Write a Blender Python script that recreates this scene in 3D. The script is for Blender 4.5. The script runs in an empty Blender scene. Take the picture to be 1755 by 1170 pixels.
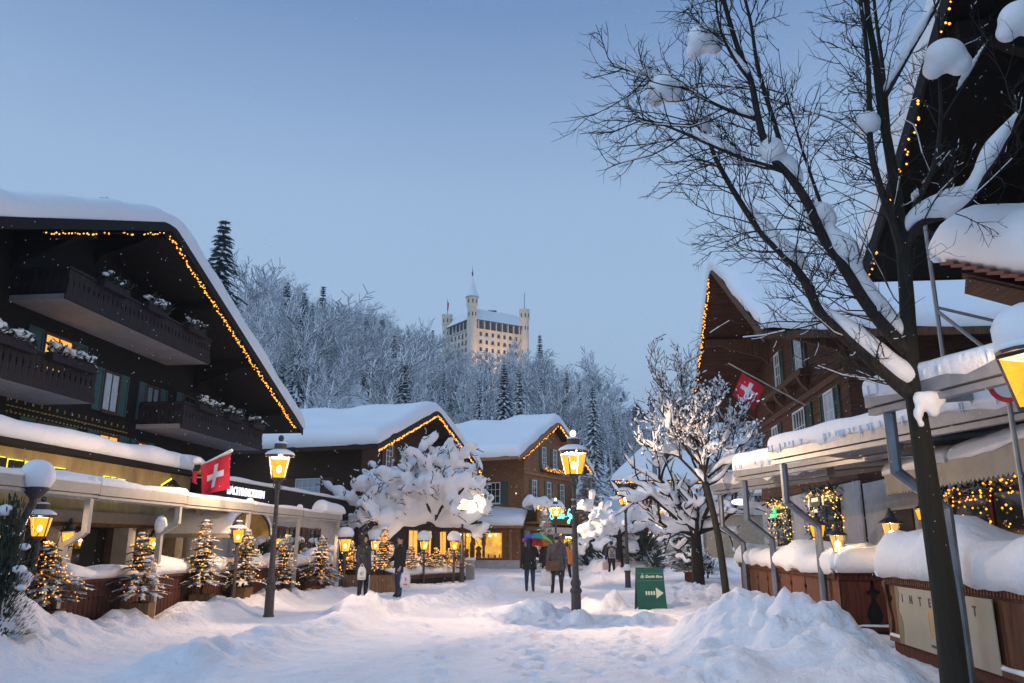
import bpy, math, random
import numpy as np
from mathutils import Vector, Matrix, noise as mnoise

random.seed(7); np.random.seed(7)
SC = bpy.context.scene
COL = SC.collection
R = math.radians

# ------------------------------------------------------------------ camera
CAMZ = 1.52
F_PX = 1365.0
TILT = math.atan(349.0 / F_PX)
cam = bpy.data.cameras.new('camera'); camo = bpy.data.objects.new('camera', cam)
COL.objects.link(camo); SC.camera = camo
cam.sensor_width = 36.0; cam.lens = 36.0 * F_PX / 1755.0
cam.clip_start = 0.05; cam.clip_end = 3000
camo.location = (0, 0, CAMZ); camo.rotation_euler = (R(90) + TILT, 0, 0)

# ------------------------------------------------------------------ sky, sun, exposure
SUN_EL, SUN_ROT = R(42), R(122)
w = bpy.data.worlds.new('World'); SC.world = w; w.use_nodes = True
nt = w.node_tree; nt.nodes.clear()
out = nt.nodes.new('ShaderNodeOutputWorld'); bg = nt.nodes.new('ShaderNodeBackground')
sky = nt.nodes.new('ShaderNodeTexSky'); sky.sky_type = 'NISHITA'; sky.sun_disc = False
sky.sun_elevation = SUN_EL; sky.sun_rotation = R(238); sky.air_density = 1.6; sky.dust_density = 2.0; sky.ozone_density = 4.0
mul = nt.nodes.new('ShaderNodeVectorMath'); mul.operation = 'SCALE'; mul.inputs['Scale'].default_value = 0.05
nt.links.new(sky.outputs[0], mul.inputs[0])
tc = nt.nodes.new('ShaderNodeTexCoord'); sep = nt.nodes.new('ShaderNodeSeparateXYZ')
nt.links.new(tc.outputs['Generated'], sep.inputs[0])
ramp = nt.nodes.new('ShaderNodeValToRGB')           # the even snow-cloud layer, a little brighter low down
e = ramp.color_ramp.elements
e[0].position = 0.0; e[0].color = (0.385, 0.53, 0.725, 1)
e[1].position = 1.0; e[1].color = (0.17, 0.275, 0.46, 1)
for p, c in ((0.22, (0.375, 0.52, 0.715, 1)), (0.42, (0.30, 0.43, 0.63, 1)), (0.60, (0.145, 0.245, 0.45, 1))):
    k = ramp.color_ramp.elements.new(p); k.color = c
nt.links.new(sep.outputs['Z'], ramp.inputs[0])
ns = nt.nodes.new('ShaderNodeTexNoise'); ns.inputs['Scale'].default_value = 2.2; ns.inputs['Detail'].default_value = 4
nt.links.new(tc.outputs['Generated'], ns.inputs['Vector'])
mr = nt.nodes.new('ShaderNodeMapRange'); mr.inputs['To Min'].default_value = 0.95; mr.inputs['To Max'].default_value = 1.05
nt.links.new(ns.outputs[0], mr.inputs[0])
m2 = nt.nodes.new('ShaderNodeVectorMath'); m2.operation = 'SCALE'
nt.links.new(ramp.outputs[0], m2.inputs[0]); nt.links.new(mr.outputs[0], m2.inputs['Scale'])
mix = nt.nodes.new('ShaderNodeMix'); mix.data_type = 'RGBA'; mix.inputs[0].default_value = 0.10
nt.links.new(m2.outputs[0], mix.inputs[6]); nt.links.new(mul.outputs[0], mix.inputs[7])
nt.links.new(mix.outputs[2], bg.inputs[0]); bg.inputs[1].default_value = 1.03
nt.links.new(bg.outputs[0], out.inputs[0])
sl = bpy.data.lights.new('sun', 'SUN'); sl.energy = 0.68; sl.angle = R(80); sl.color = (0.66, 0.82, 1.0)
so = bpy.data.objects.new('sun', sl); COL.objects.link(so)
so.rotation_euler = (R(90) - SUN_EL, 0, SUN_ROT - R(180)); so.location = (0, 0, 60)
SC.view_settings.view_transform = 'Standard'; SC.view_settings.look = 'None'
SC.view_settings.exposure = 0.35; SC.view_settings.gamma = 1.0; SC.view_settings.use_curve_mapping = False
SC.render.engine = 'CYCLES'
cy = SC.cycles
cy.use_denoising = True; cy.max_bounces = 6; cy.diffuse_bounces = 3; cy.glossy_bounces = 2
cy.transmission_bounces = 4; cy.transparent_max_bounces = 8; cy.volume_bounces = 0
cy.caustics_reflective = False; cy.caustics_refractive = False; cy.sample_clamp_indirect = 3.0; cy.sample_clamp_direct = 0.0
cy.use_light_tree = True

# ------------------------------------------------------------------ picture geometry helpers
CT, ST = math.cos(TILT), math.sin(TILT)
def ray(px, py):
    u = px - 877.5; v = 585.0 - py
    return Vector((u, F_PX * CT - v * ST, F_PX * ST + v * CT))
def at(px, py, Y):
    d = ray(px, py); t = Y / d.y
    return Vector((d.x * t, Y, CAMZ + d.z * t))
def gnd(px, py, z=0.0):
    d = ray(px, py); t = (z - CAMZ) / d.z
    return Vector((d.x * t, d.y * t, z))

# ------------------------------------------------------------------ materials
MATS = {}
def _bsdf(name):
    m = bpy.data.materials.new(name); m.use_nodes = True
    return m, m.node_tree, m.node_tree.nodes['Principled BSDF']
def mat(name, col, rough=0.7, var=0.0, scale=6.0, stretch=(1, 1, 1), bump=0.0, metal=0.0, spec=0.5, emit=None, estr=0.0, col2=None, snowy=None, detail=4.0, sample=True, bscale=None):
    """procedural: base colour varied by stretched noise, bump from the same noise, optional settled snow on upward faces"""
    m, t, b = _bsdf(name); MATS[name] = m
    b.inputs['Roughness'].default_value = rough; b.inputs['Metallic'].default_value = metal
    b.inputs['Specular IOR Level'].default_value = spec
    col = tuple(col) + (1,)
    b.inputs['Base Color'].default_value = col
    L = t.links
    colout = None
    if var > 0 or bump > 0 or col2:
        tcn = t.nodes.new('ShaderNodeTexCoord'); mp = t.nodes.new('ShaderNodeMapping')
        mp.inputs['Scale'].default_value = stretch
        L.new(tcn.outputs['Object'], mp.inputs[0])
        n = t.nodes.new('ShaderNodeTexNoise'); n.inputs['Scale'].default_value = scale; n.inputs['Detail'].default_value = detail
        n.inputs['Roughness'].default_value = 0.6
        L.new(mp.outputs[0], n.inputs['Vector'])
        c2 = tuple(col2) + (1,) if col2 else tuple(c * (1 - var) for c in col[:3]) + (1,)
        c1 = col if col2 else tuple(min(1, c * (1 + var)) for c in col[:3]) + (1,)
        r = t.nodes.new('ShaderNodeValToRGB'); r.color_ramp.elements[0].position = 0.32; r.color_ramp.elements[1].position = 0.68
        r.color_ramp.elements[0].color = c2; r.color_ramp.elements[1].color = c1
        L.new(n.outputs[0], r.inputs[0]); L.new(r.outputs[0], b.inputs['Base Color']); colout = r.outputs[0]
        if bump > 0:
            src = n
            if bscale:
                src = t.nodes.new('ShaderNodeTexNoise'); src.inputs['Scale'].default_value = bscale; src.inputs['Detail'].default_value = 5
                L.new(mp.outputs[0], src.inputs['Vector'])
            bp = t.nodes.new('ShaderNodeBump'); bp.inputs['Strength'].default_value = bump; bp.inputs['Distance'].default_value = 0.03
            L.new(src.outputs[0], bp.inputs['Height']); L.new(bp.outputs[0], b.inputs['Normal'])
    if snowy is not None:
        g = t.nodes.new('ShaderNodeNewGeometry'); s = t.nodes.new('ShaderNodeSeparateXYZ'); L.new(g.outputs['Normal'], s.inputs[0])
        n2 = t.nodes.new('ShaderNodeTexNoise'); n2.inputs['Scale'].default_value = 1.7
        tcn2 = t.nodes.new('ShaderNodeTexCoord'); L.new(tcn2.outputs['Object'], n2.inputs['Vector'])
        ma = t.nodes.new('ShaderNodeMath'); ma.operation = 'MULTIPLY_ADD'; ma.inputs[1].default_value = 0.7; ma.inputs[2].default_value = -0.35
        L.new(n2.outputs[0], ma.inputs[0])
        ad = t.nodes.new('ShaderNodeMath'); ad.operation = 'ADD'; L.new(s.outputs['Z'], ad.inputs[0]); L.new(ma.outputs[0], ad.inputs[1])
        mrn = t.nodes.new('ShaderNodeMapRange'); mrn.inputs['From Min'].default_value = snowy - 0.1; mrn.inputs['From Max'].default_value = snowy + 0.1
        L.new(ad.outputs[0], mrn.inputs[0])
        mx = t.nodes.new('ShaderNodeMix'); mx.data_type = 'RGBA'; L.new(mrn.outputs[0], mx.inputs[0])
        if colout: L.new(colout, mx.inputs[6])
        else: mx.inputs[6].default_value = col
        mx.inputs[7].default_value = (0.86, 0.88, 0.90, 1)
        L.new(mx.outputs[2], b.inputs['Base Color'])
    if emit:
        b.inputs['Emission Color'].default_value = tuple(emit) + (1,); b.inputs['Emission Strength'].default_value = estr
        if not sample: m.cycles.emission_sampling = 'NONE'
    return m
def wood(name, col, var=0.45, horiz=False, snowy=None, rough=0.75):
    return mat(name, col, rough, var, 3.0, (0.6, 0.6, 9) if horiz else (9, 9, 0.6), 0.35, snowy=snowy, spec=0.3)

# snow: rough white with grain and soft lumps
def snow_mat(name, c=(0.87, 0.885, 0.91), lump=0.5):
    m, t, b = _bsdf(name); MATS[name] = m; L = t.links
    b.inputs['Roughness'].default_value = 0.75; b.inputs['Specular IOR Level'].default_value = 0.25
    tcn = t.nodes.new('ShaderNodeTexCoord')
    n1 = t.nodes.new('ShaderNodeTexNoise'); n1.inputs['Scale'].default_value = 4; n1.inputs['Detail'].default_value = 6; n1.inputs['Roughness'].default_value = 0.62
    n2 = t.nodes.new('ShaderNodeTexNoise'); n2.inputs['Scale'].default_value = 45; n2.inputs['Detail'].default_value = 3
    L.new(tcn.outputs['Object'], n1.inputs['Vector']); L.new(tcn.outputs['Object'], n2.inputs['Vector'])
    b1 = t.nodes.new('ShaderNodeBump'); b1.inputs['Strength'].default_value = lump; b1.inputs['Distance'].default_value = 0.10
    b2 = t.nodes.new('ShaderNodeBump'); b2.inputs['Strength'].default_value = 0.25; b2.inputs['Distance'].default_value = 0.012
    L.new(n1.outputs[0], b1.inputs['Height']); L.new(n2.outputs[0], b2.inputs['Height']); L.new(b1.outputs[0], b2.inputs['Normal'])
    L.new(b2.outputs[0], b.inputs['Normal'])
    r = t.nodes.new('ShaderNodeValToRGB'); r.color_ramp.elements[0].color = tuple(x * 0.94 for x in c) + (1,); r.color_ramp.elements[1].color = tuple(c) + (1,)
    L.new(n1.outputs[0], r.inputs[0]); L.new(r.outputs[0], b.inputs['Base Color'])
    return m
snow_mat('snow'); snow_mat('snow_smooth', lump=0.2)
snow_mat('snow_street', (0.89, 0.885, 0.92), 0.9)
_m = MATS['snow_street']; _t = _m.node_tree; _b = _t.nodes['Principled BSDF']
_tc = _t.nodes.new('ShaderNodeTexCoord'); _n = _t.nodes.new('ShaderNodeTexNoise'); _n.inputs['Scale'].default_value = 0.55; _n.inputs['Detail'].default_value = 8; _n.inputs['Roughness'].default_value = 0.7
_t.links.new(_tc.outputs['Object'], _n.inputs['Vector'])
_r = _t.nodes.new('ShaderNodeValToRGB'); _r.color_ramp.elements[0].position = 0.56; _r.color_ramp.elements[0].color = (0, 0, 0, 1); _r.color_ramp.elements[1].position = 0.78; _r.color_ramp.elements[1].color = (0.45, 0.45, 0.45, 1)
_t.links.new(_n.outputs[0], _r.inputs[0])
_x = _t.nodes.new('ShaderNodeMix'); _x.data_type = 'RGBA'; _x.inputs[7].default_value = (0.50, 0.47, 0.46, 1)
_t.links.new(_r.outputs[0], _x.inputs[0]); _t.links.new(_b.inputs['Base Color'].links[0].from_socket, _x.inputs[6]); _t.links.new(_x.outputs[2], _b.inputs['Base Color'])
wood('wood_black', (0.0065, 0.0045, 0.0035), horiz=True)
wood('wood_balcony', (0.026, 0.019, 0.020))
wood('wood_darkbrown', (0.030, 0.014, 0.008), horiz=True)
wood('wood_chalet', (0.22, 0.105, 0.045), horiz=True)
wood('wood_chalet_trim', (0.30, 0.15, 0.07))
wood('wood_right', (0.075, 0.031, 0.015), horiz=True)
wood('wood_right_trim', (0.10, 0.048, 0.025))
wood('wood_fence', (0.075, 0.028, 0.020))
wood('wood_fence_right', (0.14, 0.055, 0.028))
wood('wood_fence_red', (0.080, 0.018, 0.010))
wood('wood_planter', (0.17, 0.10, 0.05))
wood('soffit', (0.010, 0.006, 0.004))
mat('plaster', (0.42, 0.43, 0.45), 0.9, 0.12, 3, bump=0.15, bscale=40)
mat('plaster_under', (0.36, 0.33, 0.32), 0.9, 0.10, 2)
mat('plaster_yellow', (0.40, 0.31, 0.15), 0.9, 0.25, 2.5, (1, 1, 0.4), bump=0.1, bscale=30)
mat('stone_pier', (0.30, 0.26, 0.20), 0.9, 0.2, 5, bump=0.3)
mat('cream', (0.35, 0.335, 0.30), 0.5, 0.08, 5)
mat('awning_cream', (0.33, 0.315, 0.28), 0.8, 0.15, 2)
mat('grey_metal', (0.27, 0.28, 0.30), 0.45, 0.12, 6, metal=0.3)
mat('galv', (0.17, 0.20, 0.24), 0.4, 0.25, 9, (1, 1, 0.3), metal=0.6)
mat('iron', (0.030, 0.030, 0.033), 0.5, 0.3, 20)
mat('iron_brown', (0.055, 0.047, 0.045), 0.55, 0.35, 14, bump=0.2)
mat('shutter_green', (0.045, 0.085, 0.070), 0.6, 0.25, 8, (8, 8, 0.5))
mat('shutter_teal', (0.030, 0.085, 0.090), 0.6, 0.25, 8, (8, 8, 0.5))
mat('shutter_brown', (0.075, 0.032, 0.018), 0.7, 0.25, 8, (8, 8, 0.5))
mat('white_paint', (0.72, 0.73, 0.75), 0.45, 0.05, 8)
mat('glass_dark', (0.02, 0.028, 0.035), 0.06, 0.3, 1.5, spec=0.8)
mat('curtain_pane', (0.42, 0.52, 0.60), 0.35, 0.25, 5, (7, 7, 0.6))
mat('glass_lit', (0.6, 0.35, 0.1), 0.4, emit=(1.0, 0.42, 0.05), estr=0.85, var=0.4, scale=4, stretch=(6, 6, .5))
mat('roof_tile', (0.18, 0.055, 0.035), 0.7, 0.4, 7, bump=0.3)
mat('roof_board', (0.020, 0.013, 0.010), 0.8, 0.3, 5)
mat('bulb', (1, .6, .2), 0.5, emit=(1.0, 0.36, 0.025), estr=1.9, sample=False)
mat('bulb_yellow', (1, .7, .2), 0.5, emit=(1.0, 0.50, 0.06), estr=1.9, sample=False)
mat('bulb_hot', (1, .7, .3), 0.5, emit=(1.0, 0.72, 0.30), estr=28.0, sample=False)
mat('finial_glow', (1, .8, .8), 0.4, emit=(1.0, 0.72, 0.80), estr=3.0, sample=False)
mat('bark', (0.022, 0.017, 0.014), 0.9, 0.5, 9, (3, 3, 0.6), bump=0.6)
mat('bark_moss', (0.016, 0.014, 0.010), 0.95, 0.6, 7, (3, 3, 0.7), bump=0.8, col2=(0.014, 0.014, 0.008))
mat('bark_frost', (0.050, 0.060, 0.075), 0.9, 0.4, 3, snowy=-0.30)
mat('needle_frost', (0.025, 0.042, 0.045), 0.9, 0.4, 2, snowy=0.30)
mat('needle', (0.022, 0.040, 0.020), 0.85, 0.4, 5, snowy=0.93)
mat('needle_snowy', (0.028, 0.045, 0.030), 0.85, 0.4, 5, snowy=0.25)
mat('needle_heavy', (0.04, 0.05, 0.05), 0.85, 0.4, 5, snowy=-0.25)
mat('dry_leaf', (0.22, 0.08, 0.035), 0.8, 0.4, 8)
mat('black', (0.008, 0.008, 0.009), 0.8)
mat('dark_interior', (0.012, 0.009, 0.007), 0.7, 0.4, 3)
mat('red_paint', (0.55, 0.02, 0.03), 0.5)
mat('flag_red', (0.50, 0.012, 0.035), 0.8, 0.15, 5)
mat('flag_white', (0.62, 0.62, 0.70), 0.8)
mat('flag_yellow', (0.42, 0.26, 0.03), 0.8)
mat('icicle', (0.65, 0.72, 0.80), 0.15, spec=0.7)

# amber lantern glass: glows and lets its bulb show
def amber(name, col, estr, trans=0.45):
    m = bpy.data.materials.new(name); m.use_nodes = True; MATS[name] = m
    t = m.node_tree; t.nodes.clear()
    o = t.nodes.new('ShaderNodeOutputMaterial'); mx = t.nodes.new('ShaderNodeMixShader'); mx.inputs[0].default_value = trans
    em = t.nodes.new('ShaderNodeEmission'); em.inputs[0].default_value = tuple(col) + (1,); em.inputs[1].default_value = estr
    tr = t.nodes.new('ShaderNodeBsdfTransparent'); tr.inputs[0].default_value = (1.0, 0.86, 0.62, 1)
    n = t.nodes.new('ShaderNodeTexNoise'); n.inputs['Scale'].default_value = 9
    tcn = t.nodes.new('ShaderNodeTexCoord'); t.links.new(tcn.outputs['Object'], n.inputs['Vector'])
    mrr = t.nodes.new('ShaderNodeMapRange'); mrr.inputs['To Min'].default_value = estr * 0.7; mrr.inputs['To Max'].default_value = estr * 1.3
    t.links.new(n.outputs[0], mrr.inputs[0]); t.links.new(mrr.outputs[0], em.inputs[1])
    t.links.new(em.outputs[0], mx.inputs[1]); t.links.new(tr.outputs[0], mx.inputs[2]); t.links.new(mx.outputs[0], o.inputs[0])
    m.cycles.emission_sampling = 'NONE'
    return m
amber('amber_glass', (1.0, 0.41, 0.030), 1.55)
amber('shop_glow', (1.0, 0.46, 0.04), 0.12, 0.85)

# ------------------------------------------------------------------ mesh builder
class MB:
    def __init__(s): s.v = []; s.f = []; s.m = []
    def add(s, vs, fs, mi=0):
        o = len(s.v); s.v.extend([tuple(x) for x in vs]); s.f.extend([tuple(i + o for i in f) for f in fs]); s.m.extend([mi] * len(fs)); return s
    def box(s, x0, x1, y0, y1, z0, z1, mi=0):
        return s.add([(x0, y0, z0), (x1, y0, z0), (x1, y1, z0), (x0, y1, z0), (x0, y0, z1), (x1, y0, z1), (x1, y1, z1), (x0, y1, z1)],
                     [(0, 3, 2, 1), (4, 5, 6, 7), (0, 1, 5, 4), (1, 2, 6, 5), (2, 3, 7, 6), (3, 0, 4, 7)], mi)
    def beam(s, p, q, w, h, up=(0, 0, 1), mi=0):
        p = Vector(p); q = Vector(q); d = (q - p).normalized(); up = Vector(up)
        if abs(d.dot(up)) > 0.99: up = Vector((0, 1, 0))
        sx = d.cross(up).normalized() * (w / 2); sz = sx.cross(d).normalized() * (h / 2)
        vs = []
        for c in (p, q): vs += [c - sx - sz, c + sx - sz, c + sx + sz, c - sx + sz]
        return s.add(vs, [(3, 2, 1, 0), (4, 5, 6, 7), (0, 1, 5, 4), (1, 2, 6, 5), (2, 3, 7, 6), (3, 0, 4, 7)], mi)
    def tube(s, pts, rad, n=8, mi=0, cap=True, sq=None):
        pts = [Vector(p) for p in pts]; k = len(pts)
        if not hasattr(rad, '__len__'): rad = [rad] * k
        o = len(s.v); prev = None
        for i in range(k):
            d = (pts[min(i + 1, k - 1)] - pts[max(i - 1, 0)])
            d = d.normalized() if d.length > 1e-9 else Vector((0, 0, 1))
            if prev is None:
                a = Vector((0, 0, 1)) if abs(d.z) < 0.9 else Vector((1, 0, 0)); prev = d.cross(a).normalized()
            else:
                prev = prev - d * prev.dot(d); prev = prev.normalized() if prev.length > 1e-6 else d.orthogonal().normalized()
            b = d.cross(prev)
            for j in range(n):
                an = 2 * math.pi * (j + (0.5 if sq else 0)) / n
                s.v.append(tuple(pts[i] + (prev * math.cos(an) + b * math.sin(an)) * rad[i]))
        for i in range(k - 1):
            for j in range(n):
                a = o + i * n + j; b_ = o + i * n + (j + 1) % n
                s.f.append((a, b_, b_ + n, a + n)); s.m.append(mi)
        if cap:
            s.f.append(tuple(o + j for j in reversed(range(n)))); s.m.append(mi)
            s.f.append(tuple(o + (k - 1) * n + j for j in range(n))); s.m.append(mi)
        return s
    def lathe(s, prof, n=12, c=(0, 0, 0), mi=0, ph=0.0):
        o = len(s.v); k = len(prof)
        for r, z in prof:
            for j in range(n):
                a = 2 * math.pi * j / n + ph
                s.v.append((c[0] + r * math.cos(a), c[1] + r * math.sin(a), c[2] + z))
        for i in range(k - 1):
            for j in range(n):
                a = o + i * n + j; b = o + i * n + (j + 1) % n
                s.f.append((a, b, b + n, a + n)); s.m.append(mi)
        s.f.append(tuple(o + j for j in reversed(range(n)))); s.m.append(mi)
        s.f.append(tuple(o + (k - 1) * n + j for j in range(n))); s.m.append(mi)
        return s
    def prism(s, poly, a, b, ax='y', mi=0):
        """poly in the two other axes, extruded from a to b along ax"""
        n = len(poly)
        def P(p, t):
            return {'y': (p[0], t, p[1]), 'x': (t, p[0], p[1]), 'z': (p[0], p[1], t)}[ax]
        vs = [P(p, a) for p in poly] + [P(p, b) for p in poly]
        fs = [tuple(range(n)), tuple(reversed(range(n, 2 * n)))] + [(i, (i + n), (i + 1) % n + n, (i + 1) % n) for i in range(n)]
        return s.add(vs, fs, mi)
    def ball(s, c, r, n=8, sc=(1, 1, 1), mi=0):
        k = max(4, n // 2 + 1); pr = []
        o = len(s.v)
        for i in range(k + 1):
            t = math.pi * i / k
            for j in range(n):
                a = 2 * math.pi * j / n
                s.v.append((c[0] + r * sc[0] * math.sin(t) * math.cos(a), c[1] + r * sc[1] * math.sin(t) * math.sin(a), c[2] + r * sc[2] * math.cos(t)))
        for i in range(k):
            for j in range(n):
                a = o + i * n + j; b = o + i * n + (j + 1) % n
                s.f.append((a, a + n, b + n, b)); s.m.append(mi)
        return s
    def build(s, name, mats, parent=None, smooth=False, loc=None, rot=None, fix=False):
        me = bpy.data.meshes.new(name); me.from_pydata(s.v, [], s.f)
        if not isinstance(mats, (list, tuple)): mats = [mats]
        for x in mats: me.materials.append(MATS[x])
        if len(mats) > 1: me.polygons.foreach_set('material_index', s.m)
        if smooth: me.polygons.foreach_set('use_smooth', [True] * len(me.polygons))
        me.update()
        if fix:
            import bmesh
            bm = bmesh.new(); bm.from_mesh(me); bmesh.ops.recalc_face_normals(bm, faces=bm.faces); bm.to_mesh(me); bm.free()
        return link(name, me, parent, loc, rot)
def link(name, me, parent=None, loc=None, rot=None):
    o = bpy.data.objects.new(name, me); COL.objects.link(o)
    if parent: o.parent = parent
    if loc is not None: o.location = loc
    if rot is not None: o.rotation_euler = rot if hasattr(rot, '__len__') else (0, 0, rot)
    return o
def tag(o, label=None, cat=None, group=None, kind=None):
    if label: o['label'] = label
    if cat: o['category'] = cat
    if group: o['group'] = group
    if kind: o['kind'] = kind
    return o
def thing(name, label, cat, loc=(0, 0, 0), rz=0.0, group=None):
    o = bpy.data.objects.new(name, None); COL.objects.link(o); o.location = loc; o.rotation_euler = (0, 0, rz); o.empty_display_size = 0.2
    return tag(o, label, cat, group)
def copy_tree(o, parent=None):
    c = o.copy(); COL.objects.link(c); c.parent = parent
    for ch in list(o.children): copy_tree(ch, c)
    return c

# ------------------------------------------------------------------ noise
_P = np.random.RandomState(3).permutation(512)
_G = np.random.RandomState(4).rand(512)
def vnoise(x, y, seed=0):
    x = np.asarray(x, float) + seed * 17.13; y = np.asarray(y, float) + seed * 9.71
    xi = np.floor(x).astype(int); yi = np.floor(y).astype(int); fx = x - xi; fy = y - yi
    fx = fx * fx * (3 - 2 * fx); fy = fy * fy * (3 - 2 * fy)
    h = lambda a, b: _G[(_P[(a) & 511] + b) & 511]
    return (h(xi, yi) * (1 - fx) + h(xi + 1, yi) * fx) * (1 - fy) + (h(xi, yi + 1) * (1 - fx) + h(xi + 1, yi + 1) * fx) * fy - 0.5
def fbm(x, y, o=4, seed=0):
    s = 0; a = 1.0; f = 1.0
    for i in range(o): s = s + a * vnoise(np.asarray(x) * f, np.asarray(y) * f, seed + i); a *= 0.5; f *= 2.03
    return s

# ------------------------------------------------------------------ snow lying on a surface
def _axis(L, Rr, res):
    Rr = min(Rr, L * 0.49)
    ang = [-35, -12, 10, 32, 55, 75, 90]
    ins = [Rr * (1 - math.cos(R(a))) for a in ang]; hh = [(math.sin(R(a)) - math.sin(R(-35))) / (1 - math.sin(R(-35))) for a in ang]
    n = max(1, int((L - 2 * Rr) / res))
    mid = [Rr + (L - 2 * Rr) * i / n for i in range(1, n)] if L > 2 * Rr + 1e-6 else []
    pos = ins + mid + [L - x for x in reversed(ins)]
    hg = hh + [1.0] * len(mid) + list(reversed(hh))
    return np.array(pos), np.array(hg)
def snow_on(name, base, Lu, Lv, T, parent=None, Rr=None, res=0.3, amp=0.25, seed=1, m='snow', nscale=0.8, droop=0.0, up=(0, 0, 1), floor=False):
    """base(u_m, v_m) -> point of the surface below; snow of depth T with rounded rims"""
    Rr = Rr or T * 0.9
    pu, hu = _axis(Lu, Rr, res); pv, hv = _axis(Lv, Rr, res)
    U, V = np.meshgrid(pu, pv, indexing='ij'); Hh = np.outer(hu, hv)
    nz = 1 + amp * 2 * fbm(U * nscale, V * nscale, 4, seed)
    edge = 4 * Hh * (1 - Hh)
    vs = []; nu, nv = U.shape; upv = Vector(up)
    wob = fbm(U * nscale * 2.2, V * nscale * 2.2, 3, seed + 40)
    for i in range(nu):
        for j in range(nv):
            p = Vector(base(float(U[i, j]), float(V[i, j])))
            h = T * Hh[i, j] * nz[i, j]
            q = p + upv * (h - 0.004)
            if droop and Hh[i, j] < 0.3: q = q - upv * droop * (0.3 - Hh[i, j]) * max(0, 1 + 2.5 * wob[i, j])
            vs.append(tuple(q))
    fs = [(i * nv + j, (i + 1) * nv + j, (i + 1) * nv + j + 1, i * nv + j + 1) for i in range(nu - 1) for j in range(nv - 1)]
    b = MB(); b.v = vs; b.f = fs; b.m = [0] * len(fs)
    # floor of the slab so that it is closed
    ring = [i * nv for i in range(nu)] + [(nu - 1) * nv + j for j in range(1, nv)] + [i * nv + nv - 1 for i in range(nu - 2, -1, -1)] + [j for j in range(nv - 2, 0, -1)]
    if floor: b.f.append(tuple(ring)); b.m.append(0)
    return b.build(name, m, parent, smooth=True, fix=floor)
def snow_quad(name, p00, p10, p01, p11, T, parent=None, **k):
    p00, p10, p01, p11 = (Vector(p) for p in (p00, p10, p01, p11))
    Lu = ((p10 - p00).length + (p11 - p01).length) / 2; Lv = ((p01 - p00).length + (p11 - p10).length) / 2
    f = lambda u, v: (p00 * (1 - u / Lu) + p10 * (u / Lu)) * (1 - v / Lv) + (p01 * (1 - u / Lu) + p11 * (u / Lu)) * (v / Lv)
    k.setdefault('floor', True)
    return snow_on(name, f, Lu, Lv, T, parent, **k)
def snow_strip(name, p, q, w, T, parent=None, **k):
    p = Vector(p); q = Vector(q); d = (q - p).normalized(); s = Vector((d.y, -d.x, 0)).normalized() * (w / 2)
    return snow_quad(name, p - s, q - s, p + s, q + s, T, parent, **k)

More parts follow.
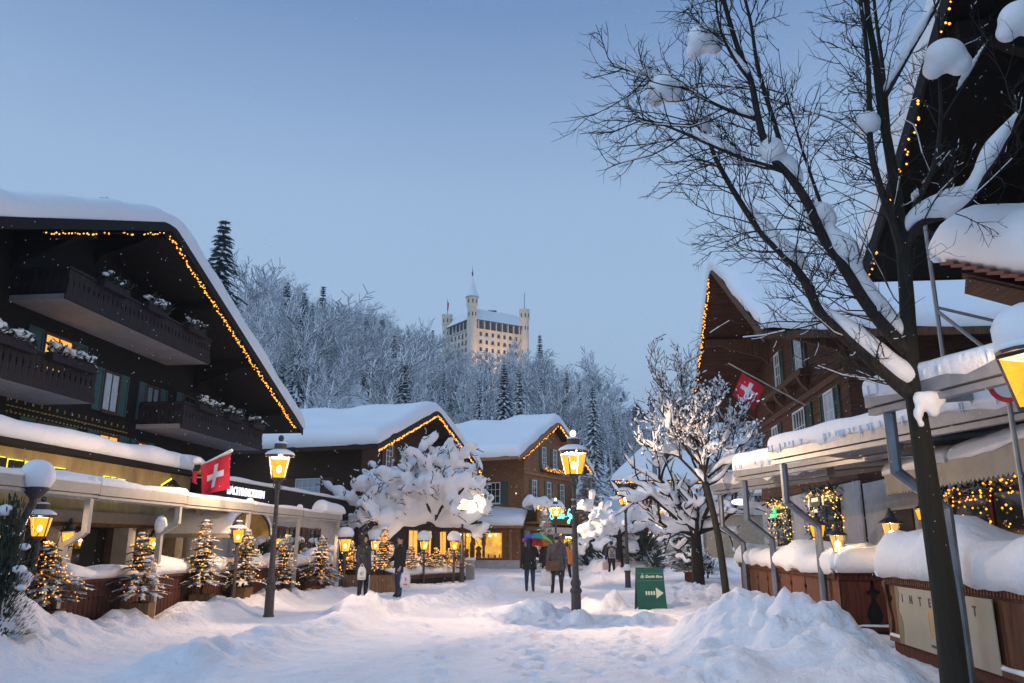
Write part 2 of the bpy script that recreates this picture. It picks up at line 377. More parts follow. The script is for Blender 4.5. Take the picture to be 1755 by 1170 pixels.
# ------------------------------------------------------------------ ground
_fr = random.Random(77); FEET = []
for tr_ in range(15):          # trails of footprints up and down the street
    fx, fy = _fr.uniform(-3.0, 3.0), _fr.uniform(8.5, 14); an = R(90) + _fr.gauss(0, .18)
    for k_ in range(_fr.randint(14, 30)):
        sd_ = 0.10 if k_ % 2 else -0.10
        FEET.append((fx - math.sin(an) * sd_, fy + math.cos(an) * sd_, an, _fr.uniform(.05, .09)))
        fx += math.cos(an) * 0.62; fy += math.sin(an) * 0.62; an += _fr.gauss(0, .05)
def street_h(x, y):
    x = np.asarray(x, float); y = np.asarray(y, float)
    h = 0.02 * fbm(x * 0.5, y * 0.5, 3, 5) + 0.028 * fbm(x * 2.2, y * 2.2, 4, 9)
    # ruts and footfall
    h = h + 0.05 * np.clip(fbm(x * 3.1, y * 3.1, 3, 21), -0.4, 0.25)
    lump = 1 + 1.1 * fbm(x * 1.6, y * 1.6, 5, 13)
    fine = fbm(x * 4.5, y * 4.5, 3, 31)
    clod = np.abs(fbm(x * 1.9, y * 1.9, 5, 51)) - 0.10 + 0.35 * np.abs(fbm(x * 5.5, y * 5.5, 3, 57))
    def pile(cx, cy, rx, ry, hh, rot=0.0, p=1.0, ls=1.0):
        c, s = math.cos(rot), math.sin(rot)
        dx = (x - cx) * c + (y - cy) * s; dy = -(x - cx) * s + (y - cy) * c
        d = np.sqrt((dx / rx) ** 2 + (dy / ry) ** 2) + 0.25 * fbm(x * 0.9, y * 0.9, 3, 17)
        g = np.clip(1 - d, 0, 1); g = g ** p * (1.6 - 0.6 * g) if p != 1 else g * g * (3 - 2 * g)
        return hh * g * (1 + (lump - 1) * ls) + np.minimum(g * 2.2, 1) * (clod * 0.24 * min(1, hh * 3) * (0.4 + 0.6 * ls))
    def ridge(pts, wd, hh):
        best = np.full(x.shape, 9e9)
        for a, b in zip(pts[:-1], pts[1:]):
            ax, ay = a; bx, by = b; L2 = (bx - ax) ** 2 + (by - ay) ** 2
            t = np.clip(((x - ax) * (bx - ax) + (y - ay) * (by - ay)) / L2, 0, 1)
            best = np.minimum(best, np.hypot(x - ax - t * (bx - ax), y - ay - t * (by - ay)))
        d = best / wd + 0.35 * fbm(x * 0.8, y * 0.8, 3, 23)
        g = np.clip(1 - d, 0, 1); g = g * g * (3 - 2 * g)
        return hh * g * np.clip(lump, 0.3, 2) + np.minimum(g * 2, 1) * clod * 0.17
    H = h
    # ridge thrown up along the left of the way
    H = H + ridge([(-4.0, 10.6), (-3.9, 12.6), (-3.3, 15.0), (-3.3, 19.0), (-2.6, 20.5), (-0.9, 24.5)], 0.85, 0.19)
    H = H + pile(-3.5, 19.2, 1.0, 1.3, 0.22) + pile(-3.9, 11.4, 0.8, 1.0, 0.10)
    # bank below the left terrace
    lx = -8.96 + 0.113 * y
    t = x - lx
    bank = np.clip(1 - np.abs(t - 0.30) / 1.25, 0, 1); bank = bank * bank * (3 - 2 * bank)
    H = H + bank * (0.19 + 0.24 * fbm(x * 0.7, y * 0.9, 3, 41)) * np.clip(lump, .4, 1.6) * (y < 31) + bank * clod * 0.16
    H = H + pile(-7.4, 12.0, 1.4, 2.0, 0.30, ls=0.4)
    # garden bed further on
    H = H + pile(-4.6, 33.5, 1.2, 2.0, 0.25) + pile(-0.8, 30.0, 1.4, 1.2, 0.34) + pile(0.4, 29.4, 1.0, 0.8, 0.16)
    # heaps round the lamp
    H = H + pile(0.45, 18.3, 1.5, 1.1, 0.26) + pile(1.35, 17.0, 0.45, 0.4, 0.22) + pile(2.2, 20.2, 0.85, 0.7, 0.55, ls=0.9) + pile(2.7, 16.9, 0.9, 0.5, 0.20, ls=.4) + pile(0.2, 19.6, 1.5, 1.0, 0.12)
    # the big shovelled heap on the right
    H = H + pile(3.75, 12.6, 1.75, 2.7, 0.66, ls=0.7) + pile(4.2, 10.4, 1.25, 1.9, 0.36, ls=0.7) + pile(3.3, 14.3, 0.8, 1.0, 0.28, ls=.5) + pile(2.9, 10.6, 1.3, 1.5, 0.16)
    H = H + pile(5.2, 24.0, 1.8, 2.6, 0.35) + pile(4.0, 34, 2.4, 3, 0.5)
    H = H - 0.0
    for fx, fy, fr, fd in FEET:
        c, s = math.cos(fr), math.sin(fr); m = (np.abs(x - fx) < 0.5) & (np.abs(y - fy) < 0.5)
        if m.any():
            dx = (x[m] - fx) * c + (y[m] - fy) * s; dy = -(x[m] - fx) * s + (y[m] - fy) * c
            q = (dx / 0.16) ** 2 + (dy / 0.08) ** 2
            H[m] = H[m] - fd * np.exp(-q) + 0.35 * fd * np.exp(-(np.sqrt(q) - 1.7) ** 2 * 3)
    # slope rising beside the far shop
    H = H + np.clip((y - 44) / 12, 0, 1) * np.clip((x - 6.0) / 4, 0, 1) * 1.6 + pile(6.4, 47, 2.6, 3.2, 1.4, ls=0.6) + pile(9.5, 45, 3, 4, 1.0)
    return H
def hgt(x, y): return float(street_h(np.array([x]), np.array([y]))[0])
def grid_obj(name, xs, ys, zf, m):
    X, Y = np.meshgrid(xs, ys, indexing='ij'); Z = zf(X, Y)
    n, k = X.shape
    v = np.stack([X, Y, Z], -1).reshape(-1, 3)
    idx = np.arange(n * k).reshape(n, k)
    f = np.stack([idx[:-1, :-1], idx[1:, :-1], idx[1:, 1:], idx[:-1, 1:]], -1).reshape(-1, 4)
    me = bpy.data.meshes.new(name); me.vertices.add(len(v)); me.vertices.foreach_set('co', v.ravel())
    me.loops.add(f.size); me.loops.foreach_set('vertex_index', f.ravel())
    me.polygons.add(len(f)); me.polygons.foreach_set('loop_start', np.arange(len(f)) * 4)
    try: me.polygons.foreach_set('loop_total', np.full(len(f), 4))
    except Exception: pass
    me.update(calc_edges=True); me.materials.append(MATS[m])
    me.polygons.foreach_set('use_smooth', [True] * len(f))
    return link(name, me)
ys = np.concatenate([np.arange(6.0, 26, 0.06), np.arange(26, 45, 0.14), np.arange(45, 75.1, 0.5)])
xs = np.concatenate([np.arange(-24, -10, 0.4), np.arange(-10, 7.0, 0.06), np.arange(7.0, 30, 0.4)])
o = grid_obj('street_snow', xs, ys, street_h, 'snow_street'); tag(o, 'trodden snow covering the village street', 'street', kind='structure')

# hillside: polar sheet that carries the wood and the castle
RIDGE = [(-900, 380), (-200, 400), (100, 430), (300, 455), (420, 485), (480, 505), (540, 540), (600, 545), (650, 560), (700, 585), (760, 600), (830, 612), (900, 612), (960, 645), (1020, 685), (1060, 715), (1100, 740), (1150, 752), (1300, 760), (1700, 760), (2600, 740)]
def ridge_elev(px):
    py = np.interp(px, [a for a, b in RIDGE], [b for a, b in RIDGE])
    v = 585.0 - py
    return (F_PX * ST + v * CT) / (F_PX * CT - v * ST)
def hill_h(x, y):
    x = np.asarray(x, float); y = np.asarray(y, float)
    r = y
    px = 877.5 + 1409 * x / np.maximum(y, 20)
    top = 325 * ridge_elev(np.clip(px, -900, 2600)) - 13
    t = np.clip((r - 66) / 255.0, 0, 1)
    z = top * t ** 0.92 * (1 - 0.0 * t)
    z = z + 2.2 * fbm(x * 0.03, y * 0.03, 3, 77) * np.clip((r - 80) / 40, 0, 1)
    z = z + np.clip(r - 335, 0, 500) * 0.02
    return z - 0.12
hy = np.concatenate([np.arange(-60, 60, 12), np.arange(60, 360, 5.0), np.arange(360, 1500, 60)])
hx = np.concatenate([np.arange(-900, -220, 40), np.arange(-220, 180, 5.0), np.arange(180, 900, 40)])
o = grid_obj('hillside', hx, hy, hill_h, 'snow_smooth'); tag(o, 'snow covered hillside rising behind the village', 'hill', kind='structure')
# ================================================================== building helpers
def window(parent, loc, w, h, rz=0.0, nx=2, nz=3, pane='glass_dark', frame='white_paint', shutters=None, fw=0.06, sill=True, split=True, open_l=True, open_r=True, louver=False):
    """frame is the part; panes, shutters, sill hang on it. local: x along wall, -y outwards, origin bottom centre"""
    b = MB()
    b.box(-w / 2, -w / 2 + fw, -0.07, 0.0, 0, h); b.box(w / 2 - fw, w / 2, -0.07, 0.0, 0, h)
    b.box(-w / 2 + fw, w / 2 - fw, -0.07, 0.0, h - fw, h); b.box(-w / 2 + fw, w / 2 - fw, -0.07, 0.0, 0, fw)
    iw, ih = w - 2 * fw, h - 2 * fw; mw = fw * 0.5
    for i in range(1, nx): x = -iw / 2 + iw * i / nx; b.box(x - mw / 2, x + mw / 2, -0.055, -0.01, fw, h - fw)
    for k in range(1, nz):
        z = fw + ih * k / nz
        for i in range(nx):
            x0 = -iw / 2 + iw * i / nx + (mw / 2 if i else 0); x1 = -iw / 2 + iw * (i + 1) / nx - (mw / 2 if i < nx - 1 else 0)
            b.box(x0, x1, -0.053, -0.012, z - mw / 2, z + mw / 2)
    fo = b.build('window', frame, parent, loc=loc, rot=rz)
    if split:
        pw, ph = iw / nx - mw, ih / nz - mw
        me = None
        for i in range(nx):
            for k in range(nz):
                cx = -iw / 2 + iw * (i + 0.5) / nx; cz = fw + ih * (k + 0.5) / nz
                if me is None:
                    o = MB().box(-pw / 2, pw / 2, -0.03, -0.02, -ph / 2, ph / 2).build('pane', pane, fo, loc=(cx, 0, cz)); me = o.data
                else: link('pane', me, fo, (cx, 0, cz))
    else:
        MB().box(-iw / 2, iw / 2, -0.03, -0.02, fw, h - fw).build('pane', pane, fo)
    if sill: MB().box(-w / 2 - 0.05, w / 2 + 0.05, -0.14, 0.0, -0.06, -0.002).build('sill', frame, fo)
    if shutters:
        sw = w * 0.5
        for sgn, op in ((-1, open_l), (1, open_r)):
            if not op: continue
            s = MB(); x0, x1 = (-w / 2 - 0.03 - sw, -w / 2 - 0.03) if sgn < 0 else (w / 2 + 0.03, w / 2 + 0.03 + sw)
            st = 0.06
            s.box(x0, x0 + st, -0.06, -0.005, -0.02, h + 0.02); s.box(x1 - st, x1, -0.06, -0.005, -0.02, h + 0.02)
            for zz in (-0.02, h * 0.42, h + 0.02 - st): s.box(x0 + st, x1 - st, -0.06, -0.005, zz, zz + st)
            s.box(x0 + st, x1 - st, -0.035, -0.015, -0.02 + st, h * 0.42)
            if louver:
                n = 9; z0 = h * 0.42 + st; z1 = h + 0.02 - st
                for k in range(n):
                    zz = z0 + (z1 - z0) * k / n
                    s.add([(x0 + st, -0.055, zz), (x1 - st, -0.055, zz), (x1 - st, -0.015, zz + (z1 - z0) / n * .8), (x0 + st, -0.015, zz + (z1 - z0) / n * .8)], [(0, 1, 2, 3)])
                s.box(x0 + st, x1 - st, -0.012, -0.006, z0, z1)
            else: s.box(x0 + st, x1 - st, -0.035, -0.015, h * 0.42 + st, h + 0.02 - st)
            s.build('shutter', shutters, fo)
    return fo

def gable_house(name, label, origin, ang, W, D, zr, slope, ovf, ovb, oe, wallmat, roofmat, trim, snowT, seed=1, planks=None, purl=5, sres=0.45, brackets=True):
    t = thing(name, label, 'chalet', (origin[0], origin[1], 0), ang)
    ze = zr - slope * W / 2
    rt = 0.20
    wz = lambda x: zr - rt - slope * abs(x - W / 2)
    MB().prism([(0, -0.3), (W, -0.3), (W, wz(W)), (W / 2, wz(W / 2)), (0, wz(0))], 0, D, 'y').build('wall', wallmat, t, fix=True)
    xe0, xe1 = -oe, W + oe
    zt = lambda x: zr - slope * abs(x - W / 2)
    r = MB().prism([(xe0, zt(xe0)), (W / 2, zr), (xe1, zt(xe1)), (xe1, zt(xe1) - rt), (W / 2, zr - rt), (xe0, zt(xe0) - rt)], -ovf, D + ovb, 'y')
    roof = r.build('roof', roofmat, t, fix=True)
    bb = MB()      # barge boards on the front verge
    th = 0.30
    for x0, x1 in ((xe0, W / 2), (W / 2, xe1)):
        z0, z1 = zt(x0) - 0.02, zt(x1) - 0.02
        bb.prism([(x0, z0), (x1, z1), (x1, z1 - th), (x0, z0 - th)], -ovf - 0.045, -ovf - 0.003, 'y')
    bb.build('bargeboard', trim, roof, fix=True)
    for x0 in (xe0 - 0.05, xe1 + 0.003):
        zz = zt(xe0)
        MB().box(x0, x0 + 0.047, -ovf, D + ovb, zz - rt - 0.02, zz - 0.01).build('fascia', trim, roof)
    for i in range(purl):
        x = W * i / (purl - 1) if purl > 1 else W / 2
        zz = wz(x) - 0.03
        if i == 0: x += 0.12
        if i == purl - 1: x -= 0.12
        MB().box(x - 0.12, x + 0.12, -ovf + 0.12, 0.0, zz - 0.27 - slope * 0.12, zz - slope * 0.12).build('purlin', trim, t)
        if brackets:
            MB().prism([(-0.02, zz - 0.3), (-ovf * 0.75, zz - 0.3), (-ovf * 0.6, zz - 0.48), (-0.3, zz - 0.85), (-0.02, zz - 1.15)], x - 0.09, x + 0.09, 'x').build('bracket', trim, t, fix=True)
    if planks:
        hgtp, z0 = planks; k = 0; z = z0
        while z + hgtp < zr - rt - 0.35:
            zt2 = z + hgtp
            half = (zr - rt - 0.03 - zt2) / slope
            x0, x1 = max(0.0, W / 2 - half), min(W, W / 2 + half)
            MB().box(x0, x1, -0.030 - 0.006 * (k % 2), -0.002, z + 0.006, zt2 - 0.006).build('plank', wallmat, t)
            z = zt2; k += 1
    if snowT:
        Lu = 2 * math.hypot(W / 2 + oe, slope * (W / 2 + oe)); cs = 1 / math.hypot(1, slope)
        s = 0.5
        def base(u, v):
            x = xe0 - 0.08 + (u / Lu) * (xe1 - xe0 + 0.16)
            dd = abs(x - W / 2)
            return (x, -ovf - 0.10 + v, zr - slope * (math.sqrt(dd * dd + s * s) - s * 0.4))
        snow_on('snow', base, Lu, D + ovf + ovb + 0.2, snowT, roof, Rr=snowT * 0.8, res=sres, amp=0.24, seed=seed, m='snow_smooth', nscale=0.5, droop=0.30)
    t['zr'] = zr
    return t, roof

def bulbs_along(pts, n, size, jit, mb=None, seed=0, gap=None):
    rr = random.Random(seed); mb = mb or MB()
    pts = [Vector(p) for p in pts]; L = [(b - a).length for a, b in zip(pts[:-1], pts[1:])]; T = sum(L)
    for i in range(n):
        s = T * (i + rr.random() * 0.6) / n
        if gap and any(a < s / T < b for a, b in gap): continue
        for a, b, l in zip(pts[:-1], pts[1:], L):
            if s <= l: p = a + (b - a) * (s / l); break
            s -= l
        else: p = pts[-1]
        p = p + Vector((rr.uniform(-jit, jit), rr.uniform(-jit, jit), rr.uniform(-jit * 1.4, jit * 0.6)))
        r = size * rr.uniform(0.75, 1.2)
        mb.add([(p.x + r, p.y, p.z), (p.x, p.y + r, p.z), (p.x - r, p.y, p.z), (p.x, p.y - r, p.z), (p.x, p.y, p.z + r), (p.x, p.y, p.z - r)],
               [(0, 1, 4), (1, 2, 4), (2, 3, 4), (3, 0, 4), (1, 0, 5), (2, 1, 5), (3, 2, 5), (0, 3, 5)])
    return mb
def light_string(label, pts, n, size=0.03, jit=0.05, seed=0, m='bulb', gap=None, M=None):
    pts = [Vector(p) for p in pts]
    if M is not None: pts = [M @ p for p in pts]
    o = pts[0].copy(); loc = [p - o for p in pts]
    t = thing('light_string', label, 'string lights', o, 0, 'strings of warm lights on the buildings')
    MB().tube(loc, 0.008, 4).build('cable', 'black', t)
    tag(bulbs_along(loc, n, size, jit, seed=seed, gap=gap).build('bulbs', m, t), kind='stuff')
    return t
def frame_of(t): return Matrix.Translation(t.location) @ Matrix.Rotation(t.rotation_euler[2], 4, 'Z')

# ================================================================== the big dark chalet on the left
LA = math.atan2(0.9937, 0.1123)
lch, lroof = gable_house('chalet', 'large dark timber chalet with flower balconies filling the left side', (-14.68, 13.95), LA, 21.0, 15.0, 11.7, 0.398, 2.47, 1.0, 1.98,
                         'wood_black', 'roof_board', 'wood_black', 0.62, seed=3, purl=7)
# boards of its balconies are cut out in pairs
def cut_board(w, h, th):
    c = w / 2
    poly = [(-c, 0), (c, 0), (c, h * .34), (c - .035, h * .38), (c - .012, h * .44), (c - .05, h * .50), (c - .012, h * .56), (c - .035, h * .62), (c, h * .66), (c, h), (-c, h),
            (-c, h * .66), (-c + .035, h * .62), (-c + .012, h * .56), (-c + .05, h * .50), (-c + .012, h * .44), (-c + .035, h * .38), (-c, h * .34)]
    return MB().prism(poly, 0, th, 'y')
bal_board = None
def balcony(par, x0, x1, z, depth, rail=0.95, bw=0.215, m='wood_balcony', under='plaster_under'):
    global bal_board
    sl_ = MB().box(x0, x1, -depth, 0.0, z, z + 0.16).build('balcony', under, par)
    MB().box(x0 - 0.03, x1 + 0.03, -depth - 0.05, -depth - 0.002, z + 0.003, z + 0.20).build('edge_beam', m, sl_)
    MB().box(x0 - 0.04, x1 + 0.04, -depth - 0.07, -depth + 0.03, z + rail - 0.07, z + rail).build('handrail', m, sl_)
    n = int((x1 - x0) / (bw + 0.012))
    for i in range(n):
        cx = x0 + (x1 - x0) * (i + 0.5) / n
        if bal_board is None:
            o = cut_board(bw, rail - 0.29, 0.03).build('rail_board', m, sl_, loc=(cx, -depth - 0.035, z + 0.205), fix=True); bal_board = o.data
        else: link('rail_board', bal_board, sl_, (cx, -depth - 0.035, z + 0.205))
    for xx in (x0, x1):
        ne = int(depth / (bw + 0.012))
        for i in range(ne):
            link('rail_board', bal_board, sl_, (xx + (0.02 if xx == x0 else 0.0), -depth + depth * (i + 0.5) / ne, z + 0.205), R(90))
        MB().box(xx - 0.02, xx + 0.02, -depth + 0.035, 0, z + rail - 0.07, z + rail - 0.003).build('handrail', m, sl_)
    return sl_
BZ1, BZ2 = 8.05, 5.45
balcony(lch, 7.1, 15.3, BZ1, 1.65); balcony(lch, -1.0, 8.87, BZ2, 1.65); balcony(lch, 13.8, 20.5, BZ2, 1.65)
for (x, z, w_, h_, pane, sh) in ((9.3, 6.45, 1.3, 1.15, 'glass_lit', 'shutter_teal'), (12.1, 5.75, 0.9, 1.35, 'curtain_pane', 'shutter_teal'), (14.6, 5.8, 0.9, 1.3, 'glass_dark', 'shutter_teal'),
                              (9.4, 3.65, 1.2, 1.35, 'curtain_pane', 'shutter_teal'), (12.3, 3.7, 1.1, 1.35, 'glass_lit', 'shutter_teal'), (14.3, 3.7, 0.7, 1.35, 'glass_lit', 'shutter_teal'),
                              (17.2, 5.9, 1.0, 1.3, 'glass_dark', 'shutter_teal'), (17.0, 3.6, 1.0, 1.3, 'glass_dark', 'shutter_brown'), (10.5, 8.4, 1.0, 1.2, 'glass_dark', 'shutter_brown')):
    window(lch, (x, 0, z), w_, h_, 0, 2, 1, pane, 'shutter_brown', sh, split=True)
fz = MB()
for i in range(34):
    x = 7.6 + i * 0.17
    fz.box(x, x + 0.10, -0.03, -0.002, 5.22, 5.255); 
    if i % 2 == 0: fz.box(x, x + 0.04, -0.03, -0.002, 5.36, 5.46)
    fz.box(x + 0.02, x + 0.08, -0.025, -0.002, 5.05, 5.10)
mat('frieze_paint', (0.34, 0.24, 0.03), 0.8)
tag(fz.build('frieze', 'frieze_paint', lch), kind='stuff')
ML = frame_of(lch)
zt = lambda x: 11.7 - 0.398 * abs(x - 10.5)
light_string('long string of warm lights along the far gable edge of the dark left chalet', [(10.6, -2.40, zt(10.6) - 0.42), (16, -2.40, zt(16) - 0.42), (22.3, -2.40, zt(22.3) - 0.36)], 210, 0.030, 0.05, 3, M=ML)
light_string('sparse string of warm lights along the near gable edge of the dark left chalet', [(10.2, -2.42, zt(10.2) - 0.40), (5.0, -2.42, zt(5.0) - 0.42)], 46, 0.026, 0.03, 5, M=ML, gap=[(.22, .3), (.42, .5), (.56, .6)])

# ------------------------------------------------------------------ flower boxes with evergreen and snow
def sprig_mass(mb, c, sx, sy, sz, n, ln=0.22, seed=0, w=0.035, droop=0.3):
    rr = random.Random(seed)
    for i in range(n):
        p = Vector((rr.uniform(-sx, sx), rr.uniform(-sy, sy), rr.uniform(-0.2, 1) * sz)) + Vector(c)
        a = rr.uniform(0, 6.283); el = rr.uniform(-droop - 0.3, 0.9)
        d = Vector((math.cos(a) * math.cos(el), math.sin(a) * math.cos(el), math.sin(el))) * ln * rr.uniform(0.6, 1.3)
        s = Vector((-d.y, d.x, 0)).normalized() * w
        mb.add([p - s * .5, p + s * .5, p + d * 0.6 + s + Vector((0, 0, -0.01)), p + d, p + d * 0.6 - s + Vector((0, 0, -0.01))], [(0, 1, 2, 3, 4)])
    return mb
def flower_box(label, c, L, rz, snow=0.5, seed=0, n=170, lights=False):
    t = thing('flower_box', label, 'flower box', c, rz, 'evergreen boxes on the balconies')
    MB().box(-L / 2, L / 2, -0.12, 0.12, -0.22, 0.0).build('box', 'wood_balcony', t)
    sprig_mass(MB(), (0, 0, 0.0), L / 2, 0.16, 0.25, n, 0.26, seed).build('evergreen', 'needle', t)
    if snow:
        sm = MB(); rr = random.Random(seed + 5)
        for i in range(int(26 * snow * L)):
            sm.ball((rr.uniform(-L / 2, L / 2) * 0.95, rr.uniform(-0.14, 0.14), 0.2 + rr.uniform(-0.10, 0.10)), rr.uniform(0.035, 0.10), 7, (1.4, 1.0, 0.6))
        tag(sm.build('snow', 'snow', t, smooth=True), kind='stuff')
    if lights: tag(bulbs_along([(-L / 2, -0.2, 0.0), (L / 2, -0.2, 0.0)], int(L * 26), 0.028, 0.13, seed=seed).build('bulbs', 'bulb', t), kind='stuff')
    return t
for i, (x, z, L, s, lab) in enumerate(((9.0, BZ1, 1.3, 0.25, 'evergreen flower box with little snow, nearest on the top left balcony'), (11.3, BZ1, 1.2, 1.0, 'snow topped evergreen box in the middle of the top left balcony'),
                                   (13.9, BZ1, 1.2, 0.8, 'evergreen box at the far end of the top left balcony'), (4.9, BZ2, 2.3, 1.0, 'long snowy evergreen box at the frame edge on the lower left balcony'), (7.6, BZ2, 1.9, 1.1, 'snowy evergreen box near the far end of the lower left balcony'),
                                   (15.4, BZ2, 1.7, 1.2, 'snow loaded evergreen box, nearest on the lower balcony above the flag'), (17.5, BZ2, 1.2, 1.2, 'snow loaded evergreen box in the middle of the balcony above the flag'), (19.6, BZ2, 1.1, 0.8, 'small snowy evergreen box at the far end of the balcony above the flag'))):
    flower_box(lab, ML @ Vector((x, -1.78, z + 1.0)), L, LA, s, i)

# ------------------------------------------------------------------ single storey front below the left chalet
def Lp(Y, t, z=0.0): return Vector((-8.96 + 0.113 * Y - t * 1.0064, Y, z))
def Rp(Y, t, z=0.0): return Vector((3.55 + 0.09 * Y + t * 1.004, Y, z))
ext = thing('ground_floor_shop', 'low ochre shop front with snow roof below the dark left chalet', 'shop', Lp(8, 2.94), LA)
EL = 15.5     # runs along x' from Y=8 to Y=23.4
MB().box(0, EL, 0.03, 4.4, 2.28, 3.44).build('wall', 'plaster_yellow', ext)
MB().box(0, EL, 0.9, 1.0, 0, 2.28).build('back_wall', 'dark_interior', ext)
rf = MB().box(-0.1, EL + 0.15, -0.35, 4.4, 3.44, 3.56).build('roof', 'wood_black', ext)
snow_quad('snow', (-0.1, -0.40, 3.56), (EL + 0.2, -0.40, 3.56), (-0.1, 4.3, 3.60), (EL + 0.2, 4.3, 3.60), 0.45, rf, Rr=0.34, amp=0.12, seed=4, res=0.4)
MB().box(0, EL - 0.4, -0.16, 0.02, 2.02, 2.27).build('lintel', 'cream', ext)
MB().box(0, EL - 0.4, -0.10, 0.85, 1.94, 2.018).build('lintel_soffit', 'wood_planter', ext)
for x, ww, m in ((7.9, 0.36, 'plaster'), (10.3, 0.36, 'plaster'), (12.75, 0.32, 'plaster'), (13.6, 0.5, 'stone_pier'), (15.1, 0.4, 'stone_pier')):
    MB().box(x - ww / 2, x + ww / 2, 0.0, 0.4, 0, 1.938).build('pier', m, ext)
for x0, x1 in ((8.2, 10.0), (10.6, 12.5)):
    MB().box(x0, x1, 0.62, 0.66, 0.5, 1.9).build('shop_window', 'glass_dark', ext)
# dark backlit letters half buried by the awning snow
def glow_letters(par, items, y, mdark='black'):
    for (x0, x1, z0, z1) in items:
        lt = MB().box(x0, x1, y - 0.10, y - 0.05, z0, z1).build('sign_letter', mdark, par)
        MB().box(x0 - 0.03, x1 + 0.015, y - 0.045, y - 0.03, z0 - 0.02, z1 + 0.025).build('backlight', 'letter_glow', lt)
mat('letter_glow', (.8, .8, .1), 0.5, emit=(0.85, 0.80, 0.05), estr=1.1, sample=False)
glow_letters(ext, [(7.0, 7.5, 2.6, 3.22), (7.6, 8.0, 2.6, 3.20), (8.1, 8.5, 2.6, 3.18), (8.62, 8.72, 2.6, 3.18), (8.9, 9.4, 2.6, 3.16), (9.5, 9.85, 2.6, 3.14),
                   (11.3, 11.5, 2.6, 3.10), (11.62, 11.75, 2.6, 3.10), (11.85, 12.15, 2.6, 3.08)], 0.03)
# the emblem at the end of the wall: a roof shape over a ring
em = MB(); 
em.beam((13.75, -0.10, 2.84), (14.25, -0.10, 3.06), 0.05, 0.10); em.beam((14.25, -0.10, 3.06), (14.65, -0.10, 2.88), 0.05, 0.10); em.beam((13.85, -0.1, 2.78), (14.55, -0.1, 2.78), 0.05, 0.12)
emo = em.build('emblem', 'black', ext, loc=(0, 0, 0.16))
MB().tube([(14.72 + 0.11 * math.cos(a), -0.1, 2.68 + 0.17 * math.sin(a)) for a in [i * 6.2832 / 16 for i in range(17)]], 0.035, 6, cap=False).build('emblem_ring', 'black', emo)
MB().box(13.8, 14.7, -0.06, -0.045, 2.72, 2.80).build('backlight', 'letter_glow', emo); MB().beam((13.75, -0.055, 2.91), (14.25, -0.055, 3.13), 0.012, 0.05).build('backlight', 'letter_glow', emo)
MB().box(14.69, 14.75, -0.06, -0.045, 2.54, 2.83).build('backlight', 'letter_glow', emo)

# awning with snow between the shop front and the pergola
aw = thing('awning', 'snow loaded cream awning over the left terrace', 'awning', Lp(8, 2.6), LA)
MB().prism([(-0.05, 2.62), (-2.0, 2.42), (-2.0, 2.38), (-0.05, 2.58)], 0, 13.4, 'x').build('canopy', 'awning_cream', aw, fix=True)
sn = snow_quad('snow', (0, -2.0, 2.43), (13.5, -2.0, 2.43), (0, -0.2, 2.60), (13.5, -0.2, 2.60), 0.30, aw, Rr=0.26, amp=0.28, seed=9, res=0.3, nscale=0.6)
MB().box(0, 13.3, -2.08, -2.003, 2.33, 2.44).build('front_bar', 'cream', aw)

# pergola: gutter beams on kinked posts
PY = [14.1, 17.1, 20.5, 23.9, 27.4]
pg = thing('pergola', 'cream metal pergola with kinked posts along the left terrace', 'pergola', (0, 0, 0))
GZ = 2.42
def gutter(par, p, q, w, h, m, T, seed, lip=True, droop=0.0):
    g = MB().beam(p, q, w, h).build('gutter_beam', m, par)
    d = (Vector(q) - Vector(p)).normalized()
    if lip:
        s = Vector((d.y, -d.x, 0)) 
        MB().beam(Vector(p) + Vector((0, 0, -h * 0.72)), Vector(q) + Vector((0, 0, -h * 0.72)), w * 0.6, h * 0.28).build('rail', m, g)
    if T: snow_strip('snow', Vector(p) + Vector((0, 0, h / 2)), Vector(q) + Vector((0, 0, h / 2)), w * 1.15, T, g, Rr=w * 0.4, amp=0.35, seed=seed, res=0.25, nscale=0.9, droop=droop)
    return g
segs = [(9.0, 14.25), (14.1, 17.3), (17.1, 20.6), (20.5, 24.0), (23.9, 27.6)]
for i, (a, b) in enumerate(segs):
    zz = GZ + 0.05 - 0.012 * i
    gutter(pg, Lp(a + (0.16 if i else 0), -0.02, zz), Lp(b, -0.02, zz), 0.16, 0.17, 'cream', 0.08 + (0.03 if i == 1 else 0), 20 + i)
for i, Y in enumerate(PY):
    base = Lp(Y, 0.32 if i < 2 else 0.05, -0.1); top = Lp(Y, -0.02, GZ - 0.12)
    mb = MB()
    if i < 2:
        k1 = base + Vector((0, 0, 1.62 if i == 0 else 1.85)); k2 = Vector((top.x, top.y, k1.z + 0.22))
        mb.beam(base, k1 + Vector((0, 0, 0.02)), 0.10, 0.12); mb.beam(k1, k2, 0.09, 0.11, up=(0, 1, 0)); mb.beam(k2 - Vector((0, 0, 0.02)), top, 0.098, 0.118)
    else: mb.beam(base, top, 0.09, 0.11)
    mb.build('post', 'cream', pg)
    c = MB().ball((top.x, top.y, top.z + 0.30), 0.10, 8, (1, 1.4, 0.9)).build('snow_knob', 'snow', pg, smooth=True)
MB().ball((Lp(17.1, .32).x, 17.1, 1.93), 0.13, 10, (1, 1, 1.5)).build('snow_knob', 'snow', pg, smooth=True)
snow_strip('snow_cushion', Lp(25.6, 0, GZ + 0.12), Lp(27.5, 0, GZ + 0.12), 0.5, 0.34, pg, Rr=0.22, seed=31)
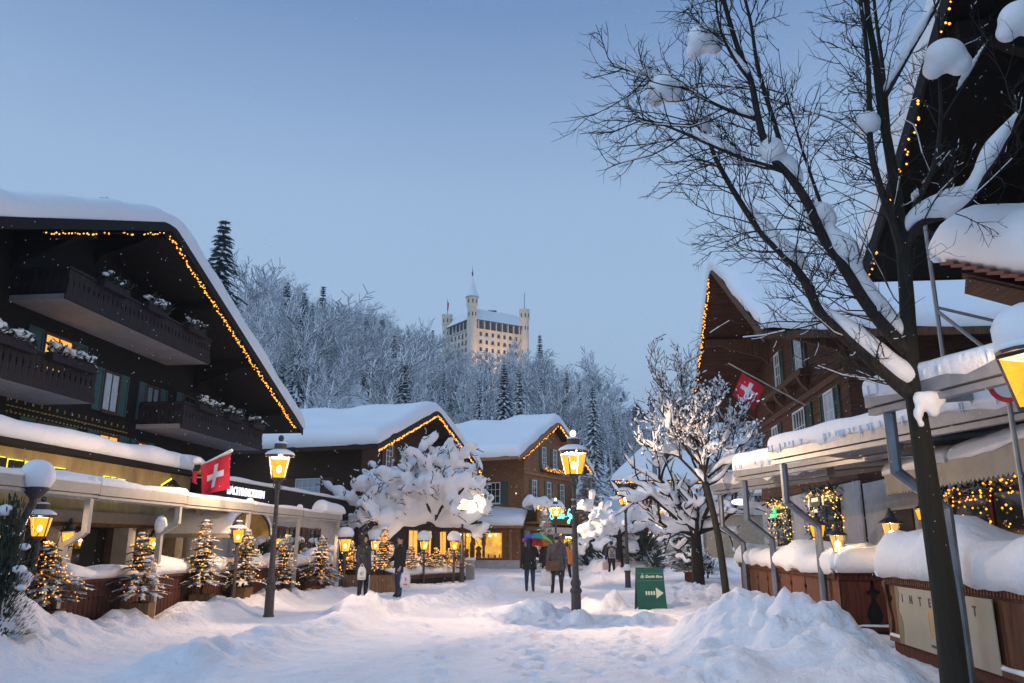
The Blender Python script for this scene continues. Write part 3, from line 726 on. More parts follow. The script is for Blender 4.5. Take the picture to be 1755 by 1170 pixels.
# inner rail row seen behind the front beams
for a, b in ((20.6, 27.4),):
    g = MB().beam(Lp(a, 1.3, 2.32), Lp(b, 1.3, 2.32), 0.12, 0.14).build('inner_beam', 'cream', pg)
    snow_strip('snow', Lp(a, 1.3, 2.39), Lp(b, 1.3, 2.39), 0.14, 0.07, g, Rr=0.06, seed=33)
for Y in (24.2, 27.4): MB().beam(Lp(Y, 1.3, 0), Lp(Y, 1.3, 2.25), 0.08, 0.08).build('post', 'cream', pg)

# barrel awning over the entrance
ba = thing('entrance_canopy', 'barrel vaulted canvas canopy with snow over the left entrance', 'canopy', Lp(21.9, 2.4), LA)
mat('canvas_ochre', (0.55, 0.36, 0.12), 0.85, 0.25, 3)  # ochre canvas, tone varied by noise
prof = [(1.25 * math.cos(a), 0.62 * math.sin(a)) for a in [math.pi * i / 14 for i in range(15)]]
cv = MB(); n = len(prof); ysd = (-2.0, -1.0, 0.0)
for y in ysd: cv.v += [(p[0], y, 1.78 + p[1]) for p in prof]
cv.f = [(k * n + i, k * n + i + 1, (k + 1) * n + i + 1, (k + 1) * n + i) for k in range(2) for i in range(n - 1)]; cv.m = [0] * len(cv.f)
cvo = cv.build('canvas', 'canvas_ochre', ba, smooth=True)
for y in (-2.0, -1.0, -0.02): MB().tube([(p[0] * 0.985, y, 1.775 + p[1]) for p in prof], 0.025, 6).build('hoop', 'iron', ba)
for sx in (-1.24, 1.24): MB().box(sx - 0.03, sx + 0.03, -2.0, 0, 1.70, 1.78).build('side_rail', 'cream', ba)
def vault(u, v):
    a = math.pi * (1 - u / 3.0) ; return (1.27 * math.cos(a), -2.05 + v, 1.79 + 0.64 * math.sin(a))
snow_on('snow', vault, 3.0, 2.0, 0.16, ba, Rr=0.14, res=0.2, amp=0.3, seed=8)

# next house with the white lit sign
b2 = thing('side_building', 'low grey rendered building with dark fascia behind the left terrace', 'building', Lp(23.6, 2.45), LA)
MB().box(0, 12.0, 0.05, 4.0, -0.1, 2.55).build('wall', 'plaster', b2)
fa = MB().box(-0.3, 12.1, -0.25, 4.0, 2.55, 3.4).build('fascia', 'wood_black', b2)
snow_quad('snow', (-0.3, -0.3, 3.4), (12.1, -0.3, 3.4), (-0.3, 3.9, 3.4), (12.1, 3.9, 3.4), 0.14, fa, Rr=0.12, seed=14, res=0.4)
for x in (4.3, 6.2, 8.4): window(b2, (x, 0.05, 1.0), 1.0, 1.15, 0, 2, 2, 'glass_dark', 'shutter_brown', 'shutter_brown')
def text_part(par, txt, size, loc, rot, m, name='lettering', depth=0.015, shear=0.0, spacing=1.0, align='CENTER', thick=0.0):
    c = bpy.data.curves.new(name, 'FONT'); c.body = txt; c.size = size; c.extrude = depth; c.shear = shear; c.align_x = align; c.space_character = spacing; c.resolution_u = 3; c.offset = thick
    tmp = bpy.data.objects.new('tmp', c); COL.objects.link(tmp)
    bpy.context.view_layer.update()
    me = bpy.data.meshes.new_from_object(tmp.evaluated_get(bpy.context.evaluated_depsgraph_get()))
    bpy.data.objects.remove(tmp); bpy.data.curves.remove(c)
    me.materials.clear(); me.materials.append(MATS[m])
    return link(name, me, par, loc, rot)
mat('sign_white', (.9, .9, 1), .5, emit=(0.80, 0.78, 1.0), estr=1.1, sample=False)
mat('sign_gold', (.9, .6, .2), .5, emit=(1.0, 0.55, 0.15), estr=0.9, sample=False)
mat('sign_cyan', (.2, .9, .8), .5, emit=(0.15, 1.0, 0.80), estr=2.4, sample=False)
mat('sign_green', (.05, .6, .2), .5, emit=(0.02, 0.75, 0.20), estr=1.3, sample=False)
sg = text_part(b2, 'BACH IMMOBILIEN', 0.34, (1.75, -0.27, 3.0), (R(90), 0, 0), 'sign_white', spacing=0.92, thick=0.006)
# ================================================================== dark chalet in the middle
A2A = math.atan2(0.945, 0.326)
a2, a2roof = gable_house('chalet', 'dark brown chalet with broad snow roof behind the snow laden tree', (-7.73, 41.2), A2A, 11.9, 16.0, 9.25, 0.40, 1.5, 0.8, 1.2,
                         'wood_darkbrown', 'roof_board', 'wood_darkbrown', 0.58, seed=21, purl=5, brackets=False)
MA2 = frame_of(a2)
for (x, z, w_, h_, nx, nz) in ((2.9, 5.6, 0.75, 1.3, 2, 4), (5.6, 5.5, 0.8, 1.5, 2, 4), (8.3, 5.5, 0.7, 1.3, 2, 4)):
    window(a2, (x, 0, z), w_, h_, 0, nx, nz, 'glass_dark', 'white_paint', 'shutter_brown')
window(a2, (0, 3.1, 3.15), 1.5, 1.75, -R(90), 4, 4, 'curtain_pane', 'white_paint', 'shutter_brown')
window(a2, (0, 8.6, 3.15), 1.5, 1.75, -R(90), 4, 4, 'glass_dark', 'white_paint', 'shutter_brown')
for x in (6.2, 8.3, 10.3):
    w_ = window(a2, (x, 0, 0.9), 1.3, 1.5, 0, 2, 1, 'glass_lit', 'wood_planter')
zt2 = lambda x: 9.25 - 0.40 * abs(x - 5.95)
light_string('warm lights along the near half of the dark middle chalet gable', [(-1.1, -1.56, zt2(-1.1) - 0.36), (5.9, -1.56, zt2(5.9) - 0.36)], 90, 0.045, 0.04, 11, M=MA2)
light_string('warm lights along the far half of the dark middle chalet gable', [(6.0, -1.56, zt2(6.0) - 0.36), (13.0, -1.56, zt2(13.0) - 0.36)], 100, 0.045, 0.05, 12, M=MA2)
MB().tube([(0, 0, 0), (0, 0, 0.35)], 0.10, 8).build('vent_pipe', 'iron', a2roof, loc=(1.6, 6.5, zt2(1.6) + 0.42))

# ================================================================== shop chalet with the neon name
BA = math.atan2(0.891, 0.454)
bh, bhroof = gable_house('chalet', 'warm brown timber shop chalet with lit display windows and neon name', (0.83, 57.0), BA, 9.0, 13.0, 10.8, 0.49, 0.8, 0.6, 2.4,
                         'wood_chalet', 'roof_board', 'wood_chalet_trim', 0.62, seed=33, purl=5, planks=(0.22, 2.9))
MBm = frame_of(bh)
for x in (1.6, 4.1, 6.6): window(bh, (x, -0.04, 4.35), 0.72, 1.75, 0, 2, 4, 'glass_dark', 'white_paint', 'shutter_green')
for x in (3.3, 5.3): window(bh, (x, -0.04, 7.1), 0.72, 1.55, 0, 2, 4, 'glass_dark', 'white_paint', 'shutter_green')
for y in (2.4, 5.4): window(bh, (0, y, 4.4), 1.1, 1.5, -R(90), 3, 3, 'glass_dark', 'white_paint', 'shutter_green')
for z in (6.45, 4.0): MB().box(0.02, 8.98, -0.09, -0.04, z, z + 0.16).build('string_course', 'wood_chalet_trim', bh)
dn = MB()
for i in range(44): dn.box(0.1 + i * 0.2, 0.2 + i * 0.2, -0.085, -0.04, 6.32, 6.44)
tag(dn.build('dentils', 'wood_chalet', bh), kind='stuff')
balc = MB().box(-0.6, 9.6, -1.3, -0.05, 2.95, 3.1).build('balcony', 'wood_chalet_trim', bh)
for i in range(51):
    x = -0.6 + 0.2 * (i + 0.5)
    if i == 0: pl = MB().box(-0.095, 0.095, -0.02, 0.02, 0, 1.05).build('rail_board', 'wood_chalet', balc, loc=(x, -1.3, 2.95)); plm = pl.data
    else: link('rail_board', plm, balc, (x, -1.3 - 0.004 * (i % 2), 2.95))
MB().box(-0.62, 9.62, -1.36, -1.24, 4.0, 4.08).build('handrail', 'wood_chalet_trim', balc)
MB().box(0.7, 6.6, -1.42, -1.35, 3.05, 4.06).build('sign_board', 'wood_right', balc)
# neon handwriting as bent tubes
def neon(par, strokes, sc, loc, m, r):
    mb = MB()
    for st in strokes:
        pts = [Vector((loc[0] + x * sc, loc[1], loc[2] + z * sc)) for x, z in st]
        sm = []
        for i in range(len(pts) - 1):
            p0, p1, p2, p3 = pts[max(i - 1, 0)], pts[i], pts[i + 1], pts[min(i + 2, len(pts) - 1)]
            for k in range(5):
                t = k / 5; sm.append(0.5 * ((2 * p1) + (p2 - p0) * t + (2 * p0 - 5 * p1 + 4 * p2 - p3) * t * t + (3 * p1 - p0 - 3 * p2 + p3) * t ** 3))
        sm.append(pts[-1]); mb.tube(sm, r, 5)
    return mb.build('neon_name', m, par)
LOE = [[(0, 0.75), (.12, .95), (.3, .9), (.62, 1.1), (.75, 1.3), (.6, 1.42), (.42, 1.15), (.25, .5), (.05, .12), (-.1, .18), (.05, .3), (.3, .12), (.55, 0), (.75, .08)],
       [(1.0, .62), (.82, .5), (.85, .2), (1.02, .15), (1.15, .38), (1.0, .62), (1.25, .5)], [(1.3, .35), (1.5, .5), (1.42, .65), (1.3, .5), (1.35, .2), (1.55, .2)],
       [(1.6, .2), (1.72, .62), (1.9, .55), (1.85, .2), (2.0, .2)], [(2.18, 1.0), (2.08, .3), (2.2, .15), (2.35, .25)], [(1.95, .72), (2.4, .75)],
       [(2.45, .25), (2.6, .62), (2.5, .3), (2.6, .15)], [(2.95, .6), (2.78, .55), (2.75, .25), (2.95, .18)], [(3.1, 1.1), (3.05, .2), (3.2, .6), (3.32, .5), (3.32, .18)],
       [(3.45, .38), (3.65, .5), (3.55, .62), (3.45, .4), (3.52, .18), (3.7, .22)], [(3.78, .2), (3.86, .6), (4.0, .55)],
       [(4.3, .4), (4.6, .4)],
       [(5.6, 1.15), (5.35, 1.25), (5.05, .9), (5.0, .55), (5.25, .45), (5.5, .75), (5.55, .5), (5.4, -.1), (5.1, -.35), (4.85, -.2), (5.1, 0), (5.5, .15)],
       [(5.75, .2), (5.85, .6), (6.02, .55)], [(6.3, .6), (6.1, .5), (6.1, .22), (6.3, .25), (6.35, .6), (6.35, .2), (6.5, .2)], [(6.95, 1.1), (6.75, .9), (6.72, -.2), (6.9, 0), (6.7, .4), (7.0, .5)]]
neon(balc, LOE, 0.66, (1.15, -1.46, 3.3), 'sign_cyan', 0.030)
# white awning box below the balcony, window front
MB().box(0.1, 9.5, -1.9, -0.05, 2.55, 2.72).build('sun_blind', 'cream', bh)
MB().box(0.1, 9.5, -1.98, -1.903, 2.30, 2.72).build('valance', 'cream', bh)
for x0, x1 in ((-0.02, 0.75), (6.1, 7.0), (8.5, 9.02)): MB().box(x0, x1, -0.10, -0.004, 0.0, 2.54).build('pillar', 'plaster', bh)
MB().box(0.75, 9.0, -0.09, -0.004, 0.0, 0.55).build('plinth', 'stone_pier', bh)
mat('shop_yellow', (.6, .4, .1), .6, emit=(1.0, 0.46, 0.05), estr=0.75, var=.4, scale=1.2)
mat('shop_goods', (.10, .05, .03), .7, .7, 3, col2=(.35, .16, .03))
_sm = MATS['shop_yellow']; _st = _sm.node_tree; _sb = _st.nodes['Principled BSDF']
_sn = _st.nodes.new('ShaderNodeTexNoise'); _sn.inputs['Scale'].default_value = 1.6; _sn.inputs['Detail'].default_value = 6; _sc = _st.nodes.new('ShaderNodeTexCoord'); _st.links.new(_sc.outputs['Object'], _sn.inputs['Vector'])
_sr = _st.nodes.new('ShaderNodeValToRGB'); _sr.color_ramp.elements[0].position = .38; _sr.color_ramp.elements[0].color = (.30, .10, .012, 1); _sr.color_ramp.elements[1].position = .60; _sr.color_ramp.elements[1].color = (1.0, .50, .06, 1)
_st.links.new(_sn.outputs[0], _sr.inputs[0]); _st.links.new(_sr.outputs[0], _sb.inputs['Emission Color'])
def display(par, x0, x1, z0, z1, y, rz=0, loc=(0, 0, 0), n=6, seed=0):
    """lit shop window: frame > glowing back, glass, goods"""
    rr = random.Random(seed)
    fr = MB(); f = 0.09
    fr.box(x0, x0 + f, y - 0.08, y, z0, z1); fr.box(x1 - f, x1, y - 0.08, y, z0, z1); fr.box(x0 + f, x1 - f, y - 0.08, y, z1 - f, z1); fr.box(x0 + f, x1 - f, y - 0.08, y, z0, z0 + f)
    fo = fr.build('display_window', 'wood_chalet_trim', par, loc=loc, rot=rz)
    MB().box(x0 + f, x1 - f, y - 0.012, y - 0.004, z0 + f, z1 - f).build('lit_back', 'shop_yellow', fo)
    gd = MB()
    for i in range(n):
        x = rr.uniform(x0 + 0.3, x1 - 0.3); h = rr.uniform(0.25, 0.7) * (z1 - z0); ww = rr.uniform(0.10, 0.22)
        gd.lathe([(ww * .8, 0), (ww, h * .3), (ww * .6, h * .55), (ww * 1.1, h * .8), (ww * .3, h * .95), (ww * .35, h)], 7, (x, y - 0.03, z0 + f), 0)
    for v in range(len(gd.v)): gd.v[v] = (gd.v[v][0], y - 0.02 + (gd.v[v][1] - y + 0.02) * 0.12 - 0.03, gd.v[v][2])
    tag(gd.build('goods', 'shop_goods', fo), kind='stuff')
    for k in range(1, 3):
        xm = x0 + (x1 - x0) * k / 3; MB().box(xm - .03, xm + .03, y - 0.075, y - 0.004, z0 + f, z1 - f).build('mullion', 'wood_chalet_trim', fo)
    sh = MB(); 
    for k in range(2): sh.box(x0 + f, x0 + (x1 - x0) * rr.uniform(.3, .6), y - 0.06, y - 0.03, z0 + (z1 - z0) * (.35 + .25 * k), z0 + (z1 - z0) * (.35 + .25 * k) + .035)
    for k in range(9): q = rr.uniform(x0 + .2, x1 - .2); sh.box(q, q + rr.uniform(.06, .2), y - .055, y - .035, z0 + f, z0 + f + rr.uniform(.1, .35))
    sh.build('shelves', 'shop_goods', fo)
    tag(bulbs_along([(x0 + .2, y - .06, z1 - .22), (x1 - .2, y - .06, z1 - .22)], 9, .045, .06, seed=seed).build('spot_lamps', 'bulb_hot', fo), kind='stuff')
    return fo
display(bh, 0.78, 3.2, 0.58, 2.35, -0.02, seed=1, n=7); display(bh, 3.3, 6.05, 0.58, 2.35, -0.02, seed=2, n=8); display(bh, 7.05, 8.45, 0.58, 2.35, -0.02, seed=3, n=4)
for x in (-0.01, 6.55):
    MB().box(x + 0.2, x + 0.55, -0.16, -0.104, 0.8, 1.95).build('show_case', 'shop_yellow', bh)
tag(bulbs_along([(3.4, -0.2, 2.25), (6.0, -0.2, 2.25)], 24, 0.05, 0.1, seed=4).build('bulbs', 'bulb', bh), kind='stuff')
# projecting shop window on the left of the corner, with its own snow roof
pj = thing('shop_pavilion', 'lit shop window pavilion with snow roof left of the neon shop', 'shop', (-5.2, 55.2, 0), math.atan2(-0.10, 0.995))
PW = 5.6
MB().box(0, PW, 0.3, 4.0, 0, 3.0).build('wall', 'wood_chalet', pj)
MB().box(-0.1, PW + 0.1, 0.12, 0.3, 0, 0.55).build('plinth', 'plaster', pj)
pr = MB().prism([(-0.7, 2.75), (3.8, 3.9), (3.8, 3.75), (-0.7, 2.6)], -0.5, PW + 0.4, 'x').build('roof', 'wood_chalet_trim', pj, fix=True)
snow_quad('snow', (-0.55, -0.75, 2.75), (PW + 0.45, -0.75, 2.75), (-0.55, 3.8, 3.9), (PW + 0.45, 3.8, 3.9), 0.5, pr, Rr=0.4, seed=41, amp=0.1)
display(pj, 0.8, 4.6, 0.62, 2.4, 0.29, seed=7, n=9)
# two dressed mannequins
for x in (2.6, 3.3):
    MB().lathe([(0.02, 0), (0.10, 0.02), (0.09, 0.75), (0.16, 0.85), (0.13, 1.1), (0.21, 1.35), (0.07, 1.45), (0.05, 1.5), (0.10, 1.6), (0.07, 1.72), (0.01, 1.75)], 8, (x, 0.2, 0.72)).build('mannequin', 'shop_goods', pj, smooth=True)
for x in (0.35, 5.1): MB().box(x - 0.12, x + 0.12, 0.14, 0.28, 0.55, 2.55).build('post', 'wood_chalet_trim', pj)
ztb = lambda x: 10.8 - 0.49 * abs(x - 4.5)
light_string('warm lights along the far gable edge of the neon shop chalet', [(4.6, -0.88, ztb(4.6) - 0.42), (11.3, -0.88, ztb(11.3) - 0.42)], 90, 0.05, 0.06, 21, M=MBm)
light_string('few warm lights along the near gable edge of the neon shop chalet', [(4.4, -0.88, ztb(4.4) - 0.42), (-2.0, -0.88, ztb(-2.0) - 0.42)], 30, 0.045, 0.05, 22, M=MBm)
flower_box('window box glowing with warm lights below the neon shop chalet gable', MBm @ Vector((4.2, -0.25, 7.0)), 3.2, BA, 0.3, 61, 90, True)
# snowy garland along the balcony corner
gl = thing('balcony_garland', 'snow covered evergreen garland with lights on the shop balcony rail', 'garland', MBm @ Vector((0.6, -1.4, 4.1)), BA)
sprig_mass(MB(), (0, 0, -0.15), 2.6, 0.25, 0.3, 260, 0.35, 71).build('evergreen', 'needle', gl)
snow_quad('snow', (-2.7, -0.35, 0.05), (2.6, -0.35, -0.05), (-2.7, 0.5, 0.05), (2.6, 0.5, 0.0), 0.50, gl, Rr=0.35, amp=0.45, seed=44, nscale=1.2, droop=0.9)
tag(bulbs_along([(-2.6, -0.42, -0.1), (2.5, -0.42, -0.15)], 40, 0.05, 0.15, seed=8).build('bulbs', 'bulb', gl), kind='stuff')
gl2 = thing('balcony_garland', 'small evergreen garland at the right end of the shop balcony', 'garland', MBm @ Vector((8.7, -1.4, 4.0)), BA)
sprig_mass(MB(), (0, 0, -0.1), 0.9, 0.2, 0.3, 90, 0.35, 72).build('evergreen', 'needle', gl2)
snow_quad('snow', (-0.9, -0.3, 0.1), (0.9, -0.3, 0.05), (-0.9, 0.3, 0.1), (0.9, 0.3, 0.05), 0.3, gl2, Rr=0.25, amp=0.4, seed=45, droop=.5)
tag(bulbs_along([(-0.9, -0.3, 0.0), (0.9, -0.3, 0.0)], 14, 0.05, 0.12, seed=9).build('bulbs', 'bulb', gl2), kind='stuff')

# ================================================================== right chalet with green shutters
RA = math.atan2(-0.996, -0.09)
r2, r2roof = gable_house('chalet', 'brown timber chalet with green shutters and steep snow roof on the right', (10.73, 34.67), RA, 12.46, 14.0, 11.9, 0.61, 2.6, 0.8, 1.5,
                         'wood_right', 'wood_right', 'wood_right_trim', 0.50, seed=52, purl=5, planks=(0.21, 3.3))
MR2 = frame_of(r2)
ztr = lambda x: 11.9 - 0.61 * abs(x - 6.23)
def rx(Y): return (34.67 - Y) / 0.996
for (Yc, z, w_, h_, nx, nz, pane, ol, orr) in ((24.05, 4.35, 0.95, 1.75, 2, 3, 'curtain_pane', True, True), (27.6, 4.35, 1.55, 1.75, 4, 3, 'glass_dark', False, True), (31.2, 4.35, 0.95, 1.7, 2, 3, 'glass_dark', True, True),
                             (26.9, 7.35, 0.80, 1.35, 2, 3, 'curtain_pane', True, True), (30.0, 7.35, 0.80, 1.35, 2, 3, 'glass_dark', True, True)):
    window(r2, (rx(Yc), -0.04, z), w_, h_, 0, nx, nz, pane, 'white_paint', 'shutter_green', louver=True, open_l=ol, open_r=orr)
for z in (6.30, 9.1): MB().box(0.02, 12.44, -0.10, -0.04, z, z + 0.2).build('string_course', 'wood_right_trim', r2) if z < 8 else None
MB().box(rx(31.6), rx(25.7), -0.42, -0.04, 7.0, 7.2).build('window_ledge', 'wood_right_trim', r2)
for Y in (31.2, 29.6, 28.0, 26.2): MB().prism([(-0.04, 6.995), (-0.40, 6.995), (-0.30, 6.75), (-0.04, 6.5)], rx(Y) - 0.12, rx(Y) + 0.12, 'x').build('corbel', 'wood_right_trim', r2, fix=True)
dn = MB()
for i in range(60): dn.box(0.15 + i * 0.2, 0.24 + i * 0.2, -0.095, -0.04, 6.52, 6.66)
tag(dn.build('dentils', 'wood_right', r2), kind='stuff')
MB().box(-0.02, 12.48, -0.06, -0.004, -0.2, 3.25).build('ground_floor_wall', 'plaster', r2)
light_string('warm lights down the far gable edge of the green shuttered chalet', [(6.1, -2.66, ztr(6.1) - 0.5), (-1.2, -2.66, ztr(-1.2) - 0.45)], 110, 0.034, 0.05, 31, M=MR2)
# garlanded doorways on the ground floor
def garland_door(par, xc, w_, h_, label, seed, sign=None):
    P = MR2 @ Vector((xc, -0.06, 0.25))
    t = thing('doorway', label, 'doorway', P, RA)
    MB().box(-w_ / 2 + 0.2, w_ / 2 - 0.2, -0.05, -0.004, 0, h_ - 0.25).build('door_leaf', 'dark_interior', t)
    MB().box(-w_ / 2 + 0.32, -0.04, -0.07, -0.052, 0.9, h_ - 0.4).build('door_pane', 'glass_dark', t); MB().box(0.04, w_ / 2 - 0.32, -0.07, -0.052, 0.9, h_ - 0.4).build('door_pane', 'glass_dark', t)
    g = MB(); bl = MB(); path = [(-w_ / 2, -0.2, 0), (-w_ / 2, -0.2, h_), (w_ / 2, -0.2, h_), (w_ / 2, -0.2, 0)]
    for a, b in zip(path[:-1], path[1:]):
        a = Vector(a); b = Vector(b); n = int((b - a).length / 0.22)
        for i in range(n): sprig_mass(g, a + (b - a) * (i / n), 0.12, 0.1, 0.12, 11, 0.24, seed * 100 + i)
    g.build('evergreen', 'needle', t)
    tag(bulbs_along(path, int(h_ * 60), 0.026, 0.17, seed=seed).build('bulbs', 'bulb_yellow', t), kind='stuff')
    return t
garland_door(r2, rx(31.0), 2.6, 2.85, 'doorway framed by a lit evergreen garland under the green sign', 3)
garland_door(r2, rx(25.2), 2.9, 2.85, 'wide doorway framed by a thick lit garland beside the white wall', 4)
gs = tag(MB().box(-0.42, 0.42, -0.05, 0.0, -0.16, 0.16).build('lit_sign', 'sign_green', None, loc=MR2 @ Vector((rx(31.0), -0.42, 2.70)), rot=RA), 'small glowing green sign over the garlanded doorway', 'sign')
sgn = thing('hanging_sign', 'grey hanging sign with white letters in the lit garland', 'sign', MR2 @ Vector((rx(24.9), -0.5, 2.78)), RA)
MB().prism([(-0.62, 0.1), (-0.5, -0.08), (0, -0.16), (0.5, -0.08), (0.62, 0.1), (0.5, 0.2), (-0.5, 0.2)], -0.03, 0.0, 'y').build('board', 'iron', sgn, fix=True)
mat('warm_letter', (.8, .75, .55), .5, emit=(1, .85, .5), estr=.7, sample=False)
text_part(sgn, 'APPLE PIE', 0.17, (0, -0.035, 0.03), (R(90), 0, 0), 'warm_letter'); text_part(sgn, '1955', 0.15, (0, -0.035, -0.30), (R(90), 0, 0), 'warm_letter')
for sx in (-0.78, 0.78):
    q = MB()
    for a in range(6): q.beam((sx, -0.02, 0), (sx + 0.12 * math.cos(a * 1.047), -0.02, 0.12 * math.sin(a * 1.047)), 0.015, 0.02)
    q.build('snowflake', 'warm_letter', sgn)
MB().tube([(0, 0, 0), (0, 0, 0.5)], 0.012, 5).build('hook', 'iron', sgn, loc=(0, -0.01, 0.19))

# ------------------------------------------------------------------ rendered ground floor wing nearer the camera
w3 = thing('shop_wing', 'white rendered ground floor wing with lit windows behind the right terrace', 'shop', Rp(22.2, 4.05), RA)
MB().box(0, 15, 0.02, 5, -0.2, 3.15).build('wall', 'plaster', w3)
MB().box(1.9, 3.3, -0.03, 0.018, 0.6, 2.35).build('door_frame', 'dark_interior', w3)
MB().box(2.1, 3.1, -0.05, -0.032, 0.75, 1.45).build('lit_pane', 'glass_lit', w3)
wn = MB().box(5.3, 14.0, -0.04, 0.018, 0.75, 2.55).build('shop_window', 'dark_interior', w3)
for x in (5.4, 7.1, 8.8, 10.5): MB().box(x, x + 0.10, -0.08, -0.042, 0.75, 2.55).build('mullion', 'wood_fence_red', wn)
for x in (5.6, 7.3, 9.0): MB().box(x, x + 1.45, -0.055, -0.043, 0.85, 2.45).build('pane', 'glass_dark', wn)
tg = thing('light_curtain', 'curtain of warm lights and evergreen round the shop window at the right edge', 'string lights', Rp(17.0, 3.9, 0.9), RA)
bb = bulbs_along([(0, -0.1, 0), (0, -0.1, 1.6), (3.6, -0.1, 1.75)], 70, 0.022, 0.16, seed=51)
for k in range(4): bulbs_along([(0.4 + k * 0.8, -0.05, 1.6), (0.5 + k * 0.8, -0.05, 0.0)], 12, 0.022, 0.12, bb, seed=60 + k)
tag(bb.build('bulbs', 'bulb', tg), kind='stuff')
ge = MB()
for i in range(14): sprig_mass(ge, (0.25 * i, -0.05, 1.62), 0.14, 0.1, 0.12, 10, 0.2, 600 + i)
for i in range(7): sprig_mass(ge, (0.0, -0.05, 0.23 * i), 0.1, 0.1, 0.12, 10, 0.2, 650 + i)
ge.build('evergreen', 'needle', tg)

# scalloped valance awning on that wall
va = thing('awning', 'cream awning with scalloped valance and snow at the right edge', 'awning', Rp(14.6, 1.9, 0), RA)
VL = 9.0
poly = [(0, 2.78), (VL, 2.78), (VL, 2.45)]
n = int(VL / 0.13)
for i in range(n, 0, -1):
    x = VL * i / n; poly += [(x - 0.02, 2.40), (x - 0.065, 2.375), (x - 0.11, 2.40), (x - 0.13, 2.43)]
poly.append((0, 2.43))
MB().prism(poly, -0.02, 0.0, 'y').build('valance', 'awning_cream', va, fix=True)
cn = MB().prism([(-0.01, 2.80), (2.1, 3.12), (2.1, 3.08), (-0.01, 2.76)], 0, VL, 'x').build('canopy', 'awning_cream', va, fix=True)
snow_quad('snow', (0, -0.06, 2.80), (2.6, -0.06, 2.80), (0, 1.9, 3.10), (2.6, 1.9, 3.10), 0.13, cn, Rr=0.11, seed=63, droop=.15)
snow_quad('snow', (2.7, -0.06, 2.80), (VL, -0.06, 2.80), (2.7, 1.9, 3.10), (VL, 1.9, 3.10), 0.17, cn, Rr=0.13, seed=64, droop=.15)

# ------------------------------------------------------------------ right pergola
rp = thing('pergola', 'grey metal pergola with kinked posts, snow and icicles on the right terrace', 'pergola', (0, 0, 0))
def icicles(par, p, q, n, seed):
    rr = random.Random(seed); mb = MB()
    for i in range(n):
        a = Vector(p) + (Vector(q) - Vector(p)) * rr.random(); L = rr.uniform(0.05, 0.17)
        mb.tube([a, a + Vector((0, 0, -L * .6)), a + Vector((0, 0, -L))], [0.018, 0.010, 0.002], 5)
    return tag(mb.build('icicles', 'icicle', par, smooth=True), kind='stuff')
BD = Vector((0.215, -0.977, 0)); BN = Vector((0.977, 0.215, 0))      # the awning bays stand saw-tooth to the row of posts
for i, (Y, z, T, L) in enumerate(((21.2, 3.02, 0.15, 5.2), (17.9, 3.12, 0.22, 5.4), (14.3, 3.14, 0.16, 5.8), (9.15, 3.22, 0.08, 5.5))):
    S = Rp(Y, 0.0, z) + Vector((-0.10, 0.22, 0)); E = S + BD * L
    g = gutter(rp, S, E, 0.17, 0.25, 'grey_metal', T, 70 + i, droop=0.25)
    icicles(g, S - BN * 0.10 + Vector((0, 0, .12)), E - BN * 0.10 + Vector((0, 0, .12)), 40 if i in (1, 2) else 12, 80 + i)
    up_ = Vector((0, 0, 0.30)); lo_ = Vector((0, 0, -0.02)); p0, p1 = S + BN * 0.1 + lo_, E + BN * 0.1 + lo_; q0, q1 = p0 + BN * 3.0 + up_, p1 + BN * 3.0 + up_
    dn_ = Vector((0, 0, -0.03)); c = MB()
    if i < 3:
        c.add([p0, p1, q1, q0, p0 + dn_, p1 + dn_, q1 + dn_, q0 + dn_], [(0, 1, 2, 3), (7, 6, 5, 4), (0, 4, 5, 1), (3, 2, 6, 7), (0, 3, 7, 4), (1, 5, 6, 2)])
        fo = c.build('fabric', 'awning_cream', rp, fix=True); e_ = Vector((0, 0, .005))
        snow_quad('snow', p0 + e_, p1 + e_, q0 + e_, q1 + e_, 0.16, fo, Rr=0.12, seed=90 + i, amp=0.3, res=0.35)
    MB().beam(p0 - BD * 0.06, q0 - BD * 0.06, 0.09, 0.16).build('side_rail', 'grey_metal', rp)
PR = [(21.2, 2.80), (17.9, 2.90), (14.3, 2.92), (9.15, 3.02)]
for Y, ztop in PR:
    b0 = Rp(Y, 0.51, -0.1); t0 = Rp(Y, 0.0, ztop)
    zk = 1.52 + (0.05 if Y > 20 else (0.12 if Y > 15 else (0.32 if Y > 10 else 0.40)))
    k1 = Vector((b0.x, b0.y, zk)); k2 = Vector((t0.x, t0.y, zk + 0.42))
    mb = MB(); mb.tube([b0, k1, k2, t0], [0.072, 0.072, 0.072, 0.072], 8)
    mb.build('post', 'galv', rp, smooth=False); MB().tube([t0, t0 + Vector((0, 0, 0.12))], 0.025, 6).build('post_pin', 'galv', rp)
# antenna-like stays over the near bay
st = thing('stay_mast', 'thin galvanised mast with diagonal stays above the right terrace', 'mast', Rp(10.2, 1.2, 3.0))
MB().tube([(0, 0, 0), (0, 0, 2.9)], 0.028, 6).build('mast', 'grey_metal', st)
MB().tube([(0, 0, 1.55), (0.75, -1.2, -0.1)], 0.026, 6).build('stay', 'grey_metal', st); MB().tube([(0, 0, 1.60), (1.6, -1.0, 0.75)], 0.022, 6).build('stay', 'grey_metal', st)
# ================================================================== near right chalet: mostly its dark eaves
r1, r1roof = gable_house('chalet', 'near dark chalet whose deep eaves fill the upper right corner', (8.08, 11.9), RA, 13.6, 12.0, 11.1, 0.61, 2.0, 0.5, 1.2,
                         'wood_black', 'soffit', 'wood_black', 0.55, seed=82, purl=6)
MR1 = frame_of(r1)
ztn = lambda x: 11.1 - 0.61 * abs(x - 6.8)
light_string('warm lights up the near dark eaves at the upper right', [(-1.0, -2.07, ztn(-1.0) - 0.45), (4.5, -2.07, ztn(4.5) - 0.45)], 62, 0.022, 0.05, 41, M=MR1, gap=[(.12, .26), (.55, .62)])
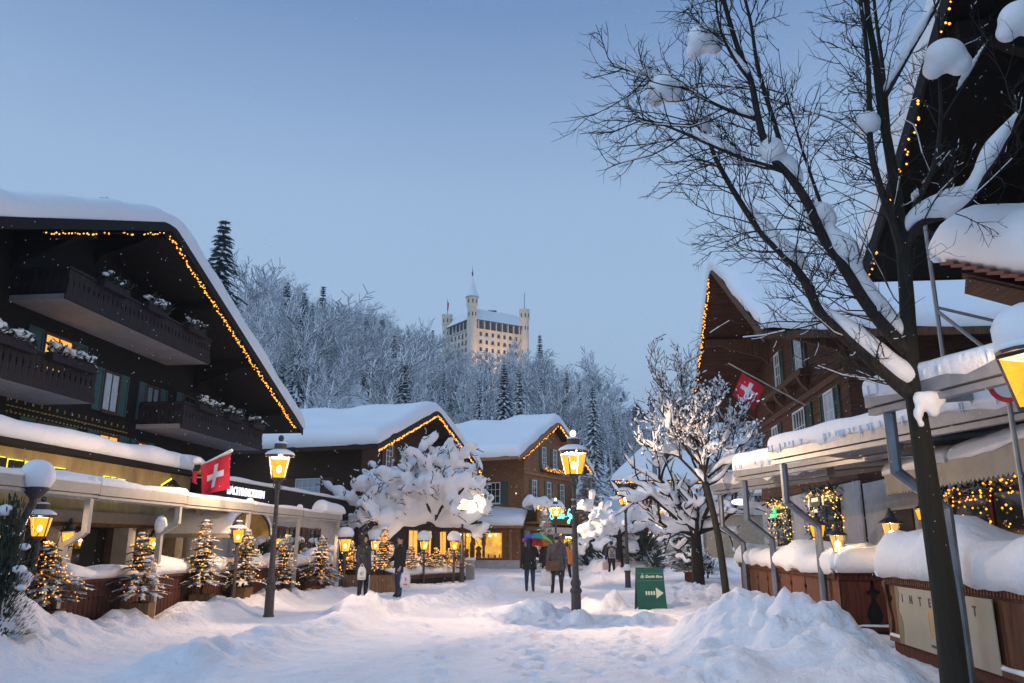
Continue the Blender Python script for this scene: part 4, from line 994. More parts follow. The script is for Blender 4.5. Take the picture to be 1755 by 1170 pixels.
# tiled porch roof with a deep snow cushion
po = thing('porch_roof', 'small red tiled porch roof under a deep snow cushion at the right edge', 'roof', (5.66, 9.5, 4.98), RA)
SLP = math.atan2(1.05, 2.25)
tl = None
MB().prism([(0, -0.14), (4.4, -0.14 - 4.4 * math.tan(SLP)), (4.4, -0.22 - 4.4 * math.tan(SLP)), (0, -0.22)], 0, 3.2, 'y').build('boarding', 'wood_right', po, fix=True)
NR = 15
for i in range(NR):
    for j in range(9):
        x = 0.06 + i * 0.27; y = -0.09 + j * 0.22
        z = -x * math.tan(SLP)
        if tl is None:
            o = MB().box(-0.18, 0.18, -0.105, 0.105, -0.02, 0.02).build('tile', 'roof_tile', po, loc=(x, y, z), rot=(0, SLP * 0.72, 0)); tl = o.data
        else: link('tile', tl, po, (x, y, z), (0, SLP * 0.72, 0))
MB().beam((0.1, 0.03, -0.34), (4.3, 0.03, -0.34 - 4.2 * math.tan(SLP)), 0.12, 0.2).build('rafter', 'wood_right', po)
snow_quad('snow', (-0.35, -0.22, 0.14), (4.4, -0.22, -4.4 * math.tan(SLP) + 0.05), (-0.35, 2.8, 0.14), (4.4, 2.8, -4.4 * math.tan(SLP) + 0.05), 0.85, po, Rr=0.62, amp=0.10, seed=95, res=0.25, m='snow_smooth')

# ================================================================== left terrace fence of notched boards
lf = thing('terrace_fence', 'dark red board fence with snow cushions along the left terrace', 'fence', (0, 0, 0))
def notch_board(w, h, th):
    c = w / 2; r = 0.022
    arc = [(c - r * math.sin(math.pi * k / 6), h * 0.72 + r * math.cos(math.pi * k / 6)) for k in range(7)]
    arcl = [(-x, z) for x, z in reversed(arc)]
    poly = [(-c + .01, 0), (c - .01, 0)] + list(reversed(arc)) + [(c, h), (-c, h)] + list(reversed(arcl))
    return MB().prism(poly, 0, th, 'y')
FTOP = 0.90
fb = None; s = 9.0; k = 0
fdir = math.atan2(0.9937, 0.1123)
while s < 28.2:
    p = Lp(s, 0.34)
    if fb is None:
        o = notch_board(0.128, 1.0, 0.025).build('fence_board', 'wood_fence', lf, loc=(p.x, p.y, FTOP - 1.03), rot=(0, 0, fdir), fix=True); fb = o.data
    else:
        o = link('fence_board', fb, lf, (p.x + random.uniform(-.004, .004), p.y, FTOP - 1.03), (0, 0, fdir + random.uniform(-.01, .01)))
    s += 0.136 * 0.9937; k += 1
MB().beam(Lp(9, 0.36, FTOP), Lp(28.2, 0.36, FTOP), 0.12, 0.06).build('top_rail', 'wood_fence', lf)
MB().beam(Lp(9, 0.44, 0.25), Lp(28.2, 0.44, 0.25), 0.05, 0.09).build('rail', 'wood_fence', lf)
for i, (a, b, T) in enumerate(((12.2, 14.0, 0.22), (14.3, 16.4, 0.30), (17.0, 18.9, 0.36), (19.2, 20.6, 0.28), (20.9, 22.7, 0.30), (23.0, 24.4, 0.34), (24.7, 26.1, 0.30), (26.3, 28.0, 0.42))):
    snow_strip('snow', Lp(a, 0.55, FTOP + 0.03), Lp(b, 0.55, FTOP + 0.03), 0.62, T, lf, Rr=0.30, seed=100 + i, amp=0.4, nscale=1.1)

# ================================================================== right terrace fence with vase cut-outs
mat('banner_cream', (0.36, 0.33, 0.25), 0.6, 0.06, 3)
mat('banner_olive', (0.19, 0.16, 0.08), 0.6, 0.08, 3)
mat('banner_ink', (0.035, 0.03, 0.07), 0.6)
mat('banner_gold', (0.55, 0.33, 0.08), 0.5)
VASE = [(0.0, 0.035), (0.06, 0.075), (0.20, 0.115), (0.34, 0.10), (0.46, 0.055), (0.58, 0.03), (0.66, 0.04), (0.70, 0.095), (0.76, 0.10), (0.80, 0.04), (0.88, 0.022), (1.0, 0.022)]
def vase_panel(L, z0, z1, th, cutl=True, cutr=True):
    H = z1 - z0; poly = [(0 + (VASE[0][1] if cutl else 0), z0), (L - (VASE[0][1] if cutr else 0), z0)]
    if cutr: poly += [(L - w, z0 + H * t) for t, w in VASE[1:]]
    else: poly += [(L, z1)]
    if cutl: poly += [(w, z0 + H * t) for t, w in reversed(VASE[1:])]
    else: poly += [(0, z1)]
    return MB().prism(poly, 0, th, 'y')
def right_fence(label, p0, p1, n, m, zt_, snowT, seed, snow_w=0.8, dark='wood_fence_red', cutl=False, cutr=False, zb=0.24):
    p0 = Vector(p0); p1 = Vector(p1); d = p1 - p0; L = d.length; ang = math.atan2(d.y, d.x)
    t = thing('terrace_fence', label, 'fence', p0, ang)
    pw = L / n
    for i in range(n):
        vase_panel(pw - 0.008, zb + 0.03, zt_ - 0.16, 0.035, i > 0 or cutl, i < n - 1 or cutr).build('panel', m, t, loc=(i * pw, 0, 0), fix=True)
    MB().box(-0.02, L + 0.02, 0.10, 0.14, zb, zt_ - 0.14).build('gap_shade', 'black', t)  # black sheet put in for the shade seen through the cut-outs
    MB().box(-0.05, L + 0.05, -0.10, 0.30, zt_ - 0.05, zt_).build('top_board', m, t)
    MB().box(-0.03, L + 0.03, -0.03, 0.09, zt_ - 0.155, zt_ - 0.055).build('frieze_rail', dark, t)
    dm = MB()
    for i in range(int(L / 0.075)): dm.box(i * 0.075, i * 0.075 + 0.04, -0.06, -0.033, zt_ - 0.125, zt_ - 0.055)
    tag(dm.build('dentils', m, t), kind='stuff')
    MB().box(-0.03, L + 0.03, -0.05, 0.06, zb - 0.05, zb + 0.02).build('bottom_rail', m, t)
    MB().box(0.0, L, 0.0, 0.04, -0.15, zb - 0.05).build('skirt', dark, t)
    snow_quad('rail_snow', (0, -0.06, zb + 0.02), (L, -0.06, zb + 0.02), (0, 0.0, zb + 0.02), (L, 0.0, zb + 0.02), 0.035, t, Rr=0.025, amp=0.6, seed=seed + 9, nscale=3, res=.12)
    if snowT: snow_quad('snow', (-0.08, -0.16, zt_), (L + 0.08, -0.16, zt_), (-0.08, snow_w, zt_), (L + 0.08, snow_w, zt_), snowT, t, Rr=min(0.32, snowT * 1.0), amp=0.35, seed=seed, nscale=0.9, res=0.15, droop=.12)
    return t
f1 = right_fence('long brown plank fence with vase cut outs and snow on the right terrace', Rp(22.4, 0.62), Rp(13.7, 0.62), 8, 'wood_fence_right', 1.10, 0.40, 111)
q0 = Rp(13.6, 0.60); q1 = Vector((6.28, 13.3, 0))
f2 = right_fence('dark red fence return beside the terrace entrance', q0, q1, 2, 'wood_fence_red', 1.12, 0.30, 113)
f3 = right_fence('near dark fence carrying the cream banner, deep snow on top', Vector((5.52, 12.2, 0)), Vector((4.95, 6.9, 0)), 4, 'wood_fence_right', 1.12, 0.58, 117, snow_w=1.2, cutl=True)
MB().prism([(0.0, 0.2), (0.10, 0.3), (0.16, 0.5), (0.05, 0.75), (-0.02, 0.9), (-0.12, 0.95), (-0.12, 1.0), (0.0, 1.02)], -0.01, 0.05, 'y').build('scroll_bracket', 'wood_fence_right', f3, fix=True, loc=(-0.14, 0, 0))
# snow filled ledge in the gap
snow_quad('snow_ledge', (0.1, -0.6, 0.02), (1.2, -0.6, 0.02), (0.1, -0.05, 0.05), (1.2, -0.05, 0.05), 0.16, f2, Rr=0.12, seed=131, amp=.5, nscale=2.5)
ang3 = math.atan2(6.9 - 12.2, 4.95 - 5.52)
bn = thing('banner', 'cream printed banner with spaced dark letters fixed to the near right fence', 'banner', Vector((5.52, 12.2, 0)) + Vector((math.cos(ang3), math.sin(ang3), 0)) * 0.42 + Vector((-0.05, 0, 0)), ang3)
BL, BB, BT = 2.9, 0.20, 0.96
MB().box(0, BL, -0.012, 0, BB, BT).build('sheet', 'banner_cream', bn)
poly = [(0.004, BB + 0.004)] + [(0.10 + 0.13 * math.sin(t * 3.14) ** 2 * (1 if t < .75 else .4) + 0.05 * math.cos(t * 5), BB + 0.004 + t * (BT - BB - 0.2)) for t in [i / 12 for i in range(13)]] + [(0.16, BT - 0.10), (0.10, BT - 0.004), (0.004, BT - 0.004)]
MB().prism(poly, -0.016, -0.0125, 'y').build('print_shape', 'banner_olive', bn, fix=True)
for i, ch in enumerate('INTERNET'): text_part(bn, ch, 0.145, (0.26 + i * 0.315, -0.014, BT - 0.20), (R(90), 0, 0), 'banner_ink', depth=0.002, thick=0.006)
g = MB()
for x, z0, z1 in ((0.0, 0.0, 0.27), (0.09, 0.05, 0.27), (0.18, 0.0, 0.27)): g.box(x, x + 0.035, -0.016, -0.0125, z0, z1)
g.box(-0.02, 0.24, -0.0165, -0.013, 0.27, 0.30); g.box(-0.03, 0.07, -0.0165, -0.013, -0.02, 0.01); g.box(0.14, 0.24, -0.0165, -0.013, -0.02, 0.01)
g.build('monogram', 'banner_gold', bn, loc=(1.1, 0, 0.42))
text_part(bn, 'VINOS', 0.05, (1.2, -0.014, BB + 0.07), (R(90), 0, 0), 'banner_ink', depth=0.002, spacing=1.4)

# ================================================================== street lamps
def lantern_head(par, s=1.0, z=0.0, glow=True, snow=0.03, ph=R(45) + 0.35, hot=True, power=28.0, lit=True, cap_snow=0):
    """four glass faces widening upwards; parts: lamp_head (frame) > panes, bulb, cap, finial"""
    fr = MB(); b, tp, h = 0.150 * s * 1.0, 0.235 * s, 0.47 * s
    cs = [(math.cos(ph + i * math.pi / 2), math.sin(ph + i * math.pi / 2)) for i in range(4)]
    q = 1.30
    for c in cs: fr.beam((c[0] * b * q, c[1] * b * q, z), (c[0] * tp * q, c[1] * tp * q, z + h), 0.022 * s, 0.022 * s)
    for i in range(4):
        c, d = cs[i], cs[(i + 1) % 4]
        fr.beam((c[0] * b * q, c[1] * b * q, z), (d[0] * b * q, d[1] * b * q, z), 0.025 * s, 0.025 * s)
        fr.beam((c[0] * tp * q, c[1] * tp * q, z + h), (d[0] * tp * q, d[1] * tp * q, z + h), 0.03 * s, 0.03 * s)
    fr.lathe([(0.02 * s, -0.20 * s), (0.055 * s, -0.17 * s), (0.04 * s, -0.1 * s), (0.10 * s, -0.03 * s), (b * 1.2, -0.012 * s), (b * 1.2, 0.0)], 10, (0, 0, z))
    fo = fr.build('lamp_head', 'iron_brown', par)
    for i in range(4):
        c, d = cs[i], cs[(i + 1) % 4]; f = q * 0.985
        MB().add([(c[0] * b * f, c[1] * b * f, z + .012), (d[0] * b * f, d[1] * b * f, z + .012), (d[0] * tp * f, d[1] * tp * f, z + h - .012), (c[0] * tp * f, c[1] * tp * f, z + h - .012)], [(0, 1, 2, 3)]).build('pane', 'amber_glass', fo)
    MB().ball((0, 0, z + h * 0.42), 0.055 * s, 8, (1, 1, 1.4)).build('lamp_bulb', 'bulb_hot', fo, smooth=True)
    cp = MB().lathe([(tp * 1.32, 0), (tp * 1.36, 0.03 * s), (tp * 1.0, 0.085 * s), (0.15 * s, 0.13 * s), (0.13 * s, 0.27 * s), (0.14 * s, 0.285 * s), (0.05 * s, 0.32 * s), (0.03 * s, 0.34 * s)], 14, (0, 0, z + h + 0.012)).build('cap', 'iron_brown', fo)
    MB().ball((0, 0, z + h + 0.42 * s), 0.065 * s, 10, (1, 1, 1.15)).build('finial', 'finial_glow' if glow else 'iron', fo, smooth=True)
    if snow:
        sn = MB(); sn.lathe([(tp * 1.34, 0.028 * s), (tp * 1.40, 0.05 * s), (tp * 1.22, 0.085 * s + snow * .4), (tp * 0.95, 0.115 * s + snow * .5), (0.155 * s, 0.15 * s + snow * .3), (0.14 * s, 0.15 * s)], 14, (0, 0, z + h + 0.012))
        sn.lathe([(0.135 * s, 0.28 * s), (0.14 * s, 0.30 * s), (0.10 * s, 0.325 * s), (0.05 * s, 0.335 * s)], 12, (0, 0, z + h + 0.012))
        sn.build('snow', 'snow', fo, smooth=True)
    if cap_snow:
        r_ = cap_snow; sb = MB().ball((0, 0, z + h + r_ * 0.62), r_, 16, (1.0, 1.0, 0.82))
        for i, v in enumerate(sb.v):
            n_ = mnoise.noise(Vector(v) * 3.1 + Vector((par.location.x, 0, 0))) * 0.16 * r_
            zz = v[2] + n_; sb.v[i] = (v[0] * (1 + n_), v[1] * (1 + n_), max(zz, z + h + 0.03))
        sb.build('snow_cap', 'snow_smooth', fo, smooth=True)
    if power:
        l = bpy.data.lights.new('lamp_light', 'POINT'); l.energy = power * 16.0; l.color = (1.0, 0.78, 0.66); l.shadow_soft_size = 0.035 * s
        lo = bpy.data.objects.new('lamp_light', l); COL.objects.link(lo); lo.parent = fo; lo.location = (0, 0, z + h * 0.74)
    return fo
def street_lamp(label, x, y, z0=0.0, hz=2.98, s=1.0, glow=True, power=60.0, band=False, cap_snow=0, rz=0.0, group='tall street lamps'):
    t = thing('street_lamp', label, 'street lamp', (x, y, z0), rz, group)
    prof = [(0.12, -0.3), (0.12, 0.05), (0.105, 0.06), (0.10, 0.55), (0.125, 0.58), (0.125, 0.62), (0.085, 0.68), (0.11, 0.74), (0.11, 0.78), (0.075, 0.84), (0.068, 0.95), (0.050, 2.2), (0.044, hz - 0.30), (0.06, hz - 0.29), (0.06, hz - 0.25), (0.04, hz - 0.2), (0.035, hz - 0.15)]
    MB().lathe(prof, 12).build('post', 'iron_brown', t, smooth=False)
    for a in range(4):
        c, s_ = math.cos(a * 1.5708 + 0.8), math.sin(a * 1.5708 + 0.8)
        MB().tube([(c * .04, s_ * .04, hz - .24), (c * .11, s_ * .11, hz - .16), (c * .10, s_ * .10, hz - .06), (c * .13, s_ * .13, hz)], 0.012, 5).build('scroll', 'iron_brown', t)
    lantern_head(t, s, hz, glow, 0.03, power=power, cap_snow=cap_snow)
    if band:
        b_ = MB(); b_.lathe([(0.062, 2.30), (0.066, 2.31), (0.066, 2.33), (0.062, 2.34)], 12); b_.lathe([(0.062, 2.44), (0.066, 2.45), (0.066, 2.47), (0.062, 2.48)], 12)
        b_.build('clamp', 'grey_metal', t)
    return t
street_lamp('tall street lamp with pink glowing ball finial standing in the middle of the street', *gnd(988, 1065)[:2], 0.0, 2.98, 1.0, True, 78, True)
street_lamp('tall street lamp with dark ball finial in front of the left terrace', *gnd(460, 1058)[:2], 0.0, 2.98, 1.02, False, 52)
p = at(792, 934, 35); street_lamp('slender street lamp in front of the snow laden tree', p.x, p.y, 0.0, 2.98, 1.0, True, 20)
p = at(953, 934, 43); street_lamp('street lamp in front of the neon name, behind the walkers', p.x, p.y, 0.0, 2.98, 1.0, True, 50)
p = at(1074, 934, 30.4); street_lamp('street lamp with snow sleeve on its foot beside the green board', p.x, p.y, 0.0, 2.98, 1.0, True, 40)
MBs = MB().lathe([(0.13, 0.62), (0.135, 0.66), (0.11, 0.80), (0.09, 0.84)], 10).build('snow_sleeve', 'snow', bpy.data.objects['street_lamp.004'], smooth=True)
p = at(1140, 934, 46); street_lamp('street lamp in front of the railway bridge wall', p.x, p.y, 0.0, 2.98, 1.0, False, 45)
p = at(1109, 934, 60); street_lamp('far smaller street lamp left of the bridge wall', p.x, p.y, 0.3, 2.6, 1.0, False, 45)
nl = street_lamp('near street lamp cut by the right edge under a tall snow cap', 4.40, 6.5, 0.0, 2.62, 0.95, False, 9, cap_snow=0.31)

def garden_lantern(label, x, y, z, post=1.6, s=0.8, cap=0.22, power=14, glow=False, group='snow capped garden lanterns'):
    power *= 0.25
    t = thing('garden_lantern', label, 'lantern', (x, y, z), 0, group)
    MB().tube([(0, 0, -0.2), (0, 0, post - 0.1)], 0.045, 8).build('post', 'iron_brown', t)
    lantern_head(t, s, post, glow, 0.02 if not cap else 0, power=power, cap_snow=cap)
    return t
p = at(66, 920, 13.4); garden_lantern('lantern on a post above the nearest lit fir at the left edge', p.x, p.y, 0.0, p.z, 0.68, 0, 10)
p = at(407, 930, 19.6); garden_lantern('lantern on a post beside the third terrace post', p.x, p.y, 0.0, p.z, 0.64, 0, 9)
p = at(591, 945, 27.0); garden_lantern('boxy lantern with snow lid left of the hooded person', p.x, p.y, 0.0, p.z, 0.85, 0.28, 14)
for px, Y, lab in ((643, 31.5, 'snow capped garden lantern between the two standing people'), (727, 33.5, 'snow capped garden lantern right of the man in the hat'), (778, 34.5, 'snow capped garden lantern just left of the slender lamp')):
    p = at(px, 942, Y); garden_lantern(lab, p.x, p.y, 0.0, p.z, 0.70, 0.30, 14)
def wall_lantern(label, P, s=0.5, power=7, out=Vector((0.25, 0, 0))):
    power *= 0.13
    t = thing('wall_lantern', label, 'lantern', P, 0, 'small wall lanterns')
    lantern_head(t, s, 0.0, False, 0.0, power=power)
    MB().tube([Vector((0, 0, 0.62 * s)), Vector((0, 0, 0.75 * s)) - out * .5, -out], 0.012, 5).build('bracket', 'iron', t)
    return t
wall_lantern('wall lantern on the grey pier behind the kinked post', Lp(*[at(168, 920, 1).y * 0 + 17.9, 2.72]) + Vector((0, 0, 1.50)), 0.62, 8)
wall_lantern('wall lantern beside the arched entrance canopy', Lp(21.0, 2.55, 1.42), 0.62, 8)
wall_lantern('wall lantern glowing under the barrel canopy', Lp(23.3, 2.3, 1.32), 0.5, 8)
wall_lantern('hanging lantern with snow hat on the grey rendered wall', Lp(27.6, 2.0, 1.45), 0.6, 8)
wall_lantern('small wall lamp beside the shop window at the right edge', Rp(17.9, 3.85, 2.05), 0.5, 5, Vector((-0.2, 0, 0)))
wall_lantern('orange lantern hanging in the garlanded doorway', MR2 @ Vector((rx(24.3), -0.7, 1.75)), 0.75, 6, Vector((-0.3, 0, 0)))
p = at(625, 922, 33); wall_lantern('bright little globe lantern behind the hooded head', p, 0.35, 6)

def coach_lamp(label, P, s=1.0, power=12):
    t = thing('coach_lamp', label, 'lamp', P, 0, 'black coach lamps on the right fence')
    MB().lathe([(0.012 * s, -0.20 * s), (0.05 * s, -0.14 * s), (0.03 * s, -0.08 * s), (0.075 * s, -0.02 * s), (0.085 * s, 0.0)], 8).build('stem', 'iron', t)
    MB().lathe([(0.17 * s, 0.26 * s), (0.165 * s, 0.28 * s), (0.07 * s, 0.34 * s), (0.035 * s, 0.43 * s), (0.012 * s, 0.48 * s)], 10).build('cap', 'iron', t)
    for k in range(6):
        a, b = k * 1.0472, (k + 1) * 1.0472
        MB().add([(0.075 * s * math.cos(a), 0.075 * s * math.sin(a), 0), (0.075 * s * math.cos(b), 0.075 * s * math.sin(b), 0), (0.13 * s * math.cos(b), 0.13 * s * math.sin(b), 0.26 * s), (0.13 * s * math.cos(a), 0.13 * s * math.sin(a), 0.26 * s)], [(0, 1, 2, 3)]).build('pane', 'clear_glow', t)
        MB().beam((0.078 * s * math.cos(a), 0.078 * s * math.sin(a), 0), (0.133 * s * math.cos(a), 0.133 * s * math.sin(a), 0.26 * s), 0.010, 0.010).build('glazing_bar', 'iron', t)
    MB().ball((0, 0, 0.12 * s), 0.05 * s, 8).build('lamp_bulb', 'bulb_hot', t, smooth=True)
    l = bpy.data.lights.new('lamp_light', 'POINT'); l.energy = power * 2.2; l.color = (1.0, 0.70, 0.45); l.shadow_soft_size = 0.02
    lo = bpy.data.objects.new('lamp_light', l); COL.objects.link(lo); lo.parent = t; lo.location = (0, 0, 0.20 * s)
    MB().tube([(0, 0, -0.19 * s), (0.0, 0.02, -0.45 * s)], 0.02, 6).build('spike', 'iron', t)
    return t
amber('clear_glow', (1.0, 0.60, 0.18), 1.1, 0.6)
coach_lamp('black coach lamp standing in the snow of the long right fence', at(1437, 945, 13.75), 1.0, 9)
coach_lamp('black coach lamp half sunk in snow behind the near fence', at(1530, 930, 12.6), 1.1, 9)
# bent bollard lamp buried under a snow ball at the left edge
bl = thing('path_lamp', 'dark bent path lamp crowned by a big snow ball at the left edge', 'lamp', (at(10, 1075, 12.6).x, 12.6, 0.0))
o_ = bl.location
def rel(px, py): return at(px, py, 12.6) - o_
MB().tube([rel(6, 1110), rel(10, 1075), rel(38, 895), rel(56, 862), rel(58, 850)], [0.075, 0.065, 0.06, 0.055, 0.06], 8).build('post', 'iron', bl)
c = rel(60, 846); MB().lathe([(0.06, -0.02), (0.10, 0.02), (0.20, 0.13), (0.19, 0.16)], 14, (c.x, c.y, c.z - 0.06)).build('shade', 'iron', bl)
sb = MB().ball((c.x, c.y, c.z + 0.28), 0.262, 18, (1, 1, 0.98))
for i, v in enumerate(sb.v):
    n_ = mnoise.noise(Vector(v) * 3.0) * 0.03; sb.v[i] = (v[0] + n_, v[1], v[2] + n_)
sb.build('snow_cap', 'snow_smooth', bl, smooth=True)
# ================================================================== castle hotel on the hill
def Pt(px, Y): d = ray(px, 600); return Vector(((px - 877.5) / 1330.0 * Y, Y, 0))
mat('castle_wall', (0.66, 0.56, 0.44), 0.9, 0.10, 0.3)
mat('castle_dark', (0.05, 0.04, 0.04), 0.8)
mat('castle_trim', (0.45, 0.30, 0.25), 0.8)
mat('castle_roof', (0.10, 0.12, 0.16), 0.7)
N_ = Pt(808, 318.0); L_ = Pt(765, 334.0); R_ = Pt(899, 331.0); B_ = L_ + R_ - N_
ca = thing('castle_hotel', 'pale floodlit castle hotel with corner turrets on the wooded hill', 'castle', (N_.x, N_.y, 60), 0)
CO = Vector((N_.x, N_.y, 60))
def cz(py, Y): return at(877, py, Y).z - 60
zE = cz(556, 326); zR = cz(541, 330)
pts = [N_ - CO, R_ - CO, B_ - CO, L_ - CO]
pts = [Vector((p.x, p.y, 0)) for p in pts]
def shell(poly, z0, z1, name, m, grow=0.0):
    c = sum(poly, Vector()) / len(poly); P = [p + (p - c).normalized() * grow for p in poly]
    n = len(P); b = MB(); b.add([(p.x, p.y, z0) for p in P] + [(p.x, p.y, z1) for p in P], [tuple(reversed(range(n))), tuple(range(n, 2 * n))] + [(i, (i + 1) % n, (i + 1) % n + n, i + n) for i in range(n)])
    return b.build(name, m, ca, fix=True)
shell(pts, -8, zE - 3.6, 'wall', 'castle_wall'); shell(pts, zE - 3.6, zE, 'gallery_wall', 'castle_trim', -0.9); shell(pts, zE - 3.9, zE - 3.55, 'gallery_floor', 'castle_wall', 0.9)
# hipped roof with a flat top and snow
c = sum(pts, Vector()) / 4
rb = MB(); o1 = [p + (p - c).normalized() * 1.8 for p in pts]; o2 = [c + (p - c) * 0.80 for p in pts]
rb.add([(p.x, p.y, zE) for p in o1] + [(p.x, p.y, zR) for p in o2], [(3, 2, 1, 0), (4, 5, 6, 7)] + [(i, (i + 1) % 4, (i + 1) % 4 + 4, i + 4) for i in range(4)])
cro = rb.build('roof', 'castle_roof', ca, fix=True)
sb = MB(); sb.add([(p.x, p.y, zE + 0.15) for p in o1] + [(p.x, p.y, zR + 0.5) for p in o2], [(i, (i + 1) % 4, (i + 1) % 4 + 4, i + 4) for i in range(4)] + [(4, 5, 6, 7)])
sb.build('snow', 'snow_smooth', cro, fix=True)
for a, b in ((0, 1), (3, 0)):
    A, Bv = pts[a], pts[b]; L = (Bv - A).length; d = (Bv - A) / L; nrm = Vector((d.y, -d.x, 0))
    ang = math.atan2(d.y, d.x)
    nb = 9 if a == 0 else 7
    for i in range(nb):
        P = A + d * (L * (i + 0.5) / nb)
        MB().box(-0.85, 0.85, -0.15, 0.3, zE - 3.4, zE - 0.4).build('gallery_opening', 'castle_dark', ca, loc=(P.x, P.y, 0), rot=ang)
        Q = A + d * (L * i / nb)
        MB().box(-0.2, 0.2, -0.7, -0.3, zE - 3.5, zE).build('gallery_post', 'castle_wall', ca, loc=(Q.x, Q.y, 0), rot=ang)
        for k in range(5):
            if k == 0: wd = MB().box(-0.55, 0.55, -0.06, 0.1, 0, 1.7).build('window', 'castle_dark', ca, loc=(P.x, P.y, zE - 6.5 - 3.3 * k), rot=ang)
            else: wd = link('window', wd.data, ca, (P.x, P.y, zE - 6.5 - 3.3 * k), ang)
            MB().box(-0.8, 0.8, -0.9, -0.07, -0.25, -0.05).build('balcony_slab', 'castle_trim', wd) if (i + k) % 2 == 0 else None
def turret(P, r, z1, cren=True, cone=None, corb=0.35):
    b = MB(); b.lathe([(r, -8), (r, z1 - 4.5), (r + corb, z1 - 3.6), (r + corb, z1)], 20, (P.x, P.y, 0))
    t = b.build('turret', 'castle_wall', ca)
    if cren:
        for k in range(9):
            a = k * 6.2832 / 9
            MB().box(-0.45, 0.45, -0.25, 0.25, z1, z1 + 0.9).build('merlon', 'castle_wall', t, loc=(P.x + (r + .1) * math.cos(a), P.y + (r + .1) * math.sin(a), 0), rot=a + R(90))
    for k, a in enumerate((-2.2, -1.4, -0.7)):
        for zz in (z1 - 2.9, z1 - 8.5):
            rr_ = r + (corb if zz > z1 - 3.6 else 0)
            MB().box(-0.25, 0.25, -0.04, 0.2, zz, zz + 1.6).build('slit_window', 'castle_dark', t, loc=(P.x + rr_ * math.cos(a), P.y + rr_ * math.sin(a), 0), rot=a + R(90))
    return t
tN = turret(pts[0], 2.05, cz(509, 318), False)
zc = cz(509, 318); zap = cz(473, 318)
MB().lathe([(2.75, zc - 0.1), (2.8, zc + 0.1), (1.35, zc + (zap - zc) * 0.45), (0.12, zap), (0.08, zap + 0.1)], 20, (pts[0].x, pts[0].y, 0)).build('spire', 'snow_smooth', tN, smooth=False)
MB().lathe([(2.82, zc - 0.35), (2.85, zc - 0.1)], 20, (pts[0].x, pts[0].y, 0)).build('spire_eave', 'castle_trim', tN)
MB().lathe([(0.12, zap), (0.35, zap + 0.3), (0.3, zap + 1.0), (0.45, zap + 1.2), (0.10, zap + 2.2), (0.05, zap + 4.3)], 8, (pts[0].x, pts[0].y, 0)).build('spire_knob', 'castle_dark', tN)
tL = turret(pts[3], 2.0, cz(543, 334)); tR = turret(pts[1], 1.9, cz(534, 331))
MB().tube([(pts[3].x, pts[3].y, cz(543, 334)), (pts[3].x, pts[3].y, cz(513, 334))], 0.12, 5).build('flagpole', 'castle_dark', tL)
MB().add([(pts[3].x, pts[3].y - .1, cz(516, 334)), (pts[3].x + 0.7, pts[3].y, cz(520, 334)), (pts[3].x + 0.4, pts[3].y, cz(532, 334)), (pts[3].x, pts[3].y - .1, cz(533, 334))], [(0, 1, 2, 3)]).build('flag', 'flag_red', tL)
MB().tube([(pts[1].x, pts[1].y, cz(534, 331)), (pts[1].x, pts[1].y, cz(502, 331))], 0.14, 5).build('flagpole', 'castle_roof', tR)
MB().box(-1.8, 1.8, -1, 1, 0, 1.2).build('roof_hut', 'castle_dark', cro, loc=(c.x + 3.0, c.y - 4, zR + 0.5))
# floodlights at the castle foot
for P, sd_ in ((pts[0] * 0.5 + pts[1] * 0.5 + Vector((8, -16, 2)), 'right'), (pts[0] * 0.5 + pts[3] * 0.5 + Vector((-14, -12, 2)), 'left')):
    ft = thing('floodlight', 'floodlight aimed at the %s castle wing' % sd_, 'floodlight', CO + P, 0, 'castle floodlights')
    MB().lathe([(0.3, 0), (0.5, 0.4), (0.5, 0.6)], 10).build('housing', 'iron', ft)
    l = bpy.data.lights.new('flood_light', 'SPOT'); l.energy = 26000; l.color = (1.0, 0.66, 0.36); l.spot_size = R(110); l.spot_blend = 1.0; l.shadow_soft_size = 1.0
    lo = bpy.data.objects.new('flood_light', l); COL.objects.link(lo); lo.parent = ft; lo.location = (0, 0, 0.8)
    aim = (sum(pts, Vector()) / 4 + Vector((0, 0, 26))) - P; lo.rotation_euler = aim.to_track_quat('-Z', 'Y').to_euler()

# ================================================================== railway bridge wall, far hipped house, chalets on the slope
br = thing('railway_bridge', 'snow topped railway bridge with ornate railing above a dark wall', 'bridge', (at(1095, 900, 50).x, 50.0, 0), R(-4))
MB().box(0.3, 9.0, 0.2, 3, -0.2, 3.3).build('abutment', 'stone_pier', br)
MB().box(0, 9.0, 0, 3, 3.3, 3.75).build('deck', 'plaster', br)
rl = MB().box(0, 9.0, 0.0, 0.08, 4.45, 4.60).build('parapet_rail', 'plaster', br)
for i in range(6): MB().box(i * 1.7, i * 1.7 + 0.25, -0.02, 0.12, 3.75, 4.45).build('parapet_post', 'plaster', br)
lat = MB()
for i in range(34):
    x = 0.3 + i * 0.25; lat.beam((x, 0.05, 3.78), (x + 0.25, 0.05, 4.44), 0.025, 0.03); lat.beam((x + 0.25, 0.05, 3.78), (x, 0.05, 4.44), 0.025, 0.03)
tag(lat.build('lattice', 'grey_metal', br), kind='stuff')
snow_quad('snow', (-0.1, -0.3, 4.6), (9.1, -0.3, 4.6), (-0.1, 1.2, 4.6), (9.1, 1.2, 4.6), 0.5, rl, Rr=0.35, seed=201)
pb = MB().box(0, 2.2, -0.06, 0, 0, 1.35).build('poster', 'curtain_pane', None, loc=(at(1142, 925, 49.8).x, 49.8, 1.05), rot=R(-4)); tag(pb, 'pale blue poster with coloured dots on the bridge wall', 'poster')
mat('dot_green', (.05, .6, .1), .6, emit=(.05, .8, .2), estr=.6, sample=False); mat('dot_red', (.6, .05, .05), .6, emit=(.9, .1, .1), estr=.6, sample=False)
